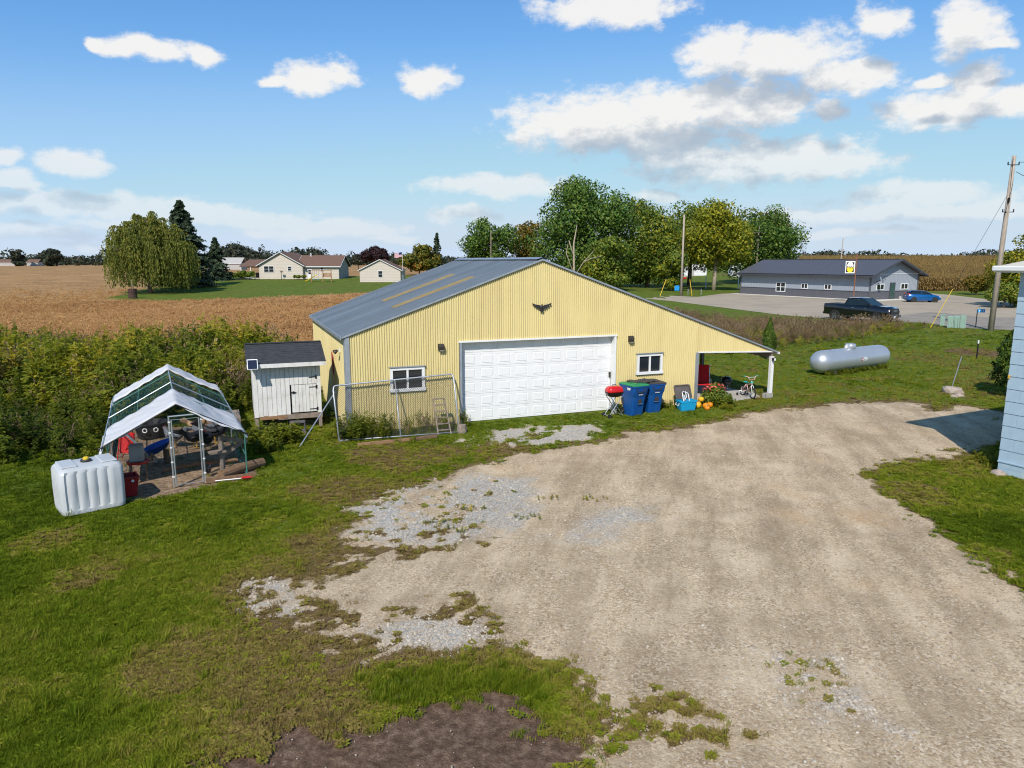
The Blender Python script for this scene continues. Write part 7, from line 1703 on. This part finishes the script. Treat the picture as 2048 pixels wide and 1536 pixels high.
leafmat('grass_blade', [(0.0682, 0.1031, 0.0045), (0.1092, 0.1622, 0.0076), (0.1683, 0.2113, 0.0121), (0.2366, 0.2408, 0.0257), (0.2639, 0.2064, 0.0567), (0.2184, 0.1572, 0.0605)], .3, attr='tint', patch=.10, spec=.08)
leafmat('weed_leaf', [(0.0726, 0.1024, 0.012), (0.1584, 0.1984, 0.0216), (0.2772, 0.2944, 0.0312), (0.4356, 0.384, 0.0408), (0.5808, 0.4608, 0.06)], .5, attr='tint', patch=.12)
leafmat('dry_weed', [(.14, .10, .06), (.26, .18, .10), (.36, .26, .15), (.24, .14, .085), (.20, .19, .05)], .2, attr='tint', patch=.2)
leafmat('stubble_straw', [(0.311, 0.1548, 0.0598), (0.4954, 0.2695, 0.1058), (0.6221, 0.367, 0.1552), (0.4262, 0.258, 0.092)], .2, attr='tint', patch=.25)
leafmat('corn_leaf', [(.16, .10, .035), (.27, .175, .06), (.36, .24, .09), (.24, .17, .05)], .25, attr='tint', patch=.3)
def stone_mat(name, cols):
    m = bpy.data.materials.new(name); m.use_nodes = True; t = m.node_tree; b = t.nodes['Principled BSDF']; b.inputs['Roughness'].default_value = .9; b.inputs['Specular IOR Level'].default_value = .15
    a = nd(t, 'ShaderNodeAttribute', attribute_type='INSTANCER', attribute_name='tint'); cr = nd(t, 'ShaderNodeValToRGB'); e = cr.color_ramp.elements
    while len(e) < len(cols): e.new(.5)
    for i, c in enumerate(cols): e[i].position = i / (len(cols) - 1); e[i].color = (*c, 1)
    t.links.new(a.outputs['Fac'], cr.inputs[0]); t.links.new(cr.outputs[0], b.inputs['Base Color']); MATS[name] = m
stone_mat('gravel_stone', [(.21, .165, .12), (.34, .27, .195), (.43, .365, .29), (.48, .42, .345), (.57, .515, .44)])

def blade(mb, x, y, h, lean, w, a, z=0):
    dx, dy = math.cos(a), math.sin(a); px_, py_ = -dy * w, dx * w
    mb.add([(x - px_, y - py_, z), (x + px_, y + py_, z), (x + dx * lean * .45 + px_ * .7, y + dy * lean * .45 + py_ * .7, z + h * .6), (x + dx * lean * .45 - px_ * .7, y + dy * lean * .45 - py_ * .7, z + h * .6), (x + dx * lean, y + dy * lean, z + h)], [(0, 1, 2, 3), (3, 2, 4)])
def leaf(mb, p, d, L, w, droop=.3, mi=0):
    p, d = Vector(p), Vector(d).normalized(); s = d.cross(Vector((0, 0, 1)));
    if s.length < .1: s = Vector((1, 0, 0))
    s.normalize(); m_ = p + d * L * .5; t = p + d * L - Vector((0, 0, droop * L))
    mb.add([p, m_ + s * w, t, m_ - s * w], [(0, 1, 2, 3)], mi)
pr = random.Random(21); protos = []
for k in range(5):                                   # short turf tufts
    mb = MB()
    for i in range(16): a = pr.uniform(0, 6.28); r = pr.uniform(0, .055); blade(mb, r * math.cos(a), r * math.sin(a), pr.uniform(.018, .046), pr.uniform(.01, .04), .0036, pr.uniform(0, 6.28))
    protos.append(pobj(mb, MATS['grass_blade']))
for k in range(2):                                   # low broad leaved plants in the turf
    mb = MB()
    for i in range(9): a = i * .7 + pr.uniform(-.2, .2); leaf(mb, (.012 * math.cos(a), .012 * math.sin(a), .012), (math.cos(a), math.sin(a), pr.uniform(.2, .7)), pr.uniform(.04, .075), .015)
    protos.append(pobj(mb, MATS['grass_blade']))
for k in range(2):                                   # long grass
    mb = MB()
    for i in range(20): a = pr.uniform(0, 6.28); r = pr.uniform(0, .06); blade(mb, r * math.cos(a), r * math.sin(a), pr.uniform(.07, .18), pr.uniform(.04, .12), .004, pr.uniform(0, 6.28))
    protos.append(pobj(mb, MATS['grass_blade']))

HOUSEP = [tuple((HO + Matrix.Rotation(HA, 3, 'Z') @ Vector(p))[:2]) for p in ((-.1, -.1, 0), (HLn, -.1, 0), (HLn, HDp, 0), (-.1, HDp, 0))]
BARNP = [tuple(bp(u, d)[:2]) for u, d in ((UL - .05, -.03), (UR, -.03), (UR, DEP), (UL - .05, DEP))]
SLABP = [tuple(bp(u, d)[:2]) for u, d in ((UR, .25), (10.0, .0), (10.6, -.1), (12.15, .22), (12.36, 1.45), (11.8, 3.8), (UR, 4.2))]
TANKP = [tuple((Vector((-9.18, 13.84, 0)) + Matrix.Rotation(R(42), 3, 'Z') @ Vector(p))[:2]) for p in ((0, 0, 0), (1.2, 0, 0), (1.2, .95, 0), (0, .95, 0))]
def clear_of(x, y, polys=None):
    k = np.ones(x.shape, bool)
    for P in (polys or (HOUSEP, BARNP, SLABP, TANKP)): k &= sdf(P, x, y) < 0
    return k
def screen_points(n, x0, x1, y0, y1, rg):
    u = (rg.uniform(x0, x1, n) - 1024) / FPX; v = (768 - rg.uniform(y0, y1, n)) / FPX; dz = -SP + v * CP; t = -CAM_H / dz; return u * t, (CP + v * SP) * t

def grass():
    rg = np.random.default_rng(5); x, y = screen_points(330000, -300, 2350, 648, 1640, rg); M = masks(x, y)
    p = (1 - sstep(.22, .66, M['drive'])) * (1 - sstep(.25, .75, M['soil'])) * (1 - M['field']); p = p * np.where(M['dry'] > .6, .62, 1.0) * (1 - .62 * M['creep'])
    p *= np.where(sdf(WEEDSTRIP, x, y) > .3, 0, 1); lot = sdf([q for q in LOT], x, y); p *= (lot < 0); p *= (sdf(ROAD, x, y) < 0)
    k = (rg.random(len(x)) < p) & clear_of(x, y); x, y = x[k], y[k]; M = {a: b[k] for a, b in M.items()}; n = len(x); d = np.hypot(x, y)
    sc = (.9 + d * .020) * rg.uniform(.7, 1.3, n); lush = rg.random(n) < sstep(.2, .9, M['lush']) * .8
    pid = rg.integers(0, 5, n); pid = np.where(rg.random(n) < .10 + .25 * M['dry'], rg.integers(5, 7, n), pid); pid = np.where(lush | (rg.random(n) < .006), rg.integers(7, 9, n), pid)
    sc = np.where(lush, sc * .62, sc)
    t = .25 + rg.normal(0, .12, n) + (fbm(x, y, .18, 61) - .5) * .95 + (fbm(x, y, .9, 62) - .5) * .55; t = np.where(M['dry'] > .3, t + M['dry'] * .5 * rg.uniform(.4, 1.2, n), t) + .22 * M['creep'] * rg.random(n); t = t + np.clip((d - 16) / 60, 0, .22); t = np.where(lush, .34 + rg.normal(0, .14, n), t)  # tufts farther off tinted lighter: their grazing sunlit look put into the tint
    rot = np.stack([rg.normal(0, .12, n), rg.normal(0, .12, n), rg.uniform(0, 6.28, n)], 1)
    gn_scatter('grass', np.stack([x, y, np.zeros(n) - .004], 1), rot, sc, pid, protos, np.clip(t, 0, 1), 'short green and browning grass of the yard')
grass()

# weeds of the thicket ------------------------------------------------
def weed(h, nleaf, lw, ll, seed, m, head=False, spread=.25, branch=4):
    r_ = random.Random(seed); mb = MB(); stems = [((0, 0, 0), (r_.uniform(-.1, .1), r_.uniform(-.1, .1), h))]
    for b in range(branch): z = r_.uniform(.25, .7) * h; a = r_.uniform(0, 6.28); stems.append(((0, 0, z), (spread * math.cos(a), spread * math.sin(a), z + r_.uniform(.25, .45) * h * .8)))
    for a, b in stems: mb.tube([a, b], [.008, .004], 3, caps=False)
    for i in range(nleaf):
        a, b = stems[r_.randrange(len(stems))] if r_.random() < .75 else stems[0]; t = r_.uniform(.15, 1); p = Vector(a).lerp(Vector(b), t); an = r_.uniform(0, 6.28)
        leaf(mb, p, (math.cos(an), math.sin(an), r_.uniform(-.2, .6)), ll * r_.uniform(.6, 1.2), lw * r_.uniform(.7, 1.2), .25)
    if head:
        for a, b in stems:
            for i in range(7): q = Vector(a).lerp(Vector(b), r_.uniform(.82, 1.02)); an = r_.uniform(0, 6.28); leaf(mb, q, (math.cos(an) * .6, math.sin(an) * .6, .8), .09, .02, 0)
    return pobj(mb, m)
WL = MATS['weed_leaf']; DW = MATS['dry_weed']
wp = [weed(1.35, 56, .075, .22, 1, WL), weed(1.6, 66, .06, .18, 2, WL, True), weed(1.1, 50, .09, .25, 3, WL), weed(1.7, 56, .035, .16, 4, WL, True, .3, 6), weed(.8, 42, .09, .22, 5, WL, False, .3, 5), weed(1.4, 30, .02, .12, 6, DW, True, .3, 7)]
THICK = [(-11.2, 17.6), (-14, 17.0), (-40, 19), (-60, 40), (-38, 42), (-20, 37), (-10, 34.5), (-8.6, 31.5), (-7.0, 26.5), (-8.4, 24.6), (-9.2, 23.8), (-10.6, 23.4), (-11.8, 22.2), (-10.6, 20.2), (-10.1, 18.6)]
def thicket():
    rg = np.random.default_rng(8); n = 9000; x = rg.uniform(-40, -6, n); y = rg.uniform(16.5, 42, n); s = sdf(THICK, x, y) + (fbm(x, y, .6, 13) - .5) * 1.6
    k = (s > 0) & (x > -.86 * y - 3) & clear_of(x, y) & (sdf(RUNP, x, y) < -.12); x, y, s = x[k], y[k], s[k]; n = len(x)
    hn = fbm(x, y, .22, 33, 3); sc = (.12 + 1.65 * hn) * np.clip(.45 + s * .5, .45, 1.05) * rg.uniform(.8, 1.2, n) * np.where(y > 31, .92, 1.0)
    pid = rg.integers(0, 5, n); br_ = fbm(x, y, .5, 44); pid = np.where((br_ > .60) & (rg.random(n) < .6), 5, pid); pid = np.where(rg.random(n) < .05, 5, pid)
    t = .36 + rg.normal(0, .17, n) + (hn - .5) * .6 + (fbm(x, y, .9, 71) - .5) * 1.1
    rot = np.stack([rg.normal(0, .16, n), rg.normal(0, .16, n), rg.uniform(0, 6.28, n)], 1)
    # clumps at the foot of the hen house, fence panel, tank and carport
    ex = []
    def clump(px_, py_, r, m_, smin, smax, pids, tb, seed):
        g = np.random.default_rng(seed); c = G(px_, py_) if py_ else px_
        for i in range(m_):
            a = g.uniform(0, 6.28); q = r * math.sqrt(g.random()); ex.append((c.x + q * math.cos(a), c.y + q * math.sin(a) * .7, g.uniform(smin, smax), int(g.choice(pids)), tb + g.normal(0, .15)))
    clump(548, 886, .7, 66, .28, .55, (2, 4, 0), .42, 1); clump(535, 905, .4, 26, .25, .45, (4, 2), .35, 3)
    clump(bp(-3.6, -.75), 0, .55, 55, .25, .55, (3, 1, 4), .30, 4); clump(bp(-2.9, -.85), 0, .5, 45, .2, .5, (3, 1), .34, 5); clump(bp(-2.1, -.8), 0, .5, 22, .15, .38, (3, 1, 5), .45, 6); clump(bp(-1.1, -.7), 0, .55, 26, .2, .45, (3, 1, 5), .4, 7); clump(bp(.05, -.35), 0, .2, 12, .2, .38, (1, 3, 5), .4, 8)
    clump(bp(7.5, -.25), 0, .25, 16, .12, .3, (4, 2), .35, 9); clump(bp(9.5, -.75), 0, .5, 40, .22, .42, (4, 2, 0), .35, 10); clump(bp(5.5, -.35), 0, .3, 14, .15, .35, (4, 2), .4, 11)
    clump(bp(9.4, -1.15), 0, .3, 14, .15, .25, (4,), .55, 16)
    g = np.random.default_rng(3)
    for i in range(150): u = g.uniform(-2.4, 2.4); sd = g.choice((-1, 1)); q = Matrix.Rotation(R(31), 3, 'Z') @ Vector((u, -.42 + g.normal(0, .10), 0)); ex.append((16.25 + q.x, 33.75 + q.y, g.uniform(.10, .26), int(g.choice((4, 2))), .35 + g.normal(0, .15)))
    clump(1968, 925, .45, 34, .12, .3, (4, 2), .5, 12); clump(1985, 915, .3, 22, .15, .35, (4,), .45, 13); clump(1440, 706, 1.3, 40, .5, .9, (0, 2, 4), .3, 14); clump(1660, 705, 1.0, 20, .2, .4, (4,), .5, 15)
    for (px_, py_) in ((1190, 1000), (1100, 1000), (1060, 1035), (950, 1020), (870, 1050), (920, 1060)): clump(px_, py_, .3, 10, .07, .13, (4,), .55, px_)
    ex = np.array(ex); pts = np.concatenate([np.stack([x, y, np.zeros(n)], 1), np.c_[ex[:, :2], np.zeros(len(ex))]]); m_ = len(ex)
    rot = np.concatenate([rot, np.stack([rg.normal(0, .15, m_), rg.normal(0, .15, m_), rg.uniform(0, 6.28, m_)], 1)])
    gn_scatter('tall_weeds', pts, rot, np.concatenate([sc, ex[:, 2]]), np.concatenate([pid, ex[:, 3].astype(int)]), wp, np.clip(np.concatenate([t, ex[:, 4]]), 0, 1), 'tangle of tall green weeds round the run, barn and tanks')
thicket()
# dry weeds of the ditch ------------------------------------------------
dp = [weed(1.2, 34, .022, .14, 11, DW, True, .3, 7), weed(1.0, 46, .018, .20, 12, DW, True, .25, 6), weed(.8, 40, .03, .16, 13, DW, False, .3, 6), weed(.9, 44, .045, .14, 14, WL, False, .3, 5)]
def ditch():
    rg = np.random.default_rng(9); n = 12000; x = rg.uniform(5, 35, n); y = rg.uniform(40, 74, n); s = sdf(WEEDSTRIP, x, y) + (fbm(x, y, .5, 15) - .5) * 1.2; k = s > 0; x, y, s = x[k], y[k], s[k]; n = len(x)
    sc = np.clip(.42 + s * .3, .36, .82) * rg.uniform(.7, 1.25, n) * (.75 + .5 * fbm(x, y, .3, 19)); grn = fbm(x, y, .35, 29); pid = rg.integers(0, 3, n); pid = np.where((rg.random(n) < sstep(.45, .65, grn) * .6) | ((s < .5) & (rg.random(n) < .5)), 3, pid)
    t = .45 + rg.normal(0, .18, n) + (fbm(x, y, .25, 39) - .5) * .9; rot = np.stack([rg.normal(0, .18, n), rg.normal(0, .18, n), rg.uniform(0, 6.28, n)], 1)
    gn_scatter('dry_ditch_weeds', np.stack([x, y, np.zeros(n)], 1), rot, sc, pid, dp, np.clip(t, 0, 1), 'brown dried weeds standing along the road ditch')
ditch()
# corn stubble ------------------------------------------------
sp_ = []
for k in range(5):
    mb = MB(); r_ = random.Random(40 + k)
    for i in range(4): a = r_.uniform(0, 6.28); q = r_.uniform(0, .14); h = r_.uniform(.07, .20); mb.tube([(q * math.cos(a), q * math.sin(a), 0), (q * math.cos(a) + r_.uniform(-.08, .08), q * math.sin(a) + r_.uniform(-.08, .08), h)], [.013, .010], 4)
    for i in range(8): a = r_.uniform(0, 6.28); q = r_.uniform(.02, .3); leaf(mb, (q * math.cos(a), q * math.sin(a), r_.uniform(.015, .06)), (math.cos(a * 3), math.sin(a * 3), r_.uniform(-.05, .22)), r_.uniform(.2, .42), .022, .2)
    sp_.append(pobj(mb, MATS['stubble_straw']))
def stubble():
    rg = np.random.default_rng(10); x, y = screen_points(70000, -200, 1000, 562, 720, rg); k = (masks(x, y)['field'] > .55) & (y > 30) & (rg.random(len(x)) < np.clip((128 - y) / 60, 0, 1) * (.35 + .9 * fbm(x, y, .12, 27))); x, y = x[k], y[k]
    a = R(62); row = (x * math.sin(a) * -1 + y * math.cos(a)); shift = (np.round(row / .76) * .76 - row) * .75; x = x - math.sin(a) * shift; y = y + math.cos(a) * shift; n = len(x)
    sc = rg.uniform(.7, 1.35, n) * (1 + .006 * y); t = .45 + rg.normal(0, .2, n) + (fbm(x, y, .06, 22) - .5) * .7; rot = np.stack([rg.normal(0, .15, n), rg.normal(0, .15, n), rg.uniform(0, 6.28, n)], 1)
    gn_scatter('corn_stubble', np.stack([x, y, terrain(x, y)], 1), rot, sc, rg.integers(0, 5, n), sp_, np.clip(t, 0, 1), 'tan corn stubble and litter covering the harvested field')
stubble()
# standing corn ------------------------------------------------
cp_ = []
for k in range(4):
    mb = MB(); r_ = random.Random(60 + k); mb.tube([(0, 0, 0), (r_.uniform(-.06, .06), r_.uniform(-.06, .06), 2.1)], [.016, .008], 4)
    for i in range(12): a = i * 2.4 + r_.uniform(-.4, .4); z = .35 + i * .145; leaf(mb, (0, 0, z), (math.cos(a), math.sin(a), r_.uniform(.1, .8)), r_.uniform(.45, .75), .045, r_.uniform(.5, 1.0))
    for i in range(5): a = r_.uniform(0, 6.28); leaf(mb, (0, 0, 2.05), (math.cos(a) * .4, math.sin(a) * .4, 1), .35, .012, 0)
    cp_.append(pobj(mb, MATS['corn_leaf']))
def corn():
    rg = np.random.default_rng(12); d = 125 + 150 * rg.random(26000) ** 1.6; a = rg.uniform(.38, .80, 26000); x, y = d * a, d; k = masks(x, y)['corn'] > .5; x, y = x[k], y[k]; x = np.round(x / .76) * .76 + rg.normal(0, .06, len(x)); n = len(x)
    t = .45 + rg.normal(0, .2, n) + (fbm(x, y, .05, 25) - .5) * .6; rot = np.stack([rg.normal(0, .07, n), rg.normal(0, .07, n), rg.uniform(0, 6.28, n)], 1)
    gn_scatter('standing_corn', np.stack([x, y, terrain(x, y)], 1), rot, rg.uniform(.95, 1.3, n), rg.integers(0, 4, n), cp_, np.clip(t, 0, 1), 'golden dry corn standing on the rise behind the grey building')
corn()
# loose stone ------------------------------------------------
def stones():
    rg = np.random.default_rng(14); protos_ = []
    import bmesh
    for k in range(4):
        bm = bmesh.new(); bmesh.ops.create_icosphere(bm, subdivisions=1, radius=1); r_ = random.Random(k)
        for v in bm.verts: v.co *= r_.uniform(.75, 1.2); v.co.z *= .62
        mb = MB(); bm.verts.index_update(); mb.v = [tuple(v.co) for v in bm.verts]; mb.f = [tuple(v.index for v in f.verts) for f in bm.faces]; bm.free(); protos_.append(pobj(mb, MATS['gravel_stone']))
    x, y = screen_points(260000, -100, 2200, 790, 1620, rg); M = masks(x, y); d = np.hypot(x, y)
    p = np.where(M['drive'] > .5, .05 + .14 * sstep(.46, .64, fbm(x, y, .8, 88)), np.where(M['soil'] > .5, .004, .005)); p = np.maximum(p, .7 * sstep(.15, .8, M['light']))
    k = (rg.random(len(x)) < p) & clear_of(x, y); x, y, d = x[k], y[k], d[k]; lt = rg.random(len(x)) < M['light'][k] * 1.2; n = len(x)
    r = np.where(lt, .011, .008) * np.exp(rg.normal(0, .38, n)) * (1 + d * .025); t = np.where(lt, .62, .40) + rg.normal(0, .17, n)
    gn_scatter('loose_gravel', np.stack([x, y, r * .25], 1), np.stack([rg.uniform(-.4, .4, n), rg.uniform(-.4, .4, n), rg.uniform(0, 6.28, n)], 1), r, rg.integers(0, 4, n), protos_, np.clip(t, 0, 1), 'loose grey and tan stones lying on the drive')
stones()
# flowers behind the pumpkins ------------------------------------------------
mat('petal_red', (.62, .10, .08), .6, var=.3, vscale=10)
fb_ = thing('flower_bush', bp(9.45, -.55), 0, 'bushy plant with red flowers between the pumpkins and the slab', 'plant')
rg = np.random.default_rng(90); P, D = shell_points([(0, 0, .40, .42, .34, .32), (.25, -.1, .3, .3, .28, .26), (-.3, .0, .3, .26, .24, .26), (.05, .1, .6, .28, .25, .22)], 1500, rg, .4); mesh_np('leaves', leaves(P, D, .055, .5, rg), MATS['leaf_mid'], fb_)
P, D = shell_points([(.0, 0, .62, .40, .3, .22), (-.2, -.1, .55, .3, .25, .2)], 130, rg, 0); P = P[P[:, 2] > .55]; mesh_np('blossom', leaves(P, D[:len(P)], .045, .8, rg), MATS['petal_red'], fb_)
for k in range(7): MB().tube([(.05 * k - .15, 0, 0), (.09 * k - .27, .05 * (k % 3) - .05, .55)], .008, 5).build('stem', MATS['stem_green'], fb_)
